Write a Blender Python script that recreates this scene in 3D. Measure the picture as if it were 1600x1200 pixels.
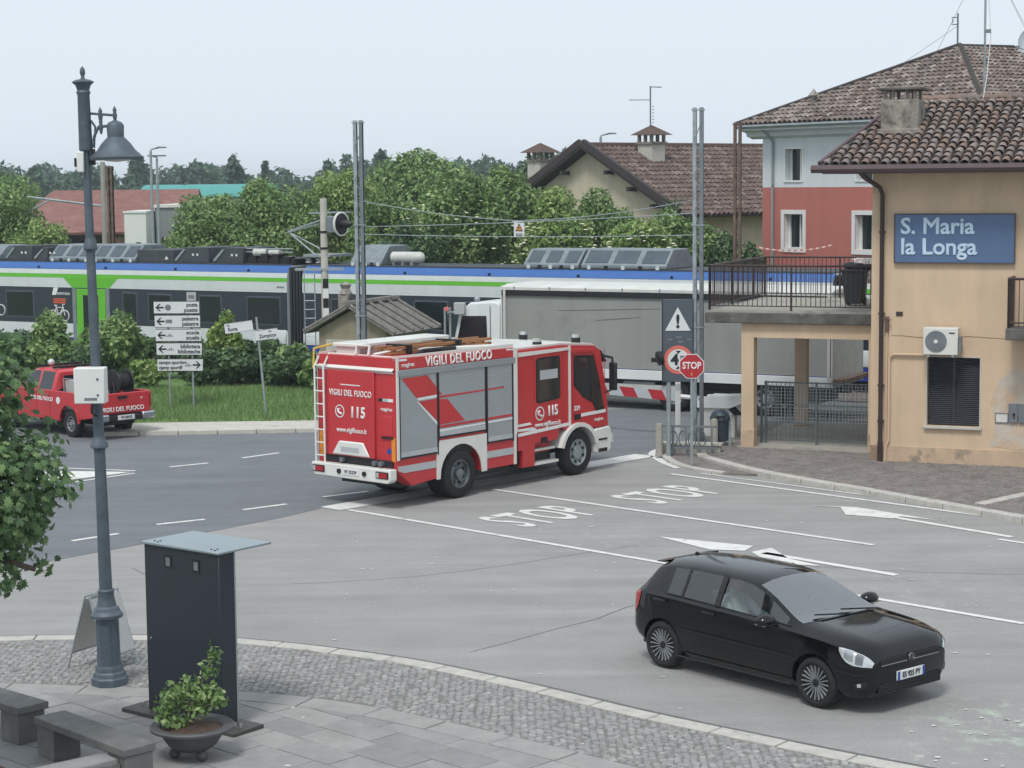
import bpy, bmesh, math, random
import numpy as np
from mathutils import Vector, Matrix
R = math.radians; PI = math.pi
random.seed(7); rng = np.random.default_rng(11)
for o in list(bpy.data.objects): bpy.data.objects.remove(o)
scn = bpy.context.scene; COL = scn.collection

# ---------------------------------------------------------------- camera
CAM_H = 6.4; PITCH = math.atan(316/3050.); ROLL = 0.010
cd = bpy.data.cameras.new('camera'); cam = bpy.data.objects.new('camera', cd); COL.objects.link(cam)
cd.sensor_width = 36; cd.lens = 36*3050/1600.; cd.clip_start = .3; cd.clip_end = 4000
_fw = Vector((0, math.cos(PITCH), -math.sin(PITCH))); _r0 = Vector((1, 0, 0)); _u0 = _r0.cross(_fw)
_up = math.cos(ROLL)*_u0 + math.sin(ROLL)*_r0; _rt = math.cos(ROLL)*_r0 - math.sin(ROLL)*_u0
M3 = Matrix((_rt, _up, -_fw)).transposed()
cam.matrix_world = Matrix.Translation((0, 0, CAM_H)) @ M3.to_4x4()
scn.camera = cam

# ---------------------------------------------------------------- sky and sun (bright overcast)
SUN_EL, SUN_AZ = 58., 200.          # azimuth: compass-like angle the light comes from, 180 = from behind the camera
w = bpy.data.worlds.new('World'); scn.world = w; w.use_nodes = True
nt = w.node_tree; nt.nodes.clear()
out = nt.nodes.new('ShaderNodeOutputWorld'); bg = nt.nodes.new('ShaderNodeBackground'); sky = nt.nodes.new('ShaderNodeTexSky')
sky.sky_type = 'NISHITA'; sky.sun_disc = False; sky.sun_elevation = R(SUN_EL); sky.sun_rotation = R(SUN_AZ)
sky.air_density = 1.0; sky.dust_density = 5.0; sky.ozone_density = 1.0
# an even veil of cloud over the blue sky
veil = nt.nodes.new('ShaderNodeMix'); veil.data_type = 'RGBA'; veil.inputs[0].default_value = .94
veil.inputs[7].default_value = (5.55, 6.15, 6.75, 1)
nt.links.new(sky.outputs[0], veil.inputs[6]); nt.links.new(veil.outputs[2], bg.inputs[0])
bg.inputs[1].default_value = .10
nt.links.new(bg.outputs[0], out.inputs[0])
sd = bpy.data.lights.new('sun', 'SUN'); sd.energy = 1.5; sd.angle = R(14); sd.color = (1, .97, .93)
so = bpy.data.objects.new('sun', sd); COL.objects.link(so)
_a = R(SUN_AZ); _d = Vector((math.sin(_a)*math.cos(R(SUN_EL)), math.cos(_a)*math.cos(R(SUN_EL)), math.sin(R(SUN_EL))))
so.rotation_euler = _d.to_track_quat('Z', 'Y').to_euler(); so.location = (0, -20, 40)
vs = scn.view_settings; vs.view_transform = 'Standard'; vs.look = 'None'; vs.exposure = 0.54; vs.gamma = 1; vs.use_curve_mapping = False
scn.cycles.use_denoising = True; scn.cycles.max_bounces = 6; scn.cycles.transparent_max_bounces = 12
scn.cycles.volume_bounces = 0

# ---------------------------------------------------------------- helpers
def lin(h):
    h = h.lstrip('#'); c = [int(h[i:i+2], 16)/255. for i in (0, 2, 4)]
    return tuple(x/12.92 if x <= .04045 else ((x+.055)/1.055)**2.4 for x in c)
MATS = {}
def mat(name, col, rough=.6, metal=0., var=.12, scale=3., bump=0., bscale=60., coat=0., col2=None, k2=.5, sc2=.6, spec=.5, detail=6., stretch=None, streak=0.):
    """procedural surface: base colour + fine mottling + optional patches of a second colour + fine relief"""
    m = bpy.data.materials.new(name); m.use_nodes = True; t = m.node_tree; n = t.nodes; l = t.links
    b = n['Principled BSDF']; c = lin(col) if isinstance(col, str) else col
    tc = n.new('ShaderNodeTexCoord'); src = tc.outputs['Object']
    if stretch:
        mp = n.new('ShaderNodeMapping'); mp.inputs['Scale'].default_value = stretch; l.new(src, mp.inputs[0]); src = mp.outputs[0]
    nz = n.new('ShaderNodeTexNoise'); nz.inputs['Scale'].default_value = scale; nz.inputs['Detail'].default_value = detail; nz.inputs['Roughness'].default_value = .65
    l.new(src, nz.inputs['Vector'])
    mr = n.new('ShaderNodeMapRange'); mr.inputs[1].default_value = .3; mr.inputs[2].default_value = .7; mr.inputs[3].default_value = 1-var; mr.inputs[4].default_value = 1+var
    l.new(nz.outputs[0], mr.inputs[0])
    mx = n.new('ShaderNodeMix'); mx.data_type = 'RGBA'; mx.blend_type = 'MULTIPLY'; mx.inputs[0].default_value = 1
    mx.inputs[6].default_value = (*c, 1); l.new(mr.outputs[0], mx.inputs[7]); res = mx.outputs[2]
    if col2:
        n2 = n.new('ShaderNodeTexNoise'); n2.inputs['Scale'].default_value = sc2; n2.inputs['Detail'].default_value = 8; n2.inputs['Roughness'].default_value = .7
        l.new(src, n2.inputs['Vector'])
        r2 = n.new('ShaderNodeMapRange'); r2.inputs[1].default_value = k2; r2.inputs[2].default_value = k2+.12; l.new(n2.outputs[0], r2.inputs[0])
        m2 = n.new('ShaderNodeMix'); m2.data_type = 'RGBA'; l.new(r2.outputs[0], m2.inputs[0]); l.new(res, m2.inputs[6]); m2.inputs[7].default_value = (*lin(col2), 1); res = m2.outputs[2]
    if streak:          # rain streaks and grime running down
        mp = n.new('ShaderNodeMapping'); mp.inputs['Scale'].default_value = (2.6, 2.6, .22); l.new(tc.outputs['Object'], mp.inputs[0])
        n3 = n.new('ShaderNodeTexNoise'); n3.inputs['Scale'].default_value = 1.; n3.inputs['Detail'].default_value = 7; n3.inputs['Roughness'].default_value = .65; l.new(mp.outputs[0], n3.inputs['Vector'])
        r3 = n.new('ShaderNodeMapRange'); r3.inputs[1].default_value = .35; r3.inputs[2].default_value = .72; r3.inputs[3].default_value = 1+streak*.5; r3.inputs[4].default_value = 1-streak; l.new(n3.outputs[0], r3.inputs[0])
        m3 = n.new('ShaderNodeMix'); m3.data_type = 'RGBA'; m3.blend_type = 'MULTIPLY'; m3.inputs[0].default_value = 1; l.new(res, m3.inputs[6]); l.new(r3.outputs[0], m3.inputs[7]); res = m3.outputs[2]
    l.new(res, b.inputs['Base Color'])
    b.inputs['Roughness'].default_value = rough; b.inputs['Metallic'].default_value = metal
    b.inputs['Specular IOR Level'].default_value = spec
    if coat: b.inputs['Coat Weight'].default_value = coat; b.inputs['Coat Roughness'].default_value = .04
    if bump:
        nb = n.new('ShaderNodeTexNoise'); nb.inputs['Scale'].default_value = bscale; nb.inputs['Detail'].default_value = 4; l.new(src, nb.inputs['Vector'])
        bp = n.new('ShaderNodeBump'); bp.inputs['Strength'].default_value = bump; bp.inputs['Distance'].default_value = .02
        l.new(nb.outputs[0], bp.inputs['Height']); l.new(bp.outputs[0], b.inputs['Normal'])
    MATS[name] = m; return m
def glassmat(name, tint, alpha_mix, rough=.03):
    """window glass: glossy reflection over tinted transparency"""
    m = bpy.data.materials.new(name); m.use_nodes = True; t = m.node_tree; n = t.nodes; l = t.links
    n.remove(n['Principled BSDF']); o = n['Material Output']
    tr = n.new('ShaderNodeBsdfTransparent'); tr.inputs[0].default_value = (*tint, 1)
    gl = n.new('ShaderNodeBsdfGlossy'); gl.inputs['Roughness'].default_value = rough
    fr = n.new('ShaderNodeFresnel'); fr.inputs[0].default_value = 1.5
    ad = n.new('ShaderNodeMath'); ad.operation = 'ADD'; ad.inputs[1].default_value = alpha_mix; l.new(fr.outputs[0], ad.inputs[0])
    mx = n.new('ShaderNodeMixShader'); l.new(ad.outputs[0], mx.inputs[0]); l.new(tr.outputs[0], mx.inputs[1]); l.new(gl.outputs[0], mx.inputs[2])
    l.new(mx.outputs[0], o.inputs[0]); MATS[name] = m; return m
def leafmat(name, c1, c2, c3):
    m = bpy.data.materials.new(name); m.use_nodes = True; t = m.node_tree; n = t.nodes; l = t.links
    b = n['Principled BSDF']; at = n.new('ShaderNodeAttribute'); at.attribute_name = 'tint'
    cr = n.new('ShaderNodeValToRGB'); e = cr.color_ramp.elements; e[0].color = (*lin(c1), 1); e[1].color = (*lin(c3), 1)
    x = e.new(.55); x.color = (*lin(c2), 1)
    l.new(at.outputs['Fac'], cr.inputs[0]); l.new(cr.outputs[0], b.inputs['Base Color']); b.inputs['Roughness'].default_value = .5
    b.inputs['Specular IOR Level'].default_value = .35
    tl = n.new('ShaderNodeBsdfTranslucent'); l.new(cr.outputs[0], tl.inputs[0])
    mx = n.new('ShaderNodeMixShader'); mx.inputs[0].default_value = .28
    l.new(b.outputs[0], mx.inputs[1]); l.new(tl.outputs[0], mx.inputs[2]); l.new(mx.outputs[0], n['Material Output'].inputs[0])
    MATS[name] = m; return m

class MB:
    """collects shapes; build() links them as one mesh object"""
    def __init__(s): s.v = []; s.f = []; s.mi = []; s.cur = 0
    def add(s, vs, fs, M=None):
        k = len(s.v)
        s.v += [tuple(M @ Vector(p)) if M else tuple(p) for p in vs]
        s.f += [tuple(i+k for i in f) for f in fs]; s.mi += [s.cur]*len(fs); return s
    def box(s, x0, x1, y0, y1, z0, z1, M=None):
        return s.add([(x0,y0,z0),(x1,y0,z0),(x1,y1,z0),(x0,y1,z0),(x0,y0,z1),(x1,y0,z1),(x1,y1,z1),(x0,y1,z1)],
                     [(0,3,2,1),(4,5,6,7),(0,1,5,4),(1,2,6,5),(2,3,7,6),(3,0,4,7)], M)
    def cyl(s, p0, p1, r0, r1=None, n=12, cap=True, M=None):
        p0 = Vector(p0); p1 = Vector(p1); r1 = r0 if r1 is None else r1
        d = (p1-p0).normalized(); a = d.orthogonal().normalized(); b = d.cross(a)
        vs = []
        for p, r in ((p0, r0), (p1, r1)):
            for i in range(n): t = 2*PI*i/n; vs.append(p + a*(r*math.cos(t)) + b*(r*math.sin(t)))
        fs = [(i, (i+1) % n, n+(i+1) % n, n+i) for i in range(n)]
        if cap: fs += [tuple(range(n-1, -1, -1)), tuple(range(n, 2*n))]
        return s.add(vs, fs, M)
    def tube(s, pts, r, n=6, M=None):
        pts = [Vector(p) for p in pts]; vs = []; prev = None
        for i, p in enumerate(pts):
            d = (pts[min(i+1, len(pts)-1)] - pts[max(i-1, 0)]).normalized()
            a = d.orthogonal().normalized() if prev is None else (prev - d*prev.dot(d)).normalized()
            prev = a; b = d.cross(a); rr = r[i] if isinstance(r, (list, tuple)) else r
            for j in range(n): t = 2*PI*j/n; vs.append(p + a*(rr*math.cos(t)) + b*(rr*math.sin(t)))
        fs = [(i*n+j, i*n+(j+1) % n, (i+1)*n+(j+1) % n, (i+1)*n+j) for i in range(len(pts)-1) for j in range(n)]
        fs += [tuple(range(n-1, -1, -1)), tuple(range((len(pts)-1)*n, len(pts)*n))]
        return s.add(vs, fs, M)
    def prism(s, poly, ax, a, b, M=None):
        """2-D polygon extruded along ax: 'x' takes (y,z), 'y' takes (x,z), 'z' takes (x,y)"""
        def P(p, t): return {'x': (t, p[0], p[1]), 'y': (p[0], t, p[1]), 'z': (p[0], p[1], t)}[ax]
        n = len(poly); area = sum(poly[i][0]*poly[(i+1) % n][1]-poly[(i+1) % n][0]*poly[i][1] for i in range(n))
        if (area < 0) != (ax == 'y'): poly = poly[::-1]
        if a > b: a, b = b, a
        vs = [P(p, a) for p in poly] + [P(p, b) for p in poly]
        fs = [tuple(range(n-1, -1, -1)), tuple(range(n, 2*n))] + [(i, (i+1) % n, n+(i+1) % n, n+i) for i in range(n)]
        return s.add(vs, fs, M)
    def lathe(s, prof, n=20, M=None, cap=True):
        """prof = [(r,z)...] turned about z"""
        vs = []; fs = []
        for r, z in prof:
            for i in range(n): t = 2*PI*(i+.5)/n; vs.append((r*math.cos(t), r*math.sin(t), z))
        for k in range(len(prof)-1):
            for i in range(n): fs.append((k*n+i, k*n+(i+1) % n, (k+1)*n+(i+1) % n, (k+1)*n+i))
        if cap and prof[0][0] > 1e-5: fs.append(tuple(range(n-1, -1, -1)))
        if cap and prof[-1][0] > 1e-5: fs.append(tuple(range((len(prof)-1)*n, len(prof)*n)))
        return s.add(vs, fs, M)
    def ball(s, c, r, n=10, sz=1., M=None):
        prof = [(max(1e-6, r*math.sin(PI*k/n)), -r*sz*math.cos(PI*k/n)) for k in range(n+1)]
        T = Matrix.Translation(c); return s.lathe(prof, n+2, (M @ T) if M else T)
    def quad(s, *p, M=None): return s.add(p, [tuple(range(len(p)))], M)
    def slab(s, pts, th):
        """a polygon of 3-D points thickened along -normal"""
        pts = [Vector(p) for p in pts]; n = len(pts); nn = (pts[1]-pts[0]).cross(pts[2]-pts[0]).normalized()
        return s.add(pts + [p-nn*th for p in pts], [tuple(range(n)), tuple(range(2*n-1, n-1, -1))] + [(i, n+i, n+(i+1) % n, (i+1) % n) for i in range(n)])
    def mesh(s, name, m=None, ang=35):
        me = bpy.data.meshes.new(name); me.from_pydata(s.v, [], s.f); me.validate()
        ms = m if isinstance(m, (list, tuple)) else [m]
        for x in ms:
            if x: me.materials.append(MATS[x] if isinstance(x, str) else x)
        if len(ms) > 1 and len(me.polygons) == len(s.mi): me.polygons.foreach_set('material_index', s.mi)
        me.shade_smooth(); me.set_sharp_from_angle(angle=R(ang)); me.update(); return me
    def build(s, name, m, parent=None, bevel=0, seg=2, ang=35, loc=None, rz=0):
        o = bpy.data.objects.new(name, s.mesh(name, m, ang)); COL.objects.link(o)
        if parent is not None: o.parent = parent
        if loc is not None: o.location = loc; o.rotation_euler = (0, 0, rz)
        if bevel:
            bv = o.modifiers.new('bevel', 'BEVEL'); bv.width = bevel; bv.segments = seg; bv.limit_method = 'ANGLE'; bv.angle_limit = R(40); bv.harden_normals = False
        return o
def linkmesh(name, me, parent=None, M=None):
    o = bpy.data.objects.new(name, me); COL.objects.link(o)
    if parent is not None: o.parent = parent
    if M is not None: o.matrix_local = M
    return o
def thing(name, label, cat, loc=(0,0,0), rz=0, group=None):
    o = bpy.data.objects.new(name, None); COL.objects.link(o); o.location = loc; o.rotation_euler = (0, 0, rz); o.empty_display_size = .3
    return tag(o, label, cat, group)
def tag(o, label, cat, group=None):
    o['label'] = label; o['category'] = cat
    if group: o['group'] = group
    return o
def struct(o, label=None):
    o['kind'] = 'structure'
    if label: o['label'] = label
    return o
def stuff(o, label=None, cat=None):
    o['kind'] = 'stuff'
    if label: o['label'] = label
    if cat: o['category'] = cat
    return o
def copy_tree(o, parent=None):
    c = o.copy(); COL.objects.link(c); c.parent = parent
    if parent is not None: c.matrix_local = o.matrix_local.copy()
    for ch in list(o.children): copy_tree(ch, c)
    return c
def frame(o, x, up):
    """matrix: local x along x, local y along up, local z out of the plane"""
    x = Vector(x).normalized(); up = Vector(up); z = x.cross(up).normalized(); up = z.cross(x)
    M = Matrix((x, up, z)).transposed().to_4x4(); M.translation = Vector(o); return M
def text(s, size, m, parent, M, bold=0., align='CENTER', sx=1., name='lettering', depth=.004, sp=1., shear=0., flat=False):
    cu = bpy.data.curves.new(name, 'FONT'); cu.body = s; cu.size = size; cu.align_x = align; cu.align_y = 'CENTER'
    cu.extrude = depth; cu.offset = bold*size if flat else 0; cu.bevel_depth = 0 if flat else bold*size; cu.bevel_resolution = 0; cu.resolution_u = 3; cu.space_character = sp; cu.shear = shear
    t = bpy.data.objects.new('tmp', cu); COL.objects.link(t)
    dg = bpy.context.evaluated_depsgraph_get(); me = bpy.data.meshes.new_from_object(t.evaluated_get(dg))
    bpy.data.objects.remove(t); bpy.data.curves.remove(cu)
    me.name = name; me.materials.clear(); me.materials.append(MATS[m])
    o = bpy.data.objects.new(name, me); COL.objects.link(o)
    if parent is not None: o.parent = parent
    o.matrix_local = M @ Matrix.Diagonal((sx, 1, 1, 1)); return o
def bake(o):
    dg = bpy.context.evaluated_depsgraph_get(); me = bpy.data.meshes.new_from_object(o.evaluated_get(dg)); o.modifiers.clear(); o.data = me
def spline(pts, n):
    """Catmull-Rom through 2-D or 3-D points"""
    pts = [Vector(p) for p in pts]; P = [2*pts[0]-pts[1]] + pts + [2*pts[-1]-pts[-2]]; out = []
    for i in range(1, len(P)-2):
        for k in range(n):
            t = k/n; a, b, c, d = P[i-1], P[i], P[i+1], P[i+2]
            out.append(.5*((2*b)+(c-a)*t+(2*a-5*b+4*c-d)*t*t+(3*b-a-3*c+d)*t**3))
    out.append(P[-2]); return out
def resample(pts, step):
    L = [0]
    for a, b in zip(pts, pts[1:]): L.append(L[-1]+(b-a).length)
    n = max(2, int(round(L[-1]/step))); out = []; j = 0
    for k in range(n+1):
        d = L[-1]*k/n
        while j < len(pts)-2 and L[j+1] < d: j += 1
        out.append(pts[j].lerp(pts[j+1], (d-L[j])/max(1e-9, L[j+1]-L[j])))
    return out
def offset(pts, d):
    """shift a 2-D polyline to its left by d"""
    out = []
    for i, p in enumerate(pts):
        t = (pts[min(i+1, len(pts)-1)]-pts[max(i-1, 0)]).normalized(); out.append(Vector((p.x-t.y*d, p.y+t.x*d)))
    return out
def sag(a, b, drop, n=12):
    a = Vector(a); b = Vector(b); return [a.lerp(b, k/n) - Vector((0, 0, drop*4*(k/n)*(1-k/n))) for k in range(n+1)]
def inside(p, poly):
    c = False; n = len(poly)
    for i in range(n):
        a, b = poly[i], poly[i-1]
        if (a[1] > p[1]) != (b[1] > p[1]) and p[0] < (b[0]-a[0])*(p[1]-a[1])/(b[1]-a[1])+a[0]: c = not c
    return c

# ---------------------------------------------------------------- materials
def asphalt(name, col, streak, ang, stains=()):
    m = mat(name, col, .9, var=.09, scale=.8, bump=.5, bscale=90, detail=10); t = m.node_tree; n = t.nodes; l = t.links; b = n['Principled BSDF']; src = b.inputs['Base Color'].links[0].from_socket
    tc = [x for x in n if x.type == 'TEX_COORD'][0]
    def layer(rot, sc, lo, hi, a, c, src):
        mp = n.new('ShaderNodeMapping'); mp.inputs['Rotation'].default_value = (0, 0, rot); mp.inputs['Scale'].default_value = sc; l.new(tc.outputs['Object'], mp.inputs[0])
        nz = n.new('ShaderNodeTexNoise'); nz.inputs['Scale'].default_value = 1; nz.inputs['Detail'].default_value = 5; nz.inputs['Distortion'].default_value = .4; l.new(mp.outputs[0], nz.inputs['Vector'])
        mr = n.new('ShaderNodeMapRange'); mr.inputs[1].default_value = lo; mr.inputs[2].default_value = hi; mr.inputs[3].default_value = a; mr.inputs[4].default_value = c; l.new(nz.outputs[0], mr.inputs[0])
        mx = n.new('ShaderNodeMix'); mx.data_type = 'RGBA'; mx.blend_type = 'MULTIPLY'; mx.inputs[0].default_value = 1; l.new(src, mx.inputs[6]); l.new(mr.outputs[0], mx.inputs[7]); return mx.outputs[2]
    src = layer(ang, (.12, 1.6, 1), .35, .7, 1-streak, 1+streak, src)          # worn wheel tracks
    src = layer(ang+.5, (.5, 3.5, 1), .62, .8, 1., 1-streak*1.3, src)             # rubber and oil streaks
    src = layer(0, (38, 38, 38), .3, .75, .86, 1.14, src)                        # aggregate
    for cx, cy, rad, col_, th in stains:                                          # spilt paint and chalky marks
        vd = n.new('ShaderNodeVectorMath'); vd.operation = 'DISTANCE'; l.new(tc.outputs['Object'], vd.inputs[0]); vd.inputs[1].default_value = (cx, cy, 0)
        mr = n.new('ShaderNodeMapRange'); mr.inputs[1].default_value = rad; mr.inputs[2].default_value = 0; l.new(vd.outputs['Value'], mr.inputs[0])
        nz = n.new('ShaderNodeTexNoise'); nz.inputs['Scale'].default_value = 3.2; nz.inputs['Detail'].default_value = 9; nz.inputs['Roughness'].default_value = .75; l.new(tc.outputs['Object'], nz.inputs['Vector'])
        m2 = n.new('ShaderNodeMapRange'); m2.inputs[1].default_value = th; m2.inputs[2].default_value = th+.14; l.new(nz.outputs[0], m2.inputs[0])
        mu = n.new('ShaderNodeMath'); mu.operation = 'MULTIPLY'; l.new(mr.outputs[0], mu.inputs[0]); l.new(m2.outputs[0], mu.inputs[1])
        mx = n.new('ShaderNodeMix'); mx.data_type = 'RGBA'; l.new(mu.outputs[0], mx.inputs[0]); l.new(src, mx.inputs[6]); mx.inputs[7].default_value = (*lin(col_), 1); src = mx.outputs[2]
    l.new(src, b.inputs['Base Color'])
asphalt('asphalt_old', '#939290', .085, R(45), ((5.9, 22.3, 1.5, '#b7c9b4', .50), (4.2, 20.9, 1.3, '#c2c8bd', .55), (1.5, 34.5, 2.5, '#a9a7a3', .55), (6.5, 30, 3.5, '#aaa8a5', .56), (-2.5, 29.5, 3.5, '#85837f', .55), (-5, 31, 3.5, '#a19f9b', .55))); asphalt('asphalt_dark', '#6e7276', .08, R(-47))
mat('road_paint', '#d2d2ce', .7, var=.12, scale=6, bump=.2, col2='#a3a19d', k2=.555, sc2=4)
mat('tar', '#626261', .8, var=.2, scale=4)
mat('field', '#50682f', .95, var=.25, scale=.05)
mat('verge', '#66854a', .9, var=.25, scale=2.5, bump=.6, bscale=20)
mat('ballast', '#6f675f', .95, var=.3, scale=9, bump=1., bscale=25)
mat('concrete', '#9b988f', .9, var=.14, scale=2.2, bump=.3, bscale=40, col2='#7d7b74', k2=.56, sc2=1.3)
mat('concrete_pale', '#b9b6ac', .9, var=.12, scale=3, bump=.3, bscale=40, col2='#98958c', k2=.58, sc2=1.2)
mat('kerbstone', '#b3b0a9', .85, var=.16, scale=5, bump=.35, bscale=50, col2='#87847e', k2=.58, sc2=2)
mat('slab_a', '#8c8b8a', .85, var=.13, scale=3, bump=.25, bscale=60, col2='#83827f', k2=.57, sc2=1.1)
mat('slab_b', '#848484', .85, var=.13, scale=3, bump=.25, bscale=60, col2='#949392', k2=.57, sc2=1.1)
mat('slab_c', '#93928f', .85, var=.13, scale=3, bump=.25, bscale=60, col2='#878683', k2=.57, sc2=1.1)
mat('joint', '#74716d', .95, var=.2, scale=8)
mat('cobble', '#94918c', .8, var=.25, scale=3.1, bump=.3, bscale=70, col2='#99918a', k2=.55, sc2=.5)
mat('porphyry', '#78726e', .85, var=.35, scale=4, bump=.5, bscale=60, col2='#837a78', k2=.55, sc2=.8)
mat('soil', '#4a3a30', .95, var=.4, scale=14, bump=.8, bscale=30)
mat('mulch', '#5a372b', .95, var=.4, scale=14, bump=1, bscale=30)
mat('white', '#d8d9d6', .5, var=.04, scale=2)
mat('white_dirty', '#c9c9c2', .6, var=.12, scale=3, col2='#a9a79f', k2=.6, sc2=2)
mat('black', '#15161a', .5, var=.15)
mat('rubber', '#1d1d1f', .85, var=.2, scale=8, bump=.2)
mat('grey_metal', '#7d8488', .45, .6, var=.15, scale=5)
mat('galv', '#98a1a4', .5, .35, var=.16, scale=4, col2='#7e8688', k2=.56, sc2=3)
mat('chrome', '#c4c7ca', .15, 1., var=.03)
mat('rust', '#6b5a50', .8, .1, var=.3, scale=8, col2='#5b4436', k2=.52, sc2=6)
mat('cast_iron', '#525d66', .55, .2, var=.2, scale=6, bump=.15, col2='#66707a', k2=.6, sc2=5)
mat('red_print', '#b32430', .5, var=.06)
mat('black_print', '#17181a', .6, var=.05)
mat('white_print', '#dcdddb', .5, var=.03)
# ================================================================ the setting: ground, roads, markings
U = Vector((.7071, .7071)); V = Vector((.7071, -.7071))
def sheet(name, pts, z, m, label=None):
    b = MB(); b.quad(*[(p[0], p[1], z) for p in pts]); return struct(b.build(name, m), label)
b = MB(); b.quad((-750, -50, -.05), (750, -50, -.05), (750, 1250, -.05), (-750, 1250, -.05))
struct(b.build('ground', 'field'))
sheet('square', [(-40, 5), (40, 5), (40, 58), (-40, 58)], 0, 'asphalt_old', 'worn light grey asphalt of the square')
nb = [(-24, 13.2), (-7.73, 33.29), (-5.6, 35.75), (-4.45, 37.2), (-3.95, 38.0), (-3.7, 38.45), (3.2, 45.7), (5.6, 48.2), (9.5, 52.2)]
fb = [(6, 56.5), (1.5, 53.6), (-1.2, 51.2), (-3.2, 50.45), (-5.15, 50.15), (-9.5, 49.85), (-10.6, 49.8), (-11.0, 51.6), (-12.0, 56), (-22, 60), (-40, 60), (-40, 13.2)]
sheet('road', nb + fb, .004, 'asphalt_dark', 'darker asphalt of the through road towards the level crossing')
ZM = .009
marks = []
def mark(name, pts, label=None):
    b = MB(); b.quad(*[(p[0], p[1], ZM) for p in pts]); o = b.build(name, 'road_paint'); struct(o, label); return o
def strip(name, a, c, wd, label=None):
    a = Vector(a); c = Vector(c); t = (c-a).normalized(); n = Vector((-t.y, t.x))*wd/2
    return mark(name, [a-n, c-n, c+n, a+n], label)
strip('lane_line', (-.42, 40.38), (6.31, 33.73), .13, 'white line between the two STOP lanes')
strip('lane_line', (-3.24, 37.99), (7.33, 27.56), .13, 'long white line nearest the black car')
strip('lane_line', (3.45, 42.3), (9.75, 35.7), .13, 'white edge line along the kerb')
strip('kerb_line', (4.1, 42.35), (9.9, 36.25), .08, 'thin pale stone line beside the white edge line')
strip('stop_line', (-3.62, 38.15), (3.1, 45.25), .62, 'broad white stop line under the fire engine')
for a, c in (((-7.83, 44.11), (-7.04, 44.67)), ((-6.36, 45.46), (-5.59, 46.27)), ((-6.76, 36.53), (-5.93, 37.05)), ((-5.34, 38.11), (-4.55, 38.76)), ((-3.9, 39.6), (-3.03, 40.29)),
             ((-8.0, 34.9), (-7.3, 35.6)), ((8.6, 34.15), (9.35, 33.35))):
    strip('road_dash', a, c, .12)
mark('traffic_island_marking', [(-10.6, 42.2), (-9.69, 42.31), (-8.56, 43.37), (-9.9, 43.6), (-11.4, 43.4)])
strip('road_dash', (-11.2, 44.4), (-8.5, 43.55), .1); strip('road_dash', (-9.6, 41.9), (-8.45, 43.2), .1)
mark('road_dash', spline([(4.4, 47.6), (3.5, 46.4), (3.2, 45.6), (3.22, 44.9), (3.35, 44.0), (3.6, 43.1)], 3) + [Vector(p) for p in ((3.75, 43.15), (3.52, 44.0), (3.42, 44.9), (3.4, 45.5), (3.65, 46.2), (4.6, 47.5))], 'curved white edge line round the corner')
GP = [(5.85, 38.16), (7.02, 37.55), (7.77, 36.63), (7.34, 36.95), (7.25, 36.5), (6.38, 36.89), (6.6, 37.6)]
mark('turn_arrow', [(5.78, 37.98), (6.4, 37.7), (6.35, 36.85), (7.2, 36.35), (7.35, 36.6), (7.95, 36.15), (7.15, 37.15), (6.7, 37.7)], 'white turn arrow head near the kerb')
strip('turn_arrow_shaft', (7.25, 36.45), (8.9, 34.35), .16)
mark('turn_arrow', [(2.6, 34.75), (4.2, 33.75), (4.0, 33.3), (3.4, 33.45)], 'white turn arrow head above the black car roof')
mark('turn_arrow', [(4.1, 33.2), (4.5, 33.55), (4.65, 32.6), (5.1, 31.9), (4.3, 32.2)]); strip('turn_arrow_shaft', (4.3, 33.1), (6.2, 31.1), .17)
for c, lab in (((.55, 37.0), 'worn white STOP painted on the nearer lane'), ((3.2, 39.45), 'worn white STOP painted on the farther lane')):
    o = text('STOP', 1., 'road_paint', None, frame((*c, ZM), (.7071, .7071, 0), (-.7071, .7071, 0)) @ Matrix.Diagonal((.80, 2.0, 1, 1)), bold=.02, name='stop_lettering', depth=.0005, sp=1.15, flat=True)
    struct(o, lab)
# tar seams and patches in the asphalt
for pts in ([(2.2, 34.0), (-.5, 32.0), (-2.2, 31.2), (-3.6, 30.9)], [(-.6, 26.2), (1.2, 28.2), (2.1, 29.5)], [(-5.4, 30.5), (-6.4, 32.3)], [(5.0, 31.9), (7.2, 31.2), (10, 30.9)], [(-8.5, 40.5), (-5, 42.0), (-2.5, 42.6)]):
    q = spline(pts, 6); q = [p+Vector((random.uniform(-.03, .03), random.uniform(-.03, .03))) for p in q]; l = offset(q, .006); r = offset(q, -.006)
    b = MB()
    for i in range(len(q)-1): b.quad((*l[i], .0065), (*r[i], .0065), (*r[i+1], .0065), (*l[i+1], .0065))
    struct(b.build('tar_seam', 'tar'))
# pale droppings and paint specks scattered over the worn square
b = MB()
for k in range(170):
    if k < 150: x, y = random.uniform(-3, 12), random.uniform(20, 37)
    elif k < 160: x, y = random.gauss(5.6, .6), random.gauss(22.3, .35)
    else: x, y = random.gauss(4.6, .9), random.gauss(21.0, .4)
    r = random.uniform(.008, .028)*(1.4 if random.random() < .15 else 1); n = random.randint(6, 9); ph = random.random()*6
    b.quad(*[(x+r*random.uniform(.5, 1.3)*math.cos(ph+2*PI*i/n)*1.5, y+r*random.uniform(.5, 1.3)*math.sin(ph+2*PI*i/n), .011) for i in range(n)])
o = b.build('paint_specks', 'road_paint'); stuff(o, 'small pale specks scattered on the worn asphalt')

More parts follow.
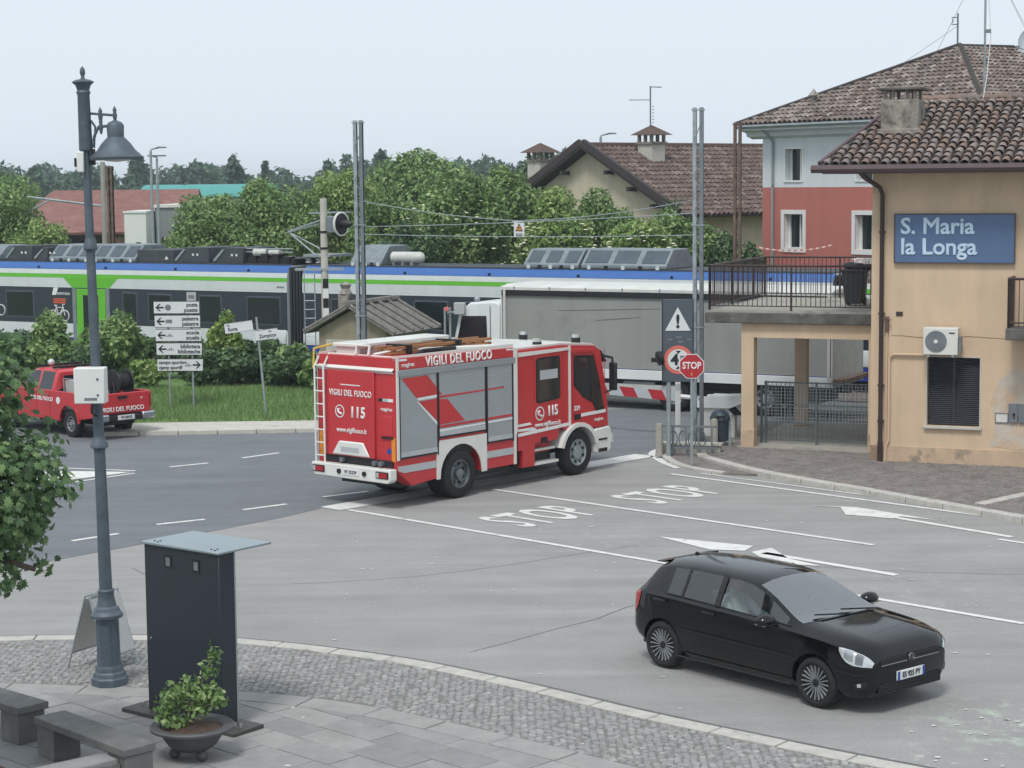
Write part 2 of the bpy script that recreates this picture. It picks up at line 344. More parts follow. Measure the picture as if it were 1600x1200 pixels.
# ---- foreground: flush kerb arc, cobbled apron, slab paving
KA = spline([(-9.5, 26.9), (-7.31, 27.2), (-5.6, 27.22), (-3.91, 26.94), (-1.77, 25.86), (-.04, 24.44), (1.5, 22.95), (2.88, 21.76), (4.15, 20.74), (6.2, 19.2)], 10)
SA = spline([(-9.5, 25.0), (-6.67, 24.76), (-5.37, 24.55), (-3.29, 24.15), (-1.94, 23.55), (-.8, 22.72), (.33, 21.75), (1.36, 20.8), (3.0, 19.3)], 10)
kerb = bpy.data.objects.new('kerb', None); COL.objects.link(kerb); struct(kerb, 'flush pale stone kerb curving round the cobbles')
def stones(line, wd, step, z0, z1, name, parent, m, gap=.012, bev=.006):
    P = resample(line, .1)
    n = max(1, int(step/.1)); k = 0
    while k < len(P)-1:
        e = min(k+n, len(P)-1); seg = P[k:e+1]
        if len(seg) > 1:
            seg[0] = seg[0].lerp(seg[1], gap/.1); seg[-1] = seg[-1].lerp(seg[-2], gap/.1)
            l = offset(seg, wd/2); r = offset(seg, -wd/2); h = z1+random.uniform(-.004, .004); b = MB()
            b.prism([tuple(p) for p in l]+[tuple(p) for p in r[::-1]], 'z', z0, h)
            b.build(name, m, parent, bevel=bev, seg=1)
        k = e
stones(KA, .26, .9, -.05, .022, 'stone', kerb, 'kerbstone')
gl = MB(); a = offset(KA, .13); c = offset(KA, .24)
for i in range(len(a)-1): gl.quad((*a[i], .005), (*a[i+1], .005), (*c[i+1], .005), (*c[i], .005))
struct(gl.build('gutter_line', 'tar'))
bed = [tuple(p) for p in offset(KA, -.1)] + [tuple(p) for p in SA[::-1]]
sheet('cobble_bed', bed, .004, 'joint')
b = MB(); KP = [tuple(p) for p in offset(KA, -.15)]; REG = KP + [tuple(p) for p in offset(SA, .03)[::-1]]
s = .088; nrow = 0
for j in range(160):                # overlapping fan courses
    for i in range(180):
        gx = -9.5+i*s*1.02; gy = 18.5+j*s*.93
        fan = .42*abs(math.sin((gx*1.0)*1.15+.25*gy)); x = gx+random.uniform(-.02, .02); y = gy+fan+random.uniform(-.02, .02)
        if not inside((x, y), REG) or x < -7.6: continue
        h = .008+random.uniform(0, .012); a = math.cos(gx*1.35)*.4*(1 if math.sin(gx*1.35) > 0 else -1)+random.uniform(-.3, .3); q_ = random.uniform(.034, .043); ca, sa = math.cos(a)*q_, math.sin(a)*q_
        t = .8; tx, ty = random.uniform(-.004, .004), random.uniform(-.004, .004)
        lo = [(x-ca+sa, y-sa-ca), (x+ca+sa, y+sa-ca), (x+ca-sa, y+sa+ca), (x-ca-sa, y-sa+ca)]
        hi = [(x+(px-x)*t, y+(py-y)*t) for px, py in lo]
        b.add([(*p, .002) for p in lo]+[(*p, h+q) for p, q in zip(hi, (tx, ty, -tx, -ty))], [(4,5,6,7),(0,1,5,4),(1,2,6,5),(2,3,7,6),(3,0,4,7)])
oc = b.build('cobbles', 'cobble', ang=20); COB = oc
stuff(oc, 'grey cobbles laid in fans between kerb and paving')
pav = MB(); pav.quad(*[(p[0], p[1], -.012) for p in [tuple(q) for q in SA]+[(3, 12), (-14, 12), (-14, 25)]])
pav = struct(pav.build('pavement', 'joint'), 'grey stone slab paving of the square')
stones(offset(SA, -.21), .40, 1.0, -.03, .014, 'border_slab', pav, 'slab_c', bev=.005)
INN = [tuple(p) for p in offset(SA, -.425)] + [(3, 12), (-14, 12), (-14, 24)]
ld = Vector((.716, -.698)); cdv = Vector((.698, .716)); org = Vector((-3.5, 23.71)); cnt = 0
for j in range(-12, 9):
    off = random.uniform(0, .9); wdt = .46
    x = -6.+off
    while x < 8:
        L = random.choice((.6, .75, .9, 1.1)); x0, x1 = x+.006, x+L-.006; y0, y1 = j*wdt+.006, (j+1)*wdt-.006; x += L
        c = [org+ld*p+cdv*q for p, q in ((x0, y0), (x1, y0), (x1, y1), (x0, y1))]
        m = (c[0]+c[2])/2
        if m.y < 19.4 or m.x < -7.4 or m.x > 3 or m.y > 25: continue
        ins = [inside(p, INN) for p in c]
        if not any(ins): continue
        if not all(ins):            # cut the slab at the border course
            bm = bmesh.new(); vsx = [bm.verts.new((p.x, p.y, 0)) for p in c]; bm.faces.new(vsx)
            near = min(offset(SA, -.425), key=lambda q: (q-m).length); i0 = offset(SA, -.425).index(near); ol = offset(SA, -.425)
            t = (ol[min(i0+1, len(ol)-1)]-ol[max(i0-1, 0)]).normalized()
            bmesh.ops.bisect_plane(bm, geom=bm.verts[:]+bm.edges[:]+bm.faces[:], plane_co=(near.x, near.y, 0), plane_no=(-t.y, t.x, 0), clear_outer=True)
            bm.faces.ensure_lookup_table(); poly = [tuple(v.co[:2]) for v in bm.faces[0].verts] if len(bm.faces) else []; bm.free()
            if len(poly) < 3: continue
        else: poly = [tuple(p) for p in c]
        bb = MB(); bb.prism(poly, 'z', -.03, .012+random.uniform(-.004, .004)); bb.build('slab', random.choice(('slab_a', 'slab_b', 'slab_a', 'slab_c')), pav, bevel=.005, seg=1); cnt += 1

# ---- right pavement in front of the station: raised kerb stones, porphyry setts
KR = spline([(4.45, 45.3), (4.3, 44.6), (4.5, 43.75), (5.45, 41.7), (7.64, 38.5), (9.47, 35.75), (12.2, 31.8)], 10)
sp = MB(); sp.prism([tuple(p) for p in KR]+[(20, 31), (22, 44), (9, 50.6), (5.0, 49.5)], 'z', -.1, .112)
station_pavement = struct(sp.build('station_pavement', 'porphyry'), 'brown porphyry pavement in front of the station')
kr = bpy.data.objects.new('station_kerb', None); COL.objects.link(kr); struct(kr, 'raised stone kerb of the station pavement')
stones(offset(KR, .06), .24, 1.0, -.06, .125, 'kerb_stone', kr, 'kerbstone', bev=.012)
b = MB(); poly = [tuple(p) for p in offset(KR, .3)]+[(20, 33), (20, 39), (11.5, 42.6), (8.3, 44.2), (5.2, 46.3)]
for j in range(110):
    for i in range(100):
        x = 4.2+i*.13+random.uniform(-.02, .02)+(j % 2)*.06; y = 32.5+j*.13+random.uniform(-.02, .02)
        if x > 12.6 or not inside((x, y), poly): continue
        g = .052; h = .118+random.uniform(0, .012)
        b.add([(x-g, y-g, .11), (x+g, y-g, .11), (x+g, y+g, .11), (x-g, y+g, .11), (x-g*.8, y-g*.8, h), (x+g*.8, y-g*.8, h), (x+g*.8, y+g*.8, h), (x-g*.8, y+g*.8, h)], [(4,5,6,7),(0,1,5,4),(1,2,6,5),(2,3,7,6),(3,0,4,7)])
stuff(b.build('porphyry_setts', 'porphyry', ang=20), 'small brown setts of the station pavement')
strip2 = MB(); a = Vector((9.0, 37.2)); d = Vector((2.2, 2.1)).normalized(); n = Vector((-d.y, d.x))*.12
strip2.prism([tuple(a-n), tuple(a+d*4-n), tuple(a+d*4+n), tuple(a+n)], 'z', .05, .142); struct(strip2.build('stone_band', 'kerbstone', bevel=.005, seg=1))
KC = spline([(4.5, 47.5), (3.75, 46.3), (3.55, 45.3), (3.62, 44.0), (3.95, 42.95), (4.6, 42.1)], 6)
cn = MB(); cn.prism([tuple(p) for p in KC]+[(5.4, 41.8), (4.5, 43.6), (4.4, 44.6), (5.2, 47.0)], 'z', -.05, .05); struct(cn.build('corner_island', 'porphyry'), 'small kerbed corner under the stop sign')
kc = bpy.data.objects.new('corner_kerb', None); COL.objects.link(kc); struct(kc, 'low pale kerb curving round the stop sign corner')
stones(KC, .18, .8, -.05, .07, 'kerb_stone', kc, 'kerbstone', bev=.01)
# ---- far verge: kerb, footway, grass bank
FK = spline([(-10.6, 49.75), (-9.7, 49.87), (-5.15, 50.2), (-3.2, 50.55), (-1.2, 51.3), (1.3, 53.5)], 8)
fw_ = MB(); fw_.prism([tuple(p) for p in FK]+[(-1.0, 55), (-2.0, 53.2), (-4.5, 52.0), (-9.6, 51.75), (-10.9, 51.6)], 'z', -.05, .10); struct(fw_.build('footway', 'concrete_pale'), 'pale concrete footway along the grass bank')
fk = bpy.data.objects.new('far_kerb', None); COL.objects.link(fk); struct(fk, 'kerb of the footway behind the red pickup')
stones(FK, .2, 1.0, -.05, .115, 'kerb_stone', fk, 'concrete_pale', bev=.012)
gb = MB()
gpts = [[(-11.05, 51.6), (-10.6, 51.65), (-9.6, 51.75), (-4.5, 52.0), (-2.0, 53.2), (-.8, 55.2)], [(-12, 56.5), (-11.4, 57), (-9.6, 57), (-4.5, 56.5), (-2.2, 56), (-1, 56.5)], [(-22, 66), (-16, 66), (-9.6, 64), (-5, 61.5), (-3, 60), (-1.5, 59)]]
zz = [.11, .35, .5]
for r in range(2):
    for i in range(5): gb.quad((*gpts[r][i], zz[r]), (*gpts[r][i+1], zz[r]), (*gpts[r+1][i+1], zz[r+1]), (*gpts[r+1][i], zz[r+1]))
struct(gb.build('grass_bank', 'verge'), 'grassy bank between footway and railway')
def blades(n, sampler, hmin, hmax, wd):
    vs = np.zeros((n*3, 3)); 
    for i in range(n):
        x, y, z = sampler(); a = random.random()*6.28; h = random.uniform(hmin, hmax); lx, ly = random.gauss(0, h*.35), random.gauss(0, h*.35)
        vs[i*3] = (x-math.cos(a)*wd, y-math.sin(a)*wd, z-.02); vs[i*3+1] = (x+math.cos(a)*wd, y+math.sin(a)*wd, z-.02); vs[i*3+2] = (x+lx, y+ly, z+h)
    return vs
leafmat('grass', '#567340', '#76925a', '#9bae74')
def fill_tint(me, per=None):
    n = len(me.polygons); at = me.attributes.new('tint', 'FLOAT', 'FACE'); at.data.foreach_set('value', (per if per is not None else rng.random(n)).astype(np.float32))
def tri_mesh(name, vs, k, m):
    """mesh of separate k-gons from an (n*k,3) array"""
    me = bpy.data.meshes.new(name); n = len(vs)//k; me.vertices.add(n*k); me.vertices.foreach_set('co', vs.astype(np.float32).ravel())
    me.loops.add(n*k); me.loops.foreach_set('vertex_index', np.arange(n*k, dtype=np.int32)); me.polygons.add(n)
    me.polygons.foreach_set('loop_start', np.arange(0, n*k, k, dtype=np.int32)); me.update(calc_edges=True); me.materials.append(MATS[m]); return me
def gs():
    x = random.uniform(-11, -2.2); y = random.uniform(51.8, 58); 
    if x > -4.5: y += (x+4.5)*.55
    z = .11+.24*min(1, (y-51.7)/5); return x, y, z
me = tri_mesh('grass', blades(26000, gs, .05, .2, .010), 3, 'grass'); fill_tint(me)
o = bpy.data.objects.new('grass', me); COL.objects.link(o); stuff(o, 'uncut green grass on the bank', 'grass')
# ---- railway bed and platform strip
TP = Vector((5.66, 60.6)); TD = Vector((.869, -.494)); TN = Vector((.494, .869))     # near side of the train, its direction, away
def tw(s, d): p = TP+TD*s+TN*d; return (p.x, p.y)
bb = MB(); bb.prism([tw(-70, -2.2), tw(40, -2.2), tw(40, 9), tw(-70, 9)], 'z', -.1, .03); struct(bb.build('railway_bed', 'ballast'), 'stone ballast of the railway')
for d in (.72, 2.15, 5.2, 6.63):
    r = MB(); p = [tw(-70, d-.035), tw(40, d-.035), tw(40, d+.035), tw(-70, d+.035)]; r.prism(p, 'z', .03, .17); struct(r.build('rail', 'rust'))
# ================================================================ buildings
def tilemat(name, cols, attr):
    m = bpy.data.materials.new(name); m.use_nodes = True; t = m.node_tree; n = t.nodes; l = t.links; b = n['Principled BSDF']
    if attr: s = n.new('ShaderNodeAttribute'); s.attribute_name = 'tint'; so_ = s.outputs['Fac']
    else: s = n.new('ShaderNodeObjectInfo'); so_ = s.outputs['Random']
    cr = n.new('ShaderNodeValToRGB'); e = cr.color_ramp.elements; e[0].color = (*lin(cols[0]), 1); e[1].color = (*lin(cols[-1]), 1)
    for i, c in enumerate(cols[1:-1]): x = e.new((i+1)/(len(cols)-1)); x.color = (*lin(c), 1)
    l.new(so_, cr.inputs[0])
    tc = n.new('ShaderNodeTexCoord'); nz = n.new('ShaderNodeTexNoise'); nz.inputs['Scale'].default_value = 9; nz.inputs['Detail'].default_value = 6; l.new(tc.outputs['Object'], nz.inputs['Vector'])
    mr = n.new('ShaderNodeMapRange'); mr.inputs[3].default_value = .55; mr.inputs[4].default_value = 1.4; l.new(nz.outputs[0], mr.inputs[0])
    mx = n.new('ShaderNodeMix'); mx.data_type = 'RGBA'; mx.blend_type = 'MULTIPLY'; mx.inputs[0].default_value = 1; l.new(cr.outputs[0], mx.inputs[6]); l.new(mr.outputs[0], mx.inputs[7])
    l.new(mx.outputs[2], b.inputs['Base Color']); b.inputs['Roughness'].default_value = .85; b.inputs['Specular IOR Level'].default_value = .25; MATS[name] = m
tilemat('tile_near', ('#7f6b60', '#746660', '#887165', '#837a76', '#685d58', '#93867f'), False)
tilemat('tile_far', ('#675a54', '#867a73', '#726863', '#9d928b', '#5a504c', '#79685f'), True)
tilemat('tile_brown', ('#5c4c46', '#6e5d57', '#64544e', '#82736c', '#524540'), True)
tilemat('cobble_t', ('#858585', '#919191', '#8b8a89', '#9d9d9b', '#8f8c8a', '#80807f'), True)
COB.data.materials[0] = MATS['cobble_t']; fill_tint(COB.data, np.repeat(rng.random(len(COB.data.polygons)//5), 5))
mat('roof_bed', '#3a3331', .9, var=.2)
mat('plaster_beige', '#c9b195', .9, var=.06, scale=1.2, bump=.15, bscale=30, col2='#bba68d', k2=.57, sc2=.45, streak=.10)
mat('plaster_bare', '#bfb4a5', .95, var=.1, scale=4, bump=.4, bscale=25, col2='#c4aa90', k2=.47, sc2=2.2)
mat('plinth', '#bfa78d', .95, streak=.15, var=.1, scale=3, bump=.4, bscale=25, col2='#8d8171', k2=.55, sc2=1.6)
mat('brown_metal', '#3f3130', .5, .2, var=.12, scale=4)
mat('gutter_brown', '#5a4a4c', .5, .2, var=.1)
mat('shutter', '#2b2c36', .6, var=.12, scale=6, bump=.1)
mat('sign_blue', '#51698b', .45, var=.06, scale=2, col2='#5a7193', k2=.58, sc2=2)
mat('sign_letter', '#b9cfe0', .5, var=.05)
mat('ac_white', '#cfcec6', .5, var=.05)
mat('ac_grille', '#70757a', .6, var=.2)
mat('old_stone', '#8a857c', .95, var=.35, scale=4, bump=.7, bscale=22, col2='#54524e', k2=.5, sc2=2.2)
mat('slab_edge', '#5b5955', .95, var=.4, scale=3, bump=.7, bscale=18, col2='#8c8982', k2=.58, sc2=2.5)
mat('plaster_red', '#b06a60', .9, streak=.07, var=.05, scale=1)
mat('plaster_white', '#ccd2d4', .9, streak=.06, var=.04, scale=1)
mat('plaster_cream', '#bfb5a0', .9, streak=.1, var=.08, scale=.6, bump=.2)
mat('plaster_grey', '#7f8384', .9, var=.06)
mat('window_dark', '#1b2426', .15, var=.1)
mat('dark_wood', '#3a3233', .8, var=.2, scale=6)
mat('plank', '#8d7668', .85, var=.25, scale=5, stretch=(6, 6, .4))
mat('teal', '#4a958f', .7, var=.06)
mat('metal_roof', '#b9bdbd', .6, var=.1)
mat('barn_roof', '#7d564f', .85, var=.2, scale=2.5, bump=.3, col2='#8a665b', k2=.52, sc2=.9)
def arch_tile(w_, l_, h_):
    """one curved roof tile, wide at its lower end; x across, y up-slope"""
    vs = []
    for y, k in ((0, 1.), (l_, .78)):
        for i in range(6): t = PI*i/5; vs.append((-math.cos(t)*w_/2*k, y, math.sin(t)*h_*k+(.0 if y else .024)))
    fs = [(i, i+1, 7+i, 6+i) for i in range(5)]
    return vs, fs
def tile_roof(o, e, u, poly, w_, l_, matn, name, parent, near=None, h_=None, jit=.012):
    """cover a roof face: o origin, e along the eave, u up the slope (unit vectors), poly in (s,t). near=(count) tiles become objects"""
    o = Vector(o); e = Vector(e).normalized(); u = Vector(u).normalized(); n = e.cross(u); h_ = h_ or w_*.42
    vs, fs = arch_tile(w_*.9, l_*1.18, h_); base = Matrix((e, u, n)).transposed()
    S = [p[0] for p in poly]; T = [p[1] for p in poly]; cells = []
    for j in range(int((max(T)-min(T))/l_)+1):
        for i in range(int((max(S)-min(S))/w_)+1):
            s_ = min(S)+(i+.5)*w_; t_ = min(T)+j*l_
            if inside((s_, t_+l_*.5), poly): cells.append((s_, t_))
    bed = MB(); bed.slab([o+e*p[0]+u*p[1]-n*.005 for p in poly], .06)
    bed.build('roof_bed', 'roof_bed', parent)
    k = min(near or 0, len(cells)); me = None
    if k:
        b = MB(); b.add(vs, fs); me = b.mesh('tile', 'tile_near', 60)
    rest = MB(); nf = 0
    for q, (s_, t_) in enumerate(cells):
        rot = Matrix.Rotation(random.gauss(0, .03), 3, 'Z'); p = o+e*(s_+random.gauss(0, jit))+u*(t_+random.gauss(0, jit))+n*random.uniform(0, .012)
        M = (base @ rot).to_4x4(); M.translation = p
        if q < k: linkmesh('tile', me, parent, M)
        else: rest.add(vs, fs, M)
    if rest.f:
        ob = rest.build(name, matn, parent, ang=60); nt_ = len(rest.f)//5; fill_tint(ob.data, np.repeat(rng.random(nt_), 5)); ob['kind'] = 'stuff'
    return cells

# ---------------------------------------------------------------- station building
SA_ = math.atan2(-.375, .927)
st = thing('station_building', 'beige plastered station building with tiled roof beside the terrace', 'building', (8.0, 43.3, 0), SA_)
b = MB(); W1 = 9.5; T = .3
b.box(0, 1.25, 0, T, .1, 6.55); b.box(2.39, W1, 0, T, .1, 6.55); b.box(1.25, 2.39, 0, T, .1, .95); b.box(1.25, 2.39, 0, T, 2.47, 6.55)
b.box(0, T, T, 8, .1, 6.55); b.box(W1-T, W1, T, 8, .1, 6.55); b.box(0, W1, 8, 8.3, .1, 6.55)
b.build('wall', 'plaster_beige', st)
b = MB(); b.prism([(0, -.0), (.28, 0), (.28, -.03), (W1, -.03), (W1, 0), (W1, .01), (0, .01)], 'z', .1, .46); b.build('plinth', 'plinth', st)
pt = MB(); q = [(2.62, .55), (2.75, 1.1), (2.62, 1.5), (2.8, 2.0), (3.1, 2.25), (3.5, 2.3), (4.0, 2.0), (4.2, 1.2), (3.9, .6), (3.2, .48)]
pt.prism(q, 'y', -.006, .004); pt.build('bare_plaster_patch', 'plaster_bare', st)
sh = MB(); sh.box(1.27, 2.37, .14, .16, .96, 2.46)
win = sh.build('window', 'shutter', st)
for k in range(34):
    s2 = MB(); z = .97+k*.0436; 
    for x0, x1 in ((1.28, 1.79), (1.85, 2.36)): s2.add([(x0, .136, z), (x1, .136, z), (x1, .115, z+.02), (x0, .115, z+.02), (x0, .136, z+.04), (x1, .136, z+.04)], [(0, 1, 2, 3), (3, 2, 5, 4)])
    s2.build('slat', 'shutter', win)
s2 = MB(); s2.box(1.79, 1.85, .10, .137, .96, 2.46); s2.build('mullion', 'shutter', win)
s2 = MB(); s2.box(1.19, 2.45, -.08, .13, .89, .949); s2.build('sill', 'concrete_pale', win, bevel=.008, seg=1)
s2 = MB()
for a in ((1.22, 1.249, -.012, .02, .95, 2.5), (2.391, 2.42, -.012, .02, .95, 2.5), (1.249, 2.391, -.012, .02, 2.471, 2.5)): s2.box(*a)
s2.build('surround', 'concrete_pale', win)
# roof
rf = bpy.data.objects.new('roof', None); COL.objects.link(rf); rf.parent = st
ez, rz_ = 6.66, 8.16; E0 = Vector((-1.0, -.8, ez)); ue = Vector((0, 4.0, rz_-ez)); Ls = ue.length; ue.normalize()
face = [(0, 0), (11.5, 0), (11.5-1.05, Ls), (1.05, Ls)]
tile_roof(E0, (1, 0, 0), ue, face, .215, .30, 'tile_far', 'roof_tiles', rf, near=0)
# the nearest three hundred tiles are separate pieces
for ob in [c for c in rf.children if c.name.startswith('roof_tiles')]: bpy.data.objects.remove(ob)
for c in list(rf.children): bpy.data.objects.remove(c)
vis = [(0, 0), (4.72, 0), (4.72, Ls), (1.05, Ls)]; far_ = [(4.73, 0), (11.5, 0), (10.45, Ls), (4.73, Ls)]
tile_roof(E0, (1, 0, 0), ue, vis, .215, .30, 'tile_far', 'roof_tiles', rf, near=300)
tile_roof(E0, (1, 0, 0), ue, far_, .215, .30, 'tile_far', 'roof_tiles', rf)
b = MB(); y2 = 9.1
b.add([(-1, -.8, ez-.03), (-1, y2, ez-.03), (.05, y2-4.0, rz_-.03), (.05, 3.2, rz_-.03)], [(0, 1, 2, 3)]); b.add([(-1, y2, ez-.03), (10.5, y2, ez-.03), (9.45, y2-4, rz_-.03), (.05, y2-4, rz_-.03)], [(0, 1, 2, 3)])
b.add([(.05, 3.2, rz_-.03), (9.45, 3.2, rz_-.03), (9.45, y2-4, rz_-.03), (.05, y2-4, rz_-.03)], [(0, 1, 2, 3)])
b.add([(10.5, -.8, ez-.03), (9.45, 3.2, rz_-.03), (9.45, y2-4, rz_-.03), (10.5, y2, ez-.03)], [(0, 1, 2, 3)])
b.build('roof_deck', 'roof_bed', rf)
b = MB(); b.tube([(-1.0, -.8, ez+.07), (.05, 3.2, rz_+.09)], .055, 6); b.build('hip_trim', 'gutter_brown', rf)
for k in range(26): b = MB(); b.add(*arch_tile(.2, .42, .1), Matrix.Translation((.05+k*.36, 3.2, rz_+.05)) @ Matrix.Rotation(-PI/2, 4, 'Z')); b.build('ridge_tile', 'tile_near', rf, ang=60)
b = MB(); b.box(-.95, 10.45, -.76, -.02, 6.5, 6.53); b.box(-.95, -.02, -.02, 8.9, 6.5, 6.53); b.build('soffit', 'gutter_brown', rf)
g = MB(); g.prism([(-.97, 6.68), (-.99, 6.60), (-.93, 6.52), (-.79, 6.52), (-.79, 6.70)], 'x', -1.16, 10.6); g.prism([(-1.16, 6.68), (-1.18, 6.6), (-1.12, 6.52), (-.98, 6.52), (-.98, 6.70)], 'y', -.79, 9.2); g.build('gutter', 'gutter_brown', st)
d = MB(); d.tube([(-.1, -.85, 6.53), (-.02, -.8, 6.42), (.2, -.2, 6.2), (.24, -.09, 6.05), (.24, -.09, .55)], .052, 8); d.tube([(.24, -.09, .56), (.24, -.09, .12)], .062, 8)
dp = d.build('downpipe', 'brown_metal', st)
for z in (1.0, 1.8, 3.4, 5.2): d = MB(); d.cyl((.24, -.09, z), (.24, -.09, z+.04), .07, n=10); d.box(.17, .31, -.09, .0, z+.005, z+.03); d.build('clamp', 'brown_metal', dp)
ch = MB(); ch.box(-.06, .79, 1.1, 1.95, 7.2, 8.15); chim = ch.build('chimney', 'old_stone', rf, bevel=.03)
ch = MB(); ch.box(-.12, .85, 1.04, 2.01, 7.1, 7.5); ch.build('base', 'old_stone', chim, bevel=.02)
for x in (.0, .17, .5, .66):
    for y in (1.15, 1.82): ch = MB(); ch.box(x, x+.07, y, y+.07, 8.15, 8.36); ch.build('post', 'old_stone', chim)
ch = MB(); ch.box(-.14, .87, 1.02, 2.03, 8.36, 8.42); ch.build('cap', 'slab_edge', chim, bevel=.015)
# cables and conduits on the wall
for i, pts in enumerate(([(1.22, -.05, 2.52), (.52, -.05, 2.52), (.42, -.05, 2.45), (.42, -.05, .6), (.36, -.06, .45), (.34, -.07, .12)], [(.36, -.04, 3.3), (.36, -.04, .13)])):
    c = MB(); c.tube(pts, (.028, .022)[i], 6); c.build('conduit', 'plaster_beige', st)
c = MB(); c.box(.32, .4, -.07, 0, 3.0, 3.35); c.tube([(.36, -.06, 3.3), (.45, -.12, 3.28)], .02, 6); c.build('cable_bracket', 'rust', st)
c = MB(); c.box(.55, .7, -.012, .01, 3.36, 3.46); c.build('vent', 'brown_metal', st)
for pts in ([(.45, 2.94), (1.2, 2.90), (2.1, 2.93), (3.0, 2.90)],):
    c = MB(); P = spline(pts, 6); c.tube([(p.x, -.002, p.y+random.uniform(-.012, .012)) for p in P], .006, 4); c.build('crack', 'rust', st)
# balcony at the right edge
b = MB(); b.box(3.05, 6.5, -.95, -.001, 2.95, 3.2); bal = b.build('balcony', 'slab_edge', st, bevel=.02)
for (x0, y0, x1, y1) in ((3.1, -.9, 3.1, -.03), (3.1, -.9, 6.4, -.9)):
    c = MB(); c.tube([(x0, y0, 4.25), (x1, y1, 4.25)], .03, 6); c.tube([(x0, y0, 3.32), (x1, y1, 3.32)], .018, 6); c.build('handrail', 'brown_metal', bal)
    L = math.hypot(x1-x0, y1-y0); n = int(L/.11)
    for k in range(n+1): t = k/n; X, Y = x0+(x1-x0)*t, y0+(y1-y0)*t; c = MB(); r = .02 if k % 8 == 0 else .009; c.box(X-r, X+r, Y-r, Y+r, 3.2, 4.24); c.build('baluster', 'brown_metal', bal)
# things fixed to the wall
sg = thing('station_sign', 'blue sign reading S. Maria la Longa on the station wall', 'sign', (8.0, 43.3, 0), SA_)
b = MB(); b.box(.52, 3.09, -.07, -.03, 4.55, 5.6); b.build('panel', 'sign_blue', sg, bevel=.006, seg=1)
b = MB()
for a in ((.5, .52, -.085, -.025, 4.53, 5.62), (3.09, 3.11, -.085, -.025, 4.53, 5.62), (.52, 3.09, -.085, -.025, 5.6, 5.62), (.52, 3.09, -.085, -.025, 4.53, 4.55)): b.box(*a)
b.build('frame', 'gutter_brown', sg)
b = MB()
for x in (.9, 2.7): b.box(x, x+.05, -.03, .0, 4.6, 5.55)
b.build('bracket', 'grey_metal', sg)
text('S. Maria', .50, 'sign_letter', sg, frame((.64, -.075, 5.33), (1, 0, 0), (0, 0, 1)), bold=.026, align='LEFT', depth=.006)
text('la Longa', .50, 'sign_letter', sg, frame((.64, -.075, 4.88), (1, 0, 0), (0, 0, 1)), bold=.026, align='LEFT', depth=.006)
ac = thing('air_conditioner', 'white outdoor air conditioner unit above the shuttered window', 'air conditioner', (8.0, 43.3, 0), SA_)
b = MB(); b.box(1.22, 1.97, -.40, -.10, 2.55, 3.15); b.build('casing', 'ac_white', ac, bevel=.02)
b = MB(); b.cyl((1.5, -.395, 2.85), (1.5, -.41, 2.85), .235, n=28); b.build('fan_opening', 'ac_grille', ac)
for k in range(1, 7): b = MB(); r = k*.037; b.tube([(1.5+r*math.cos(t*PI/10), -.418, 2.85+r*math.sin(t*PI/10)) for t in range(21)], .0045, 4); b.build('grille_ring', 'galv', ac)
b = MB(); b.cyl((1.5, -.41, 2.85), (1.5, -.43, 2.85), .045, n=14); b.build('hub', 'ac_white', ac)
b = MB(); b.box(1.78, 1.9, -.404, -.398, 3.02, 3.05); b.build('badge', 'black_print', ac)
b = MB(); b.box(1.98, 2.03, -.33, -.15, 2.62, 2.95); b.build('valve_cover', 'ac_grille', ac)
for x in (1.32, 1.85): b = MB(); b.box(x, x+.04, -.42, 0, 2.51, 2.55); b.build('bracket', 'galv', ac)
mb = thing('meter_box', 'grey double meter box with black lock on peeling wall', 'meter box', (8.0, 43.3, 0), SA_)
b = MB(); b.box(3.02, 3.22, -.06, 0, 1.08, 1.5); b.build('door', 'ac_grille', mb, bevel=.01, seg=1); b = MB(); b.box(3.235, 3.6, -.06, 0, 1.08, 1.5); b.build('door', 'ac_grille', mb, bevel=.01, seg=1)
b = MB(); b.cyl((3.14, -.06, 1.27), (3.14, -.066, 1.27), .03, n=10); b.box(3.125, 3.155, -.066, -.06, 1.17, 1.26); b.build('lock', 'black_print', mb)
h_ = thing('wall_hatch', 'small pale hatch left of the meter boxes', 'hatch', (8.0, 43.3, 0), SA_)
b = MB(); b.box(2.75, 3.0, -.02, 0, 1.08, 1.27); b.build('door', 'ac_white', h_, bevel=.006, seg=1); b = MB()
for a in ((2.735, 2.75, -.03, 0, 1.065, 1.285), (3.0, 3.012, -.03, 0, 1.065, 1.285), (2.75, 3.0, -.03, 0, 1.27, 1.285), (2.75, 3.0, -.03, 0, 1.065, 1.08)): b.box(*a)
b.build('frame', 'ac_grille', h_)
# roof aerials
def wire(name, pts, r, m, parent): b = MB(); b.tube(pts, r, 5); return b.build(name, m, parent)
ms = thing('antenna_mast', 'tall thin guyed mast on the station roof ridge', 'antenna', (8.0, 43.3, 0), SA_)
wire('pole', [(1.92, 3.2, 8.1), (1.92, 3.2, 12.6)], .028, 'galv', ms)
for p in ((.2, 3.2, 8.2), (4.8, 3.2, 8.3), (4.4, .6, 7.3), (3.7, 3.4, 8.3)): wire('guy_wire', sag((1.92, 3.2, 11.6), p, .12), .005, 'grey_metal', ms)
wire('cable', [(1.96, 3.2, 11.0), (2.05, 3.18, 9.6), (1.98, 3.15, 8.7), (1.9, 3.1, 8.1)], .012, 'white', ms)
b = MB(); b.box(1.95, 2.05, 3.15, 3.25, 9.7, 9.78); b.build('junction', 'grey_metal', ms)
sd_ = thing('satellite_dish', 'grey satellite dish at the right edge above the roof', 'satellite dish', (8.0, 43.3, 0), SA_)
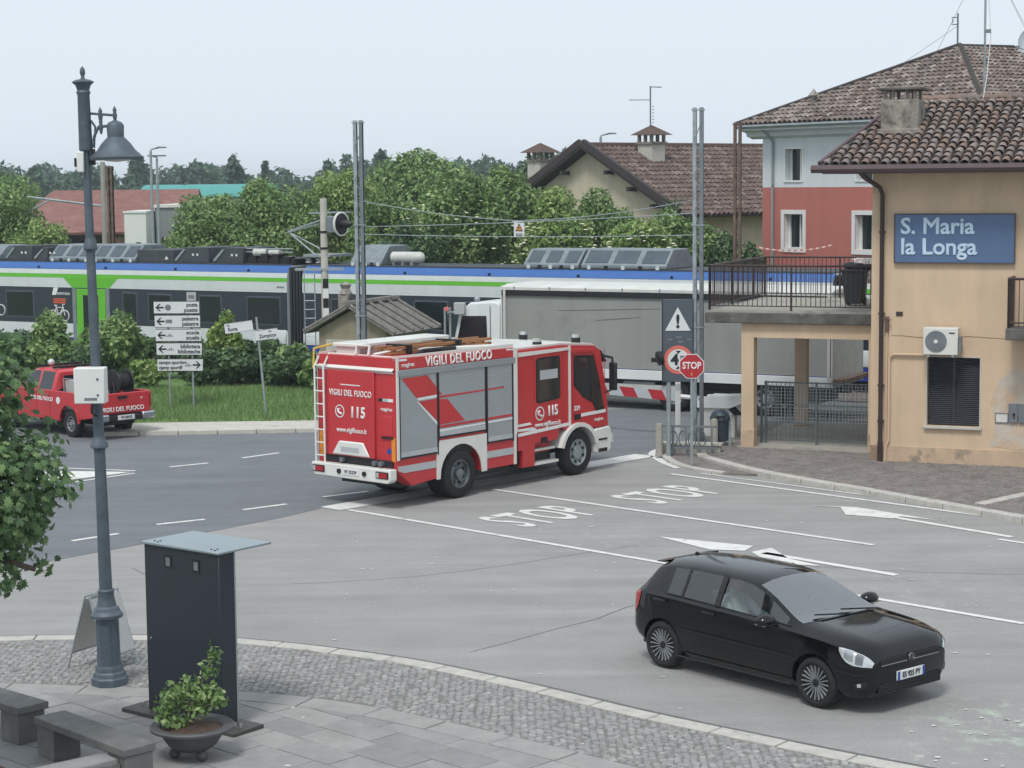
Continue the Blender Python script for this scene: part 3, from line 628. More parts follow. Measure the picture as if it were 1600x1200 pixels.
b = MB(); b.lathe([(.001, -.08), (.15, -.065), (.3, -.02), (.36, .015), (.36, .03), (.3, 0), (.15, -.045), (.001, -.06)], 20, Matrix.Translation((3.05, 3.0, 9.45)) @ Matrix.Rotation(R(70), 4, 'X')); b.build('dish', 'galv', sd_)
wire('mast', [(3.05, 3.1, 8.15), (3.05, 3.1, 9.4)], .025, 'galv', sd_); wire('arm', [(3.05, 2.95, 9.2), (2.75, 2.5, 9.3)], .012, 'galv', sd_)
b = MB(); b.box(2.71, 2.79, 2.44, 2.52, 9.26, 9.34); b.build('receiver', 'grey_metal', sd_)

# ---------------------------------------------------------------- terrace on columns
te = thing('terrace', 'flat roofed portico with weathered slab edge and iron railing', 'terrace', (8.0, 43.3, 0), SA_)
b = MB(); b.box(-4.15, -.002, 1.05, 6.4, 3.06, 3.30); b.build('slab', 'slab_edge', te, bevel=.02)
b = MB(); b.box(-4.1, -.003, 1.1, 6.3, 3.305, 3.36); b.build('paving', 'concrete', te)
b = MB(); b.box(-3.3, -.003, 1.2, 1.5, 2.72, 3.058); b.box(-3.3, -3.0, 1.5, 5.4, 2.72, 3.058); b.box(-3.3, -.003, 5.4, 5.7, 2.72, 3.058); b.build('beam', 'plaster_beige', te)
for x, y in ((-3.3, 1.2), (-3.05, 5.4), (-.3, 1.2), (-.3, 5.4)):
    b = MB(); b.box(x, x+.3, y, y+.3, .55, 2.718); c = b.build('column', 'plaster_beige', te); b = MB(); b.box(x-.01, x+.31, y-.01, y+.31, .1, .55); b.build('base', 'plinth', c, bevel=.01, seg=1)
b = MB(); b.box(-3.4, -.01, 1.15, 6.2, .10, .135); b.build('floor', 'concrete', te)
rl = bpy.data.objects.new('railing', None); COL.objects.link(rl); rl.parent = te
for (x0, y0, x1, y1) in ((-4.05, 1.12, -.02, 1.12), (-4.05, 1.12, -4.05, 6.25), (-4.05, 6.25, -.02, 6.25)):
    c = MB(); c.tube([(x0, y0, 4.4), (x1, y1, 4.4)], .025, 6); c.tube([(x0, y0, 3.46), (x1, y1, 3.46)], .014, 6); c.build('handrail', 'brown_metal', rl)
    L = math.hypot(x1-x0, y1-y0); n = int(L/.115)
    for k in range(n+1):
        t = k/n; X, Y = x0+(x1-x0)*t, y0+(y1-y0)*t; big = k % 17 == 0; r = .022 if big else .008; c = MB(); c.box(X-r, X+r, Y-r, Y+r, 3.36 if big else 3.46, 4.4); c.build('post' if big else 'baluster', 'brown_metal', rl)
# things on the terrace
mat('bin_dark', '#2d3034', .6, var=.15)
wb = thing('waste_bin', 'dark wheeled bin with bags on its lid on the terrace', 'bin', (8.0+.927*-1.1+.375*3.4, 43.3+.375*1.1+.927*3.4, 3.36), SA_)
b = MB(); b.add([(-.2, -.2, .05), (.2, -.2, .05), (.2, .2, .05), (-.2, .2, .05), (-.27, -.28, .82), (.27, -.28, .82), (.27, .28, .82), (-.27, .28, .82)], [(0,3,2,1),(4,5,6,7),(0,1,5,4),(1,2,6,5),(2,3,7,6),(3,0,4,7)]); b.build('body', 'bin_dark', wb, bevel=.02)
b = MB(); b.box(-.31, .31, -.33, .31, .82, .88); b.build('lid', 'bin_dark', wb, bevel=.02)
for x in (-.2, .2): b = MB(); b.cyl((x-.03, .22, .1), (x+.03, .22, .1), .1, n=12); b.build('wheel', 'rubber', wb)
bg_ = MB()
for k in range(5): bg_.ball((random.uniform(-.15, .75), random.uniform(-.1, .1), .93+random.uniform(-.02, .05)), .2, 8, .4)
bags = bg_.build('plastic_bag', 'black', None, loc=wb.location, rz=SA_); tag(bags, 'black crumpled bags heaped on the terrace bin', 'bag')
dr = thing('drying_rack', 'white drying rack with patterned cloth at the back of terrace', 'drying rack', (8.0+.927*-1.0+.375*5.2, 43.3+.375*1.0+.927*5.2, 3.36), SA_)
mat('cloth_pattern', '#cfc9c8', .9, var=.6, scale=14, col2='#a55f63', k2=.52, sc2=9)
b = MB()
for x in (-.5, 1.2):
    for y in (-.25, .25): b.tube([(x, y, 0), (x, -y, 1.05)], .012, 5)
b.tube([(-.5, -.25, 1.05), (1.2, -.25, 1.05)], .012, 5); b.tube([(-.5, .25, 1.05), (1.2, .25, 1.05)], .012, 5); b.build('frame', 'white', dr)
b = MB(); P = [(-.45+.6*k/8, -.27+.02*math.sin(k*1.7)) for k in range(9)]
for k in range(8): b.quad((*P[k], .45), (*P[k+1], .45), (*P[k+1], 1.07), (*P[k], 1.07))
cl = b.build('hanging_cloth', 'cloth_pattern', dr); sol = cl.modifiers.new('solid', 'SOLIDIFY'); sol.thickness = .008
# gate of the portico
gt = thing('gate', 'grey iron gate with wire mesh between the portico columns', 'gate', (8.0, 43.3, 0), SA_)
mat('gate_grey', '#5d6467', .5, .3, var=.15)
for x in (-3.05, -2.95, -1.72, -.06): b = MB(); b.box(x, x+.05, 2.0, 2.05, .13, 1.62 if x > -3 else 1.5); b.build('post', 'gate_grey', gt)
for z in (.2, .62, 1.05, 1.58): b = MB(); b.box(-2.9, -1.72, 2.01, 2.04, z, z+.035); b.box(-1.67, -.06, 2.01, 2.04, z, z+.035); b.build('rail', 'gate_grey', gt)
for k in range(27):
    x = -2.88+k*.107; b = MB(); b.box(x, x+.014, 2.018, 2.032, .2, 1.58); b.build('bar', 'gate_grey', gt)
b = MB()
for k in range(12): z = .68+k*.077; b.box(-2.9, -.06, 2.016, 2.024, z, z+.007)
for k in range(37): x = -2.85+k*.077; b.box(x, x+.007, 2.012, 2.018, .66, 1.6)
o = b.build('wire_mesh', 'galv', gt); o['kind'] = 'stuff'

# ---------------------------------------------------------------- red and white house beyond the railway
rh = thing('red_house', 'red and white plastered house with hipped tile roof behind the railway', 'house', (9.53, 74, 0), math.atan2(-.82, .57))
HL, HD = 10.9, 10.6
def wall_open(b, x0, x1, z0, z1, opens, y0=0, y1=.35):
    """a wall strip along x with window openings (each x0,x1,z0,z1 inside it)"""
    xs = x0
    for a in sorted(opens):
        b.box(xs, a[0], y0, y1, z0, z1); b.box(a[0], a[1], y0, y1, z0, a[2]); b.box(a[0], a[1], y0, y1, a[3], z1); xs = a[1]
    b.box(xs, x1, y0, y1, z0, z1)
lo_w = [(1.2, 2.2, 3.85, 5.1), (4.9, 5.9, 3.85, 5.1), (8.3, 9.3, 3.85, 5.1)]; up_w = [(1.25, 2.15, 6.35, 7.5), (4.95, 5.85, 6.35, 7.5), (8.35, 9.25, 6.35, 7.5)]
b = MB(); wall_open(b, 0, HL, 0, 6.09, lo_w); b.box(0, .35, .35, HD, 0, 6.09); b.box(HL-.35, HL, .35, HD, 0, 6.09); b.box(.35, HL-.35, HD-.35, HD, 0, 6.09); b.build('lower_wall', 'plaster_red', rh)
b = MB(); wall_open(b, 0, HL, 6.092, 8.1, up_w); b.box(0, .35, .35, HD, 6.092, 8.1); b.box(HL-.35, HL, .35, HD, 6.092, 8.1); b.box(.35, HL-.35, HD-.35, HD, 6.092, 8.1); b.build('upper_wall', 'plaster_white', rh)
b = MB(); b.prism([(-.62, 8.32), (-.62, 8.22), (-.3, 8.14), (-.25, 8.0), (-.06, 7.95), (-.001, 7.9), (-.001, 8.32)], 'x', -.62, HL+.62); b.build('cornice', 'plaster_white', rh)
b = MB(); b.prism([(-.74, 8.42), (-.76, 8.36), (-.70, 8.29), (-.62, 8.29), (-.62, 8.44)], 'x', -.74, HL+.74); b.build('gutter', 'galv', rh)
for W, up in ((lo_w, 0), (up_w, 1)):
    for x0, x1, z0, z1 in W:
        b = MB(); b.box(x0, x1, .28, .32, z0, z1); wn = b.build('window', 'window_dark', rh)
        b = MB(); f = .16 if not up else .07
        for a in ((x0-f, x0-.002, -.03, .02, z0-f, z1+f), (x1+.002, x1+f, -.03, .02, z0-f, z1+f), (x0-.002, x1+.002, -.03, .02, z1+.002, z1+f), (x0-.002, x1+.002, -.04, .02, z0-f, z0-.002)): b.box(*a)
        b.build('surround', 'white', wn)
        b = MB()
        for a in ((x0+.025, x0+.1, .22, .28, z0, z1), (x1-.08, x1-.002, .22, .28, z0, z1), ((x0+x1)/2+.1, (x0+x1)/2+.16, .22, .28, z0, z1)): b.box(*a)
        b.build('frame', 'white', wn)
        if not up:
            b = MB(); b.box(x0+.002, x0+.02, .021, .279, z0+.002, z1-.002); b.box(x0+.02, x1-.002, .021, .279, z0+.002, z0+.02); b.build('reveal_lining', 'white', wn)
b = MB(); b.tube([(.55, -.6, 8.3), (.6, -.3, 8.05), (.62, -.07, 7.8), (.62, -.07, .2)], .055, 8); b.build('downpipe', 'galv', rh)
rr = bpy.data.objects.new('roof', None); COL.objects.link(rr); rr.parent = rh
OV = .72; ax, ay, az, z0 = 5.45, 4.7, 11.1, 8.4; by = 7.6
def hipface(p0, p1, tops, nm):
    p0 = Vector(p0); p1 = Vector(p1); e = (p1-p0).normalized(); t0 = Vector(tops[0]); s0 = (t0-p0).dot(e); u = (t0-p0-e*s0); L = u.length; u.normalize()
    poly = [(0, 0), ((p1-p0).length, 0)] + [((Vector(t)-p0).dot(e), L) for t in tops[::-1]]
    tile_roof(p0, e, u, poly, .26, .34, 'tile_far', nm, rr, h_=.12)
c00, c10, c11, c01 = (-OV, -OV, z0), (HL+OV, -OV, z0), (HL+OV, HD+OV, z0), (-OV, HD+OV, z0)
hipface(c00, c10, [(ax, ay, az)], 'roof_tiles'); hipface(c10, c11, [(ax, ay, az), (ax, by, az)], 'roof_tiles')
b = MB(); b.add([c01, c00, (ax, ay, az), (ax, by, az), c11], [(0, 1, 2, 3), (0, 3, 4)]); b.build('roof_deck', 'roof_bed', rr)
for a, c in ((c00, (ax, ay, az)), (c10, (ax, ay, az)), ((ax, ay, az), (ax, by, az))): b = MB(); b.tube([Vector(a)+Vector((0, 0, .06)), Vector(c)+Vector((0, 0, .1))], .1, 6); b.build('ridge_cap', 'roof_bed', rr)
fl = MB(); fl.cyl((2.1, .6, 8.9), (2.1, .6, 9.45), .12, n=10); fl.lathe([(.22, 9.45), (.001, 9.7)], 10, Matrix.Translation((2.1, .6, 0))); fl.build('flue', 'old_stone', rr)
an = thing('antenna', 'short aerial with loop on the red house roof peak', 'antenna', (16.5, 72.2, 0)); wire('pole', [(-.1, 0, 11), (-.1, 0, 12.35)], .035, 'grey_metal', an); wire('loop', [(-.1, 0, 11.95), (-.32, 0, 11.95), (-.26, 0, 12.08), (-.32, 0, 12.2), (-.1, 0, 12.2)], .022, 'grey_metal', an)
wire('guy_wire', [(-.1, 0, 11.9), (-2.1, -.6, 10.6)], .008, 'grey_metal', an)

# ---------------------------------------------------------------- cream gabled house among the trees
gh = thing('gabled_house', 'cream house with broad brown tiled gable roof behind the trees', 'house', (3.1, 86, 0), math.atan2(-.75, .66))
# local x along the gable (right is nearer), local y along the ridge (away)
PK, SL = 7.9, .52; GL, GR, DEP = -5.8, 5.8, 13.
b = MB(); b.prism([(GL+.8, 0), (GR-.8, 0), (GR-.8, PK-(GR-.8)*SL-.15), (0, PK-.15), (GL+.8, PK+(GL+.8)*SL-.15)], 'y', .6, DEP-.4); b.build('wall', 'plaster_cream', gh)
for sgn, nm in ((1, 'roof_tiles'), (-1, 'roof_tiles')):
    u = Vector((-sgn, 0, SL)).normalized(); L = 5.8*math.hypot(1, SL); p0 = Vector((5.8*sgn, 0 if sgn > 0 else DEP, PK-5.8*SL)); e = Vector((0, sgn, 0))
    tile_roof(p0, e, u, [(0, 0), (DEP, 0), (DEP, L), (0, L)], .30, .40, 'tile_brown', nm, gh, h_=.12)
    v = MB(); v.slab([(0, -.02, PK+.03), (0, .18, PK+.03), (5.8*sgn, .18, PK-5.8*SL+.03), (5.8*sgn, -.02, PK-5.8*SL+.03)][::sgn], .32); v.build('verge_board', 'dark_wood', gh)
for x in (-4.2, -2.8, -1.4, 1.4, 2.8, 4.2): b = MB(); b.box(x-.08, x+.08, .1, .65, PK-abs(x)*SL-.5, PK-abs(x)*SL-.32); b.build('rafter', 'dark_wood', gh)
b = MB(); b.tube([(0, 0, PK+.08), (0, DEP, PK+.08)], .12, 6); b.build('ridge_cap', 'tile_brown', gh)
def chimney_house(x, y, zb, zt, label=None):
    c = MB(); c.box(x-.42, x+.42, y-.42, y+.42, zb, zt-.85); o = c.build('chimney', 'plaster_cream' if 0 else 'concrete_pale', gh)
    c = MB(); c.box(x-.5, x+.5, y-.5, y+.5, zt-.85, zt-.75); c.build('collar', 'old_stone', o)
    for dx in (-.38, 0, .38):
        for dy in (-.38, .38): c = MB(); c.box(x+dx-.06, x+dx+.06, y+dy-.06, y+dy+.06, zt-.75, zt-.45); c.build('post', 'old_stone', o)
    c = MB(); c.add([(x-.68, y-.68, zt-.45), (x+.68, y-.68, zt-.45), (x+.68, y+.68, zt-.45), (x-.68, y+.68, zt-.45), (x, y, zt)], [(0, 1, 4), (1, 2, 4), (2, 3, 4), (3, 0, 4), (3, 2, 1, 0)]); c.build('cap', 'tile_brown', o)
chimney_house(1.1, 3.3, 7.0, 8.85); chimney_house(-3.6, .9, 5.5, 8.15)
b = MB(); b.add([(4.0, 6.6, 7.2), (4.9, 13, 7.2), (1.6, 13.2, 8.3), (.8, 7.0, 8.3)], [(0, 1, 2, 3)]); 
wg = thing('house_wing', 'small ribbed tile roof wing right of the cream house', 'house', (8.6, 96, 0), R(-12))
b = MB(); b.prism([(0, 0), (4.6, 0), (4.6, 6.4), (2.3, 7.3), (0, 6.4)], 'x', 0, 3.6); b.build('wall', 'dark_wood', wg)
tile_roof((-.4, -.4, 6.3), (1, 0, 0), Vector((0, 2.7, 1.1)), [(0, 0), (4.4, 0), (4.4, 2.9), (0, 2.9)], .26, .36, 'tile_brown', 'roof_tiles', wg)
at_ = thing('television_antenna', 'tall comb antenna on the chimney of cream house', 'antenna', (6.25, 87.2, 8.8)); wire('pole', [(0, 0, 0), (0, 0, 1.75)], .035, 'grey_metal', at_); wire('boom', [(-.95, 0, 1.15), (0, 0, 1.15)], .025, 'grey_metal', at_); wire('boom', [(0, 0, 1.72), (.5, 0, 1.7)], .03, 'grey_metal', at_)
for k in range(6): wire('element', [(.08, -.2, .15+k*.14), (.16, .2, .15+k*.14)], .02, 'grey_metal', at_)
# ---------------------------------------------------------------- farm sheds on the left
bn = thing('barn', 'long open timber barn with red tiled roof on the left', 'barn', (-29.5, 113, 0), R(4))
b = MB(); b.slab([(0, -.8, 3.75), (11, -.8, 3.75), (11, 6, 6.15), (2.2, 6, 6.15)], .15); b.build('roof', 'barn_roof', bn)
b = MB(); b.slab([(2.2, 6, 6.15), (11, 6, 6.15), (11, 13, 3.75), (0, 13, 3.75)], .15); b.build('roof', 'barn_roof', bn)
b = MB(); b.box(.4, 10.7, 5.5, 6, 0, 4.5); b.build('back_wall', 'dark_wood', bn); b = MB(); b.box(0.2, 10.8, -.55, -.35, 3.5, 3.7); b.build('beam', 'dark_wood', bn)
for x in (2.3, 3.3, 5.1, 6.5, 7.6, 8.4, 9.5): b = MB(); b.box(x, x+random.uniform(.4, .8), -.3, -.15, 0, 3.5); b.build('board', 'plank', bn)
ws = thing('white_shed', 'white rendered shed end beside the barn', 'shed', (-20.5, 104, 0)); b = MB(); b.box(0, 1.15, 0, 5, 0, 4.95); b.build('wall', 'white', ws); b = MB(); b.box(.6, .85, -.03, .02, 2.6, 3.4); b.build('window', 'window_dark', ws); b = MB(); b.box(-.05, 1.2, -.05, 5, 4.95, 5.05); b.build('coping', 'white', ws)
gs_ = thing('grey_shed', 'grey flat roofed warehouse between barn and trees', 'shed', (-19.2, 106, 0)); b = MB(); b.box(0, 9, 0, 8, 0, 5.2); b.build('wall', 'plaster_grey', gs_); b = MB(); b.box(-.1, 9.1, -.1, 8, 5.2, 5.35); b.build('coping', 'white_dirty', gs_); b = MB(); b.box(.3, 3, -.04, 0, 0, 3.6); b.build('door', 'dark_wood', gs_)
gr_ = thing('barrel_roof_shed', 'far shed with teal barrel roof above the trees', 'shed', (-37, 200, 0)); b = MB(); pr_ = [(3.5*math.cos(PI*k/12)*1.2, 5.2+1.25*math.sin(PI*k/12)) for k in range(13)]
b.prism([(p[0], p[1]) for p in pr_], 'x', 0, 13); b.build('roof', 'teal', gr_, ang=50); b = MB(); b.box(.1, 12.9, -4, 4, 0, 5.2); b.build('wall', 'plaster_grey', gr_)
wh = thing('flat_shed', 'low grey shed with pale flat roof behind the trees', 'shed', (-9.2, 128, 0)); b = MB(); b.box(0, 3.6, 0, 6, 0, 5.1); b.build('wall', 'plaster_grey', wh); b = MB(); b.box(-1.6, 3.8, -.4, 6, 5.1, 5.3); b.build('roof', 'metal_roof', wh)
# ================================================================ train, lorry
mat('train_blue', '#335f9f', .4, var=.06, scale=1.5); mat('train_green', '#5fb02c', .4, var=.05); mat('train_white', '#c6cccd', .4, streak=.06, var=.05, scale=1.2)
mat('train_dark', '#2b333d', .35, var=.08, scale=1.5); mat('train_navy', '#22398c', .45, var=.1); mat('window_rim', '#454e58', .4, var=.05); mat('train_glass', '#1a2026', .08, var=.25, scale=1.2, spec=.8)
mat('train_roof', '#3d4247', .7, var=.25, scale=3); mat('unit_grey', '#7b8489', .55, .2, var=.2, scale=3); mat('unit_glass', '#46525a', .35, var=.2, scale=2)
mat('gangway', '#23272e', .8, var=.15); mat('tank', '#b9bab5', .5, var=.15, scale=4); mat('orange_print', '#d8603a', .6, var=.05)
TA = math.atan2(TD.y, TD.x)
def px_s(x): r = (x-800)/3050.; return (60.6*r-5.66)/(.869+.494*r)
S_J1, S_J2 = px_s(462), px_s(1318)            # the two gangways in view
SKIN = [(.75, .42), (1.25, .0), (2.63, .0), (3.05, .012), (3.30, .05), (3.42, .13), (3.55, .32)]  # (z, set-back)
def car(s0, s1, label, doors, windows, bogies=()):
    c = thing('train_car', label, 'train car', (TP.x, TP.y, 0), TA, 'cars of the regional train')
    L0, L1 = s0, s1; D = 2.85
    b = MB(); b.prism([(0, .75), (0, 3.05), (.05, 3.3), (.32, 3.55), (D-.32, 3.55), (D-.05, 3.3), (D, 3.05), (D, .75)], 'x', L0, L1); b.build('body', 'train_white', c)
    def band(z0, z1, m, nm, y0=-.004, xa=L0, xb=L1): b = MB(); b.quad((xa, y0, z0), (xb, y0, z0), (xb, y0, z1), (xa, y0, z1)); b.box(xa, xb, D, D+.004, z0, z1); return b.build(nm, m, c)
    band(1.27, 2.62, 'train_dark', 'window_band'); band(2.68, 2.98, 'train_white', 'upper_band'); 
    b = MB(); b.add([(L0, -.006, 2.985), (L1, -.006, 2.985), (L1, .004, 3.13), (L0, .004, 3.13)], [(0, 1, 2, 3)]); b.build('green_stripe', 'train_green', c)
    b = MB(); b.add([(L0, .044, 3.305), (L1, .044, 3.305), (L1, .12, 3.425), (L0, .12, 3.425), (L1, .315, 3.556), (L0, .315, 3.556)], [(0, 1, 2, 3), (3, 2, 4, 5)]); b.build('cantrail', 'train_blue', c)
    s_ = L0+.9
    while s_ < L1: b = MB(); b.cyl((s_, .05, 3.37), (s_, .09, 3.375), .05, n=8); b.build('lifting_point', 'black', c); s_ += 3.3
    b = MB(); b.box(L0+.02, L1-.02, .02, D-.02, .4, .748); b.build('skirt', 'train_navy', c)
    b = MB(); b.box(L0+.1, L1-.1, .3, D-.3, 3.551, 3.6); b.build('roof', 'train_roof', c)
    for d0, d1 in doors:
        m = (d0+d1)/2; b = MB(); b.quad((d0-.62, -.008, 2.985), (d1+.62, -.008, 2.985), (d1+.2, -.008, 2.62), (d0-.2, -.008, 2.62))
        b.build('door_header', 'train_green', c)
        b = MB(); b.box(d0, d1, -.02, .05, .55, 2.58); d = b.build('door', 'train_green', c, bevel=.02)
        b = MB(); b.box(d0+.33, d1-.33, -.026, -.018, 1.05, 2.35); b.build('pane', 'train_glass', d, bevel=.02)
        for x in (d0-.2, d1+.02): b = MB(); b.box(x, x+.18, -.012, .03, .6, 2.62); b.build('door_post', 'unit_grey', d)
        b = MB(); b.box(d0-.05, d1+.05, -.1, .05, .48, .55); b.build('step', 'unit_grey', d)
    for x0, x1, z0, z1 in windows:
        b = MB(); b.box(x0-.05, x1+.05, -.012, .02, z0-.05, z1+.05); w_ = b.build('window', 'window_rim', c, bevel=.09, seg=3); b = MB(); b.box(x0, x1, -.018, .0, z0, z1); b.build('pane', 'train_glass', w_, bevel=.08, seg=3)
    for s_ in bogies:
        for k in (-.9, .9):
            b = MB(); b.cyl((s_+k, .55, .58), (s_+k, .75, .58), .42, n=20); b.cyl((s_+k, .5, .58), (s_+k, .55, .58), .1, n=10); b.build('wheel', 'rust', c)
        b = MB(); b.box(s_-1.5, s_+1.5, .3, .5, .45, .72); b.build('bogie_frame', 'black', c, bevel=.03)
    return c
def wins(*pxs): return [(px_s(a), px_s(b_), 1.5, 2.42) for a, b_ in pxs]
G1 = .33
carA = car(px_s(-420), S_J1-G1, 'train car with bicycle symbol and green door behind the pickup', [(px_s(121), px_s(166))], wins((12, 53), (234, 268), (314, 346), (388, 438), (-90, -50), (-180, -140), (-270, -230)) + [(px_s(194), px_s(214), 1.4, 2.45)], (S_J1-G1-1.6, px_s(-330)))
carB = car(S_J1+G1, S_J2-G1, 'train car in the middle behind hut and lorry', [(px_s(1010), px_s(1065))], wins((520, 560), (650, 700), (730, 775), (860, 905), (1140, 1190), (1230, 1280)), (S_J1+G1+1.6, S_J2-G1-1.6))
carC = car(S_J2+G1, S_J2+22, 'train car seen past the terrace at the right', [(S_J2+4.5, S_J2+5.9)], [(S_J2+1.4, S_J2+3.2, 1.5, 2.42)], (S_J2+G1+1.6,))
for s_, lb in ((S_J1, 'dark gangway joint between cars beside the signal ladder'), (S_J2, 'dark gangway joint between cars seen under the terrace')):
    g = thing('gangway_joint', lb, 'train joint', (TP.x, TP.y, 0), TA)
    b = MB()
    for k in range(5): x = s_-G1+.002+k*(2*G1/5); b.box(x+.02, x+2*G1/5-.024, .12, 2.7, .5, 3.5); 
    b.build('bellows', 'gangway', g, bevel=.02, seg=1); b = MB(); b.box(s_-G1+.004, s_+G1-.004, .22, 2.6, .6, 3.42); b.build('core', 'black', g)
# print on car A
def onside(p, z): return frame((px_s(p), -.012, z), (1, 0, 0), (0, 0, 1))
text('TRENITALIA', .13, 'white_print', carA, onside(100, 2.38), .01); 
b = MB(); b.prism([(0, 0), (.2, 0), (.32, .28), (.1, .28)], 'y', -.014, -.006); o = b.build('emblem', 'white_print', carA); o.location = (px_s(83), 0, 2.33)
for k in range(3): b = MB(); b.box(px_s(85), px_s(104), -.012, -.006, 2.02+k*.07, 2.06+k*.07); b.build('badge_line', 'orange_print', carA)
b = MB()
for cx in (-.27, .3):
    b.tube([(cx+.2*math.cos(t*PI/8), -.014, .2+.2*math.sin(t*PI/8)) for t in range(17)], .022, 4)
for p in ([(-.27, .2), (-.12, .5), (.22, .5), (.3, .2)], [(-.12, .5), (0, .2), (-.27, .2)], [(0, .2), (.22, .5)], [(.22, .5), (.2, .62), (.3, .62)], [(-.12, .5), (-.15, .57)], [(-.22, .58), (-.07, .58)]): b.tube([(x, -.014, z) for x, z in p], .02, 4)
o = b.build('bicycle_symbol', 'white_print', carA); o.location = (px_s(93), 0, 1.36)
text('HITACHI', .08, 'black_print', carA, onside(440, 2.8), .0)
for p in (-48,): text('TRENITALIA', .13, 'white_print', carA, onside(p, 1.75), .01)
b = MB(); 
for cx in (-.27, .3): b.tube([(cx+.2*math.cos(t*PI/8), -.014, .2+.2*math.sin(t*PI/8)) for t in range(17)], .022, 4)
o = b.build('bicycle_symbol', 'white_print', carA); o.location = (px_s(-6), 0, 1.5)
# lower white boxes over the bogies at the joints
for s_, c in ((S_J1-G1-1.35, carA), (S_J1+G1+.05, carB), (S_J2+G1+.05, carC), (S_J2-G1-1.35, carB)):
    b = MB(); b.prism([(-.06, .8), (-.09, 1.0), (-.02, 1.3), (.1, 1.3), (.1, .8)], 'x', s_, s_+1.3); b.build('bogie_cover', 'train_white', c, bevel=.02)
    b = MB(); b.box(s_+.05, s_+1.25, -.05, .1, .38, .79); b.build('bogie_skirt', 'train_navy', c)
# roof equipment (bolted to the cars: parts)
def pod(c, p0, p1, h=.62, split=3, d0=.32, d1=2.5, glass=True):
    x0, x1 = px_s(p0), px_s(p1); b = MB(); z = 3.6
    b.prism([(d0, z+.12), (d0+.55, z+h), (d1-.55, z+h), (d1, z+.12), (d1, z), (d0, z)], 'x', x0, x1); o = b.build('roof_unit', 'unit_grey', c, bevel=.03)
    if glass:
        n = split; W = (x1-x0)/n
        for k in range(n):
            a, e = x0+W*k+.12, x0+W*(k+1)-.08; t = lambda f: (d0+.55*f, z+.12+(h-.12)*f)
            q = MB(); (ya, za), (yb, zb) = t(.12), t(.88); q.slab([(a, ya-.01, za+.012), (e, ya-.01, za+.012), (e, yb-.01, zb+.012), (a, yb-.01, zb+.012)], .02); q.build('panel', 'unit_glass', o)
    for k in range(5): q = MB(); x = x0+(x1-x0)*(k+.5)/5; q.box(x-.06, x+.06, d0-.03, d0+.02, z-.02, z+.1); q.build('foot', 'black' if k % 2 else 'train_white', o)
    return o
def louvre(c, p0, p1, h=.6):
    x0, x1 = px_s(p0), px_s(p1); z = 3.6; b = MB(); b.prism([(x0, z), (x0+.55, z+h), (x1, z+h), (x1, z)], 'y', .4, 2.3); o = b.build('roof_unit', 'train_roof', c, bevel=.02)
    q = MB(); q.slab([(x0+.02, .5, z+.09), (x0+.02, 2.2, z+.09), (x0+.5, 2.2, z+h-.03), (x0+.5, .5, z+h-.03)], .03); q.build('panel', 'unit_grey', o)
    q = MB(); q.prism([(x0+.1, z+.07), (x0+.52, z+h-.07), (x0+.62, z+h-.07), (x0+.2, z+.07)], 'y', .37, .4); q.build('strip', 'galv', o)
    for dx in (.9, 1.1): q = MB(); q.box(x0+dx, x0+dx+.08, .39, .4, z+.25, z+.33); q.build('label_plate', 'white', o)
pod(carA, 70, 135, .6); pod(carA, 137, 205, .62); louvre(carA, 262, 318, .55); louvre(carA, 322, 372, .55); louvre(carA, -2, 42, .55); louvre(carA, 42, 66, .5)
b = MB(); b.box(px_s(205), px_s(262), .45, 2.3, 3.6, 4.05); b.build('roof_box', 'train_roof', carA, bevel=.02)
b = MB(); b.add([(px_s(248), .44, 3.7), (px_s(254), .44, 3.7), (px_s(251), .44, 3.83)], [(0, 1, 2)]); b.build('warning_mark', 'white_print', carA)
pod(carA, -120, -55, .6); pod(carA, -52, -8, .55, glass=False)
b = MB(); b.box(px_s(345), px_s(450), .5, 2.3, 3.6, 3.78); 
for p in (350, 364, 380, 398, 415, 432): x = px_s(p); b.box(x, x+.3, .45, .8, 3.62, 3.62+random.uniform(.2, .42))
o = b.build('roof_box', 'black', carA)
for p0, p1, r in ((384, 404, .15), (408, 424, .12)): b = MB(); b.cyl((px_s(p0), .65, 3.98), (px_s(p1), .65, 3.98), r, n=14); b.build('air_tank', 'tank', carA)
b = MB(); b.box(px_s(344), px_s(360), .44, .48, 3.75, 3.98); b.build('label_plate', 'white', carA)
for z in (4.0, 4.12): b = MB(); b.tube([(px_s(340), .6, z), (px_s(445), .6, z)], .025, 6); b.build('pipe', 'galv', carA)
pod(carB, 541, 590, .66, glass=False); pod(carB, 812, 898, .6); pod(carB, 902, 1036, .62, split=3)
b = MB(); x0, x1 = px_s(597), px_s(638); b.cyl((x0, .8, 3.86), (x1, .8, 3.86), .2, n=16); b.ball((x1, .8, 3.86), .2, 10); b.build('air_tank', 'tank', carB)
for p in (602, 616, 630): b = MB(); b.box(px_s(p), px_s(p)+.05, .55, 1.0, 3.6, 3.72); b.build('tank_cradle', 'galv', carB)
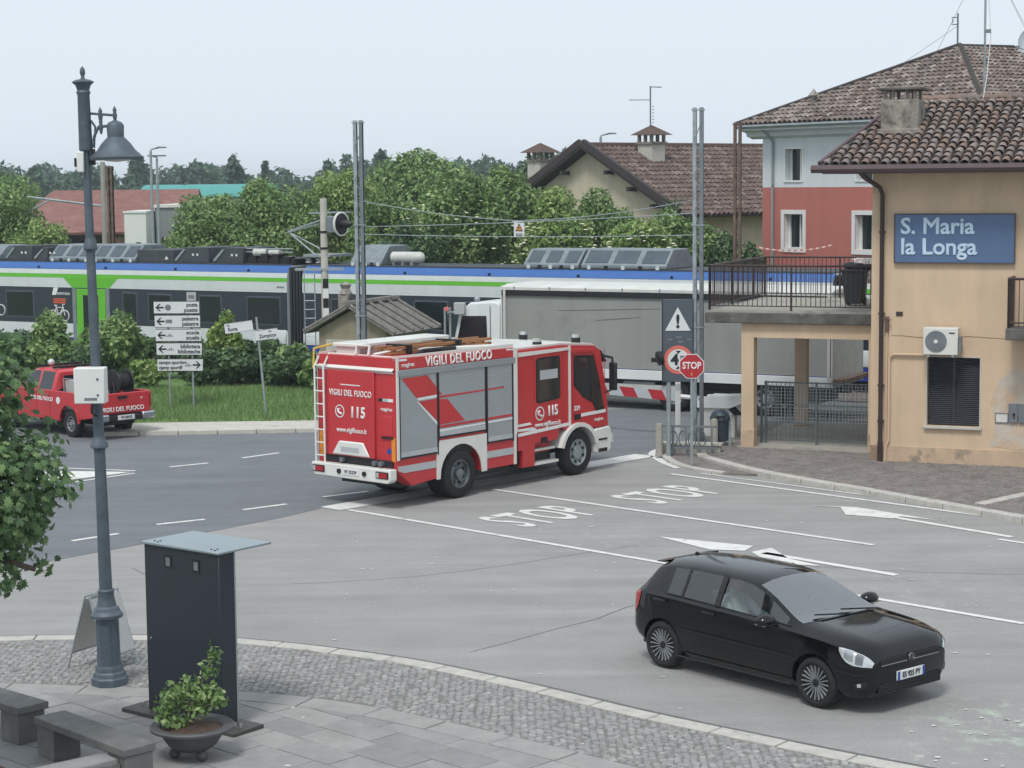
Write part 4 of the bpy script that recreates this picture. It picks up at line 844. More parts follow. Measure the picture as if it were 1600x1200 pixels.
# pantograph
pn = thing('pantograph', 'folded pantograph raised on the train roof by the signal', 'pantograph', (TP.x, TP.y, 3.6), TA)
xa, xb, xk, xt = px_s(495), px_s(440), px_s(417), px_s(492)
b = MB(); b.box(px_s(458), px_s(500), .7, 2.1, .25, .33); b.build('base_frame', 'galv', pn)
for y in (.95, 1.8): b = MB(); b.tube([(px_s(470), y, .33), (xk, 1.4, 1.1)], .03, 6); b.build('lower_arm', 'galv', pn)
b = MB(); b.tube([(xk, 1.4, 1.1), (px_s(500), 1.4, 1.75)], .035, 6); b.tube([(xk, 1.3, 1.06), (px_s(502), 1.35, 1.6)], .02, 6); b.build('upper_arm', 'galv', pn)
b = MB(); b.box(px_s(470), px_s(500), .6, 2.2, 1.75, 1.8); b.build('collector_head', 'galv', pn)
for p in (433, 462, 478): b = MB(); b.lathe([(.06, 0), (.14, .05), (.06, .1), (.14, .15), (.06, .2), (.1, .25)], 12, Matrix.Translation((px_s(p), .9, 0))); b.build('insulator', 'tank', pn)

# ---------------------------------------------------------------- curtain-sided lorry
mat('tarp', '#8a8c88', .6, streak=.08, var=.06, scale=.8, bump=.1, bscale=4, col2='#7e807d', k2=.58, sc2=.7)
mat('lorry_white', '#d3d6d6', .4, streak=.08, var=.05, scale=2, coat=.2); mat('lorry_frame', '#b7b8b4', .5, var=.12, scale=3); mat('roof_tarp', '#c4c6c0', .6, var=.1, scale=2)
glassmat('glass_dark', (.35, .42, .42), .10)
LA = math.atan2(-.485, .875); LO = Vector((8.47, 51.57))        # rear near corner, local +x towards the rear
lo = thing('lorry', 'white cabbed lorry with long grey curtain sided box behind the barrier', 'lorry', (LO.x, LO.y, 0), LA)
BL, BW = 10.0, 2.5
b = MB(); b.box(-BL, 0, .04, BW-.04, 1.15, 3.33); b.build('curtain', 'tarp', lo)
b = MB(); b.prism([(0, 3.3), (0, 3.38), (.35, 3.46), (BW-.35, 3.46), (BW, 3.38), (BW, 3.3)], 'x', -BL, 0); b.build('roof', 'roof_tarp', lo)
for k in range(9): b = MB(); x = -BL+.4+k*1.15; b.box(x, x+.03, -.01, .03, 3.32, 3.4); b.build('clip', 'grey_metal', lo)
b = MB(); b.box(-BL, 0, -.015, .04, 3.14, 3.29); b.build('top_rail', 'black', lo)
b = MB(); b.box(-BL, 0, -.02, .045, .86, 1.13); b.build('sideboard', 'lorry_white', lo, bevel=.01, seg=1)
for k in (0, 3): b = MB(); x = -BL+.06+k*3.28; b.box(x, x+.08, -.03, .04, .86, 3.3); b.build('pillar', 'lorry_frame', lo)
for x0, x1, z in ((-8.2, -5.0, 2.75), (-7, -5.6, 2.5)): b = MB(); b.tube([(x0, .035, z), (x0*.5+x1*.5, .03, z+.06), (x1, .035, z+.12)], .012, 4); b.build('crease', 'tarp', lo)
b = MB(); b.box(-BL-.03, -BL, .0, BW, .86, 3.42); b.build('front_board', 'lorry_white', lo)
b = MB(); b.box(0, .04, 0, BW, .86, 3.4); b.build('rear_frame', 'lorry_frame', lo)
b = MB(); b.box(.05, .3, .1, BW-.1, 1.0, 1.08); b.add([(.05, .15, .9), (1.2, .15, 1.3), (1.2, 2.3, 1.3), (.05, 2.3, .9), (.05, .15, .98), (1.2, .15, 1.38), (1.2, 2.3, 1.38), (.05, 2.3, .98)], [(0,3,2,1),(4,5,6,7),(0,1,5,4),(1,2,6,5),(2,3,7,6),(3,0,4,7)]); b.build('tail_lift', 'rust', lo)
b = MB(); b.box(-BL, -.1, .55, .75, .55, .84); b.box(-BL, -.1, BW-.75, BW-.55, .55, .84); b.build('chassis', 'black', lo)
b = MB(); b.box(-BL+.3, -.5, .5, 2.0, .36, .6); b.build('underbody_shade_box', 'black', lo)  # plain dark box added under the lorry to deepen the shade on the ground
b = MB(); b.box(-6.9, -4.4, .06, .12, .38, .72); b.build('side_guard', 'lorry_frame', lo); b = MB(); b.box(-6.2, -5.2, .15, .6, .35, .8); b.build('fuel_tank', 'galv', lo, bevel=.04)
def wheel(par, M, rad, wd, rim_r, rimmat='galv', spokes=0, hubr=.12, dish=.06, spokemat=None, nuts=0, holes=0):
    """tyre and rim; local z is the axle, +z faces outward; outer face at z=0"""
    b = MB(); b.lathe([(rim_r, -.02), (rim_r+.02, .0), (rad*.86, .0), (rad*.96, -.02), (rad, -.05), (rad, -wd+.05), (rad*.96, -wd+.02), (rad*.86, -wd), (rim_r, -wd)], 32, M, cap=False); w_ = b.build('wheel', 'rubber', par)
    b = MB(); b.lathe([(rim_r, -.015), (rim_r-.015, -.012), (rim_r-.03, -dish), (rim_r*.55, -dish-.02), (hubr, -dish+.01), (hubr*.9, -.02), (.001, -.012)], 32, M, cap=False); b.build('rim', rimmat, w_)
    for k in range(spokes):
        a = 2*PI*k/spokes; b = MB(); Q = M @ Matrix.Rotation(a, 4, 'Z'); h = .004+rim_r*.022
        b.add([(hubr*.7, -h*.5, -dish+.012), (hubr*.7, h*.5, -dish+.012), (rim_r-.012, h*.8, -.01), (rim_r-.012, -h*.8, -.01), (hubr*.7, -h*.5, -dish-.01), (hubr*.7, h*.5, -dish-.01), (rim_r-.012, h*.8, -.035), (rim_r-.012, -h*.8, -.035)], [(3,2,1,0),(4,5,6,7),(0,1,5,4),(1,2,6,5),(2,3,7,6),(3,0,4,7)], Q); b.build('spoke', spokemat or rimmat, w_)
    for k in range(holes):
        a = 2*PI*(k+.5)/holes; rr_ = rim_r*.72; b = MB(); b.cyl((rr_*math.cos(a), rr_*math.sin(a), -dish-.02), (rr_*math.cos(a), rr_*math.sin(a), -dish+.012), rim_r*.12, n=10, M=M); b.build('vent_hole', 'black', w_)
    for k in range(nuts):
        a = 2*PI*k/nuts; b = MB(); b.cyl((hubr*1.35*math.cos(a), hubr*1.35*math.sin(a), -dish-.01), (hubr*1.35*math.cos(a), hubr*1.35*math.sin(a), -dish+.03), .014, n=6, M=M); b.build('nut', 'grey_metal', w_)
    return w_
def wmat(x, y, z, right=True):
    """wheel frame with outward axis -y (right side of something that faces +x) or +y"""
    return Matrix.Translation((x, y, z)) @ (Matrix.Rotation(PI/2, 4, 'X') if right else Matrix.Rotation(-PI/2, 4, 'X'))
for x in (-1.9, -4.6, -10.55): wheel(lo, wmat(x, .06, .48), .48, .3, .27, 'galv', hubr=.13, dish=.1, holes=8)
for x in (-1.9, -10.55): wheel(lo, wmat(x, BW-.06, .48, False), .48, .3, .27, 'galv', hubr=.13, dish=.1, holes=8)
# cab
cx0, cx1 = -BL-1.75, -BL-.12
b = MB(); prof = [(cx1, .7), (cx1, 2.88), (cx1-.2, 2.95), (cx1-1.0, 2.9), (cx0+.25, 2.62), (cx0+.05, 1.75), (cx0, 1.1), (cx0+.03, .55), (cx0+.75, .55), (cx0+.78, .75)]
b.prism([(p[0], p[1]) for p in prof], 'y', .1, BW-.1); cab = b.build('cab', 'lorry_white', lo, bevel=.06, seg=3)
b = MB(); b.prism([(cx0+.18, 1.72), (cx0+.36, 2.5), (cx1-.45, 2.52), (cx1-.42, 1.72)], 'y', .085, .11); b.build('side_window', 'train_glass', cab)
b = MB(); b.slab([(cx0+.035, .25, 1.75), (cx0+.035, BW-.25, 1.75), (cx0+.225, BW-.28, 2.58), (cx0+.225, .28, 2.58)][::-1], .03); b.build('windscreen', 'train_glass', cab)
for z in (1.6,): b = MB(); b.box(cx1-.75, cx1-.55, .08, .1, z-.12, z-.07); b.build('door_handle', 'black', cab)
b = MB(); b.prism([(cx1-.33, .75), (cx1-.33, 2.8), (cx1-.31, 2.8), (cx1-.31, .75)], 'y', .09, .102); b.build('door_seam', 'black', cab)
b = MB(); b.box(cx0-.15, cx0+.0, -.08, .04, 1.75, 2.35); b.tube([(cx0+.1, .1, 2.5), (cx0-.08, -.02, 2.45), (cx0-.08, -.02, 2.3)], .02, 5); b.tube([(cx0+.1, .1, 1.7), (cx0-.08, -.02, 1.75)], .02, 5); b.build('mirror', 'black', cab, bevel=.02)
b = MB(); b.ball((cx1-.9, .35, 2.98), .09, 8); b.build('beacon', 'galv', cab)
for y in (.12, BW-.4): b = MB(); b.box(cx0-.02, cx0+.05, y, y+.28, .72, .95); b.build('headlight', 'chrome', cab)
b = MB(); b.box(cx0-.03, cx0+.06, .12, BW-.12, .42, .7); b.build('bumper', 'black', cab, bevel=.02)
# ================================================================ vehicles
mat('fire_red', '#bb3237', .3, streak=.06, var=.05, scale=2, coat=.25); mat('fire_white', '#d6d6d0', .35, var=.05, scale=3, coat=.2)
mat('shutter_grey', '#9da2a5', .45, .15, var=.05, scale=2); mat('reflect_silver', '#b5babd', .4, .2, var=.05); mat('trim_grey', '#9aa1a6', .4, .4, var=.05)
mat('car_black', '#08090b', .07, var=.02, spec=.5); mat('plastic_black', '#16171a', .55, var=.1); mat('seat', '#2a2b2e', .8, var=.1)
mat('interior', '#24262a', .8, var=.1); mat('lamp_red', '#a01318', .25, var=.05, coat=.6); mat('lamp_amber', '#d88a2a', .3, var=.05); mat('lamp_clear', '#c3c8ca', .12, .3, var=.1, scale=20, coat=1.)
mat('plate_white', '#d5d7d6', .4, var=.03); mat('plate_blue', '#23469b', .4, var=.03); mat('plate_letter', '#22252c', .5, var=.02)
mat('wood', '#9a6b45', .7, var=.25, scale=6, stretch=(1, 6, 6)); mat('alloy_dark', '#26282b', .4, .4, var=.1); mat('alloy', '#868a8d', .35, .15, var=.08)
mat('skin', '#b98a74', .55, var=.05); mat('shirt', '#b8c0c2', .85, var=.1, scale=8); mat('hair', '#3a2a20', .8, var=.2); mat('yellow', '#d2b04a', .5, var=.1); mat('box_grey', '#a9abaa', .6, var=.1)
glassmat('glass_car', (.74, .83, .81), .11); glassmat('glass_screen', (.86, .93, .91), .31)
# ---------------------------------------------------------------- fire engine; local x forward, y left, origin under the rear axle
FA = math.atan2(.766, .64); sr = Vector((.766, -.64)); FP = Vector((-1.07, 39.34)) - sr*1.07
fe = thing('fire_engine', 'red and white fire engine with grey shutters lettered VIGILI DEL FUOCO', 'fire engine', (FP.x, FP.y, 0), FA)
HW = 1.085; XR, XB, XC, XF = -1.88, 1.74, 3.61, 4.98
def side(pts, nm, m, par=fe, y=-HW, th=.012, bev=0):
    """flat panel on the right side, polygon in (x,z), and its twin on the left"""
    b = MB(); b.prism(pts, 'y', -y-.002, -y+th); b.build(nm, m, par, bevel=bev); b = MB(); b.prism(pts, 'y', y-th, y+.002); return b.build(nm, m, par, bevel=bev)
# superstructure with wheel arch
R_A = .62
arch = [(-R_A*math.cos(t*PI/12)*1.03, .5+R_A*math.sin(t*PI/12)) for t in range(13)]
prof = [(XR, .98), (XR, 2.99), (XB, 2.95), (XB, .50), (.72, .50)] + arch[::-1] + [(-.72, .5), (XR+.42, .44), (XR+.02, .76)]
b = MB(); b.prism(prof, 'y', -HW, HW); body = b.build('superstructure', 'fire_red', fe)
b = MB(); b.box(XR, XB, -.45, .45, .45, .97); b.box(XB, XF, -.45, .45, .45, .95); b.build('chassis', 'plastic_black', fe); b = MB(); b.box(.75, 3.2, -.85, .85, .34, .6); b.build('underbody_shade_box', 'black', fe); b = MB(); b.box(XR+.35, -.7, -.8, .8, .38, .6); b.build('underbody_shade_box', 'black', fe)  # besides the chassis, dark underbody boxes added to darken the shadow beneath
b = MB(); b.box(-.8, .8, -HW+.05, HW-.05, .9, 1.2); b.build('wheel_well', 'black', fe)
# white arch surround
ar2 = [(-(R_A+.11)*math.cos(t*PI/12), .5+(R_A+.09)*math.sin(t*PI/12)) for t in range(13)]
side([(-.74, .47), (-.74, 1.0), (-.64, 1.25), (.80, 1.25), (.80, .47), (.64, .47)]+arch[::-1]+[(-.64, .47)], 'wheel_arch', 'fire_white', th=.02)
# top fascia, rail, corner posts
side([(XR+.05, 2.765), (XR+.05, 2.98), (XB-.02, 2.94), (XB-.02, 2.765)], 'fascia', 'fire_red', th=.015)
side([(XR+.03, 2.625), (XR+.03, 2.755), (XB, 2.755), (XB, 2.625)], 'shutter_box', 'trim_grey', th=.03, bev=.008)
side([(XR-.002, .98), (XR-.002, 2.995), (XR+.06, 2.995), (XR+.06, .98)], 'corner_post', 'fire_white', th=.022)
side([(XB-.06, .5), (XB-.06, 2.955), (XB+.06, 2.92), (XB+.06, 1.2), (XB+.01, 1.1), (XB+.01, .5)], 'corner_post', 'fire_white', th=.026)
text('VIGILI DEL FUOCO', .265, 'white_print', fe, frame((-.02, -HW-.019, 2.86), (1, 0, 0), (0, 0, 1)), .032, sx=.80, sp=1.15)
text('magirus', .12, 'white_print', fe, frame((-1.55, -HW-.019, 2.85), (1, 0, 0), (0, 0, 1)), .01)
for p in ([(XR+.08, 2.93), (XR+.3, 2.93), (XR+.3, 2.97), (XR+.08, 2.975)], [(XB-.28, 2.91), (XB-.04, 2.905), (XB-.04, 2.935), (XB-.28, 2.945)]): side(p, 'white_flash', 'white_print', th=.018)
# roller shutters, each with its own slats, rail and handle bar
for x0, x1, z0 in ((XR+.08, -.70, 1.0), (-.66, .78, 1.30), (.83, XB-.09, 1.03)):
    b = MB(); b.box(x0, x1, -HW-.008, -HW+.01, z0, 2.63); s_ = b.build('roller_shutter', 'shutter_grey', fe); n = 36; hh = (2.62-z0)/n
    b = MB()
    for k in range(n): z = z0+k*hh; b.add([(x0+.02, -HW-.009, z), (x1-.02, -HW-.009, z), (x1-.02, -HW-.013, z+hh*.4), (x0+.02, -HW-.013, z+hh*.4), (x1-.02, -HW-.009, z+hh*.9), (x0+.02, -HW-.009, z+hh*.9)], [(0, 1, 2, 3), (3, 2, 4, 5)])
    o = b.build('slats', 'shutter_grey', s_, ang=80); o['kind'] = 'stuff'
    for xx in (x0-.02, x1-.012): b = MB(); b.box(xx, xx+.032, -HW-.022, -HW, z0-.03, 2.63); b.build('guide_rail', 'black', s_)
    b = MB(); b.box(x0+.02, x1-.02, -HW-.03, -HW-.012, z0-.0, z0+.03); b.build('handle_bar', 'black', s_); b = MB(); b.box(x0+.02, x1-.02, -HW-.02, -HW-.010, z0+.035, z0+.13); b.build('base_slat', 'reflect_silver', s_)
# red diagonal and stripes over the shutters
def dec(pts, m): b = MB(); b.prism(pts, 'y', -HW-.0165, -HW-.0135); return b.build('stripe', m, fe)
for (pts, m) in (([(-1.74, 2.59), (-.99, 2.60), (-.715, 2.33), (-.715, 2.19), (-1.31, 2.17)], 'fire_red'), ([(-.655, 2.27), (-.56, 2.18), (-.655, 2.18)], 'fire_red'), ([(-1.31, 2.165), (-.715, 2.185), (-.715, 2.13), (-1.26, 2.115)], 'white_print'), ([(-1.24, 2.09), (-.715, 2.105), (-.715, 1.655)], 'fire_red'), ([(-1.31, 2.10), (-1.25, 2.08), (-.715, 1.64), (-.715, 1.57)], 'white_print'),
                 ([(-.655, 2.09), (-.40, 2.07), (.12, 1.59), (-.655, 1.57)], 'fire_red'), ([(-.655, 2.11), (.76, 2.135), (.76, 2.165), (-.655, 2.155)], 'fire_red'), ([(.85, 2.135), (1.37, 2.145), (1.37, 2.175), (.85, 2.165)], 'fire_red'),
                 ([(-.655, 1.50), (.76, 1.515), (.76, 1.56), (-.655, 1.55)], 'fire_red'), ([(.85, 1.515), (XB-.11, 1.525), (XB-.11, 1.575), (.85, 1.565)], 'fire_red'), ([(-.655, 1.43), (.76, 1.445), (.76, 1.485), (-.655, 1.475)], 'white_print'), ([(.85, 1.45), (XB-.11, 1.46), (XB-.11, 1.50), (.85, 1.49)], 'white_print')): dec(pts, m)
# lower skirts
for x0, x1 in ((XR+.42, -.76), (.78, XB-.08)):
    side([(x0, .72), (x0, .86), (x1, .86), (x1, .72)], 'skirt_stripe', 'reflect_silver', th=.012)
b = MB(); b.prism([(XR+.02, .78), (XR+.18, .72), (-1.46, .72), (-1.46, .86), (XR+.02, .86)], 'y', -HW-.012, -HW); b.build('skirt_stripe', 'reflect_silver', fe)
# rear face
RX = XR
b = MB(); b.box(RX-.05, RX, -.52, .78, .97, 2.70); door = b.build('rear_shutter', 'fire_red', fe, bevel=.02)
def rear(o_y, z): return frame((RX-.056, o_y, z), (0, -1, 0), (0, 0, 1))
text('VIGILI DEL FUOCO', .17, 'white_print', fe, rear(.12, 2.24), .02, sx=.74, sp=1.12); text('115', .30, 'white_print', fe, rear(-.08, 1.86), .035, sx=.85, sp=1.15); text('www.vigilfuoco.it', .14, 'white_print', fe, rear(.1, 1.50), .012, sx=.85)
def emblem(M, r, par):
    b = MB(); b.lathe([(r, -.002), (r, .002), (r*.84, .002), (r*.84, -.002), (r, -.002)], 20, M, cap=False); b.build('emblem_ring', 'white_print', par)
    b = MB(); b.tube([(-r*.45, r*.4, 0), (-r*.3, -r*.1, 0), (r*.1, -r*.3, 0), (r*.5, -r*.4, 0)], r*.16, 5, M=M); b.tube([(-r*.5, r*.0, 0), (0, r*.4, 0)], r*.12, 5, M=M); b.build('emblem_handset', 'white_print', par)
emblem(rear(.42, 1.87), .13, fe)
b = MB(); b.box(RX-.054, RX-.048, -.15, .4, 2.40, 2.42); b.build('white_line', 'white_print', fe)
b = MB(); b.prism([(.62, 1.0), (-.42, 1.0), (-.25, 1.28), (.42, 1.28)], 'x', RX-.11, RX-.05); hd = b.build('door_handle_panel', 'fire_white', fe, bevel=.03); b = MB(); b.box(RX-.115, RX-.108, -.15, .35, 1.07, 1.17); b.build('recess', 'reflect_silver', hd)
b = MB(); b.box(RX-.02, RX, -.98, -.70, 1.45, 1.85); b.build('hatch', 'fire_red', fe, bevel=.012); b = MB(); b.box(RX-.03, RX, -1.0, -.68, 1.4, 1.43); b.build('hatch_catch', 'black', fe)
for y0, y1, m in ((-1.0, -.86, 'white_print'), (-.86, -.72, 'reflect_silver'), (-.72, -.6, 'black')): b = MB(); b.box(RX-.008, RX, y0, y1, 2.13, 2.19); b.build('flag_strip', m, fe)
text('magirus', .1, 'white_print', fe, frame((RX-.004, -.82, 1.98), (0, -1, 0), (0, 0, 1)), .01)
b = MB(); b.cyl((RX-.006, -.88, 1.15), (RX, -.88, 1.15), .06, n=12); b.build('round_badge', 'plate_blue', fe)
for s_ in (-1, 1):
    b = MB(); b.box(RX-.012, RX-.003, s_*1.0-.05, s_*1.0+.05, .95, 1.42); b.build('marker_light', 'lamp_amber', fe)
b = MB(); b.box(RX-.03, RX+.02, -.98, .9, .84, .965); b.build('coupling_recess', 'black', fe)
for y in (.35, -.55, -.72): b = MB(); b.cyl((RX-.12, y, .9), (RX, y, .9), .05, n=10); b.build('hose_coupling', 'grey_metal', fe)
b = MB(); b.prism([(1.07, .62), (1.09, .68), (1.09, .82), (-1.09, .82), (-1.09, .60), (-1.02, .54), (1.0, .56)], 'x', RX-.22, RX-.02); bp = b.build('bumper', 'fire_white', fe, bevel=.02)
for y in (-.88, .88):
    b = MB(); b.box(RX-.235, RX-.218, y-.17, y+.17, .63, .77); l_ = b.build('tail_light', 'black', bp, bevel=.02); b = MB(); b.box(RX-.245, RX-.234, y-.14, y+.07, .65, .75); b.build('lens', 'lamp_red', l_); b = MB(); b.box(RX-.245, RX-.234, y+.08, y+.14, .65, .75); b.build('lens', 'lamp_clear', l_)
b = MB(); b.box(RX-.235, RX-.219, -.25, .22, .63, .75); b.build('number_plate', 'plate_white', bp); text('VF 25229', .09, 'plate_letter', bp, frame((RX-.237, -.02, .69), (0, -1, 0), (0, 0, 1)), .01)
for y in (.3, -.4): b = MB(); b.cyl((RX-.25, y, .69), (RX-.2, y, .69), .05, n=12); b.build('hook', 'black', bp)
# rear ladder on the left of the tail
for y in (.80, 1.05): b = MB(); b.tube([(RX-.12, y, .75), (RX-.12, y, 2.75), (RX+.05, y, 3.0)], .022, 6); b.build('ladder_rail', 'fire_white', fe)
for k in range(8): b = MB(); z = .95+k*.26; b.tube([(RX-.12, .80, z), (RX-.12, 1.05, z)], .016, 6); b.build('ladder_rung', 'fire_white', fe)
b = MB(); b.tube([(RX-.12, 1.08, 2.7), (RX-.1, 1.08, 3.1), (RX+.4, 1.08, 3.15)], .022, 6); b.build('hand_rail', 'yellow', fe)
# roof deck
b = MB(); b.box(XR+.05, XB-.1, -HW+.05, HW-.05, 2.9, 2.97); b.build('roof_deck', 'fire_white', fe)
for y in (-HW+.04, HW-.08): b = MB(); b.box(XR+.0, XB, y, y+.04, 2.94, 3.03); b.build('roof_rail', 'fire_white', fe)
b = MB(); b.add([(XR-.06, -1.04, 2.74), (XR-.06, 1.04, 2.74), (XR+.25, 1.04, 3.0), (XR+.25, -1.04, 3.0), (XR, -1.04, 2.68), (XR, 1.04, 2.68)], [(3, 2, 1, 0), (0, 1, 5, 4)]); b.build('rear_slope', 'fire_white', fe)
b = MB(); b.box(XR+.3, 1.2, .25, .95, 3.12, 3.2); b.box(XR+.35, XR+.45, .3, .9, 2.94, 3.12); b.box(1.0, 1.1, .3, .9, 2.94, 3.12); b.build('equipment_box', 'fire_white', fe, bevel=.02)
for y in (-.1, -.45):
    for dz in (0, .09):
        b = MB(); b.box(XR+.5, 1.75, y, y+.07, 2.99+dz, 3.05+dz); b.build('ladder_beam', 'wood', fe)
for k in range(10): b = MB(); x = XR+.7+k*.3; b.cyl((x, -.45, 3.06), (x, -.05, 3.06), .018, n=6); b.build('ladder_rung', 'wood', fe)
for x in (-.9, .6): b = MB(); b.box(x, x+.08, -.55, .1, 2.95, 3.17); b.build('strap', 'black', fe)
b = MB(); b.tube([(XR+.2, .2, 3.0), (XR+.25, .2, 3.18), (XR+.25, -.15, 3.18), (XR+.2, -.15, 3.0)], .03, 6); b.tube([(XR+.3, -.2, 3.0), (XR+.8, -.3, 3.05), (1.4, -.8, 3.0)], .04, 6); b.build('pipework', 'fire_white', fe)
b = MB(); b.cyl((XR+.12, -.35, 2.82), (XR+.12, -.35, 2.95), .08, n=12); b.build('rear_beacon', 'black', fe)
b = MB(); b.tube([(XR+.9, -.75, 2.96), (XR+1.3, -.62, 3.03), (.3, -.7, 3.03)], .05, 6); b.build('hose', 'rubber', fe)
# cab: crew section and front section
cprof = [(XB+.07, 1.15), (XB+.07, 2.80), (XB+.12, 2.88), (XC-.2, 2.88), (XC+.9, 2.80), (XC+1.12, 2.68), (XF-.12, 2.1), (XF, 1.5), (XF+.02, .98), (XC+.75, .98)] + [(3.88+.62*math.cos(t*PI/10), .5+.62*math.sin(t*PI/10)) for t in range(1, 8)] + [(3.3, 1.15)]
b = MB(); b.prism(cprof, 'y', -HW+.02, HW-.02); cab = b.build('cab', 'fire_red', fe, bevel=.05, seg=3)
b = MB(); b.prism([(XB+.1, 2.885), (XB+.14, 2.92), (XC-.2, 2.93), (XC+.9, 2.85), (XC+1.0, 2.80), (XC+.9, 2.81), (XC-.2, 2.89)], 'y', -HW+.1, HW-.1); b.build('cab_roof', 'fire_white', cab)
side([(XB+.12, 2.74), (XB+.12, 2.83), (XC-.02, 2.83), (XC-.02, 2.77)], 'roof_edge', 'fire_white', cab, y=-HW+.02, th=.02); side([(XC-.03, 1.05), (XC-.03, 2.86), (XC+.03, 2.86), (XC+.03, 1.05)], 'cab_joint', 'fire_white', cab, y=-HW+.02, th=.022)
side([(XC+.06, 2.70), (XC+.06, 2.79), (XC+.85, 2.74), (XC+.85, 2.66)], 'roof_edge', 'fire_red', cab, y=-HW+.02, th=.03, bev=.01)
b = MB(); b.slab([(XC+1.13, -.9, 2.66), (XF-.10, -.94, 2.10), (XF+.0, -.96, 1.55), (XF+.0, .96, 1.55), (XF-.10, .94, 2.10), (XC+1.13, .9, 2.66)], .03); b.build('windscreen', 'train_glass', cab)
def cabwin(pts, nm):
    b = MB(); c = Vector((sum(p[0] for p in pts)/len(pts), sum(p[1] for p in pts)/len(pts))); big = [tuple(c+(Vector(p)-c)*1.09) for p in pts]
    b.prism(big, 'y', -HW+.005, -HW+.03); o = b.build('window_seal', 'black', cab, bevel=.008); b = MB(); b.prism(pts, 'y', -HW+.0, -HW+.01); b.build(nm, 'train_glass', o)
cabwin([(2.50, 1.78), (2.50, 2.60), (2.55, 2.63), (3.20, 2.64), (3.25, 2.60), (3.25, 1.82), (3.2, 1.78), (2.55, 1.74)], 'door_glass')
cabwin([(3.80, 1.98), (3.80, 2.55), (3.84, 2.58), (4.46, 2.54), (4.62, 2.1), (4.80, 1.42), (4.52, 1.40), (4.42, 1.58), (4.1, 1.72)], 'door_glass')
b = MB(); b.box(4.33, 4.36, -HW-.004, -HW+.004, 1.62, 2.54); b.build('window_divider', 'black', cab)
b = MB(); b.box(2.58, 3.18, -HW-.003, -HW+.001, 2.2, 2.4); b.build('hanging_jacket', 'reflect_silver', cab)
for x0, x1 in ((2.38, 3.38), (3.72, 4.86)):     # door outlines
    b = MB(); 
    for a in ((x0, x0+.012, 1.15, 2.72), (x1, x1+.012, 1.15, 2.72)): b.box(a[0], a[1], -HW+.012, -HW+.022, a[2], a[3])
    b.build('door_seam', 'red_print', cab)
text('115', .30, 'white_print', cab, frame((3.02, -HW+.012, 1.50), (1, 0, 0), (0, 0, 1)), .032, sx=.8); emblem(frame((2.58, -HW+.012, 1.48), (1, 0, 0), (0, 0, 1)), .15, cab)
text('www.vigilfuoco.it', .14, 'white_print', cab, frame((2.85, -HW+.012, 1.24), (1, 0, 0), (0, 0, 1)), .012, sx=.9); text('229', .14, 'white_print', cab, frame((3.87, -HW+.012, 1.47), (1, 0, 0), (0, 0, 1)), .015); text('magirus', .1, 'white_print', cab, frame((4.65, -HW+.012, 1.16), (1, 0, 0), (0, 0, 1)), .01)
for pts in ([(XB+.1, 1.05), (XB+.1, 1.12), (XC-.04, 1.19), (XC-.04, 1.12)], [(XB+.1, 1.16), (XB+.1, 1.21), (2.35, 1.21), (2.5, 1.14), (2.4, 1.14)], [(XB+.1, 1.26), (XB+.1, 1.31), (2.25, 1.32), (2.3, 1.27)], [(4.02, 1.27), (4.02, 1.34), (4.9, 1.36), (4.9, 1.29)]): side(pts, 'stripe', 'white_print', cab, y=-HW+.02, th=.012)
for x, z in ((2.72, .9), (3.88, 1.28)): side([(x-.1, z-.06), (x+.1, z-.06), (x+.1, z+.06), (x-.1, z+.06)], 'door_handle', 'black', cab, y=-HW+.02, th=.02)
side([(XB+.1, .75), (XB+.1, 1.148), (3.27, 1.148), (3.2, .9), (3.15, .86), (2.4, .86), (2.4, .75)], 'sill_panel', 'fire_red', cab, y=-HW+.03, th=.01)
b = MB(); b.box(2.0, 2.4, -HW+.02, -.5, .38, .75); b.box(2.4, 3.2, -HW+.25, -.5, .38, .85); b.build('step_box', 'fire_red', cab)
for z, y in ((.38, -HW+.02), (.66, -HW+.12)): b = MB(); b.box(2.4, 3.22, y, -HW+.3, z, z+.05); b.build('step', 'fire_white', cab)
b = MB(); b.box(XB+.08, 2.0, -HW+.12, -.5, .42, 1.1); b.build('exhaust_housing', 'black', fe)
fa = [(3.9-.68*math.cos(t*PI/12), .5+.66*math.sin(t*PI/12)) for t in range(1, 12)]; fi = [(3.9-.58*math.cos(t*PI/12), .5+.57*math.sin(t*PI/12)) for t in range(1, 12)]
for y0, y1 in ((-HW-.05, -HW+.35), (HW-.35, HW+.05)): b = MB(); b.prism(fa+fi[::-1], 'y', y0, y1); b.build('mudguard', 'fire_white', cab)
b = MB(); b.prism([(4.5, .42), (4.5, .95), (XF+.04, .97), (XF+.12, .9), (XF+.1, .45), (XF, .38)], 'y', -HW+.0, HW-.0); bp = b.build('front_bumper', 'fire_white', cab, bevel=.03)
for z0, z1 in ((.42, .5), (.68, .72)): b = MB(); b.box(4.62, XF-.05, -HW-.01, -HW+.1, z0, z1); b.build('entry_step', 'black', bp)
for y in (-.95, .95): b = MB(); b.box(XF+.09, XF+.13, y-.18, y+.18, .6, .8); b.build('headlight', 'lamp_clear', bp)
b = MB(); b.prism([(4.45, 2.80), (4.86, 2.66), (5.04, 2.42), (5.0, 2.39), (4.80, 2.60), (4.42, 2.74)], 'y', -1.0, 1.0); b.build('sun_visor', 'black', cab, bevel=.01)
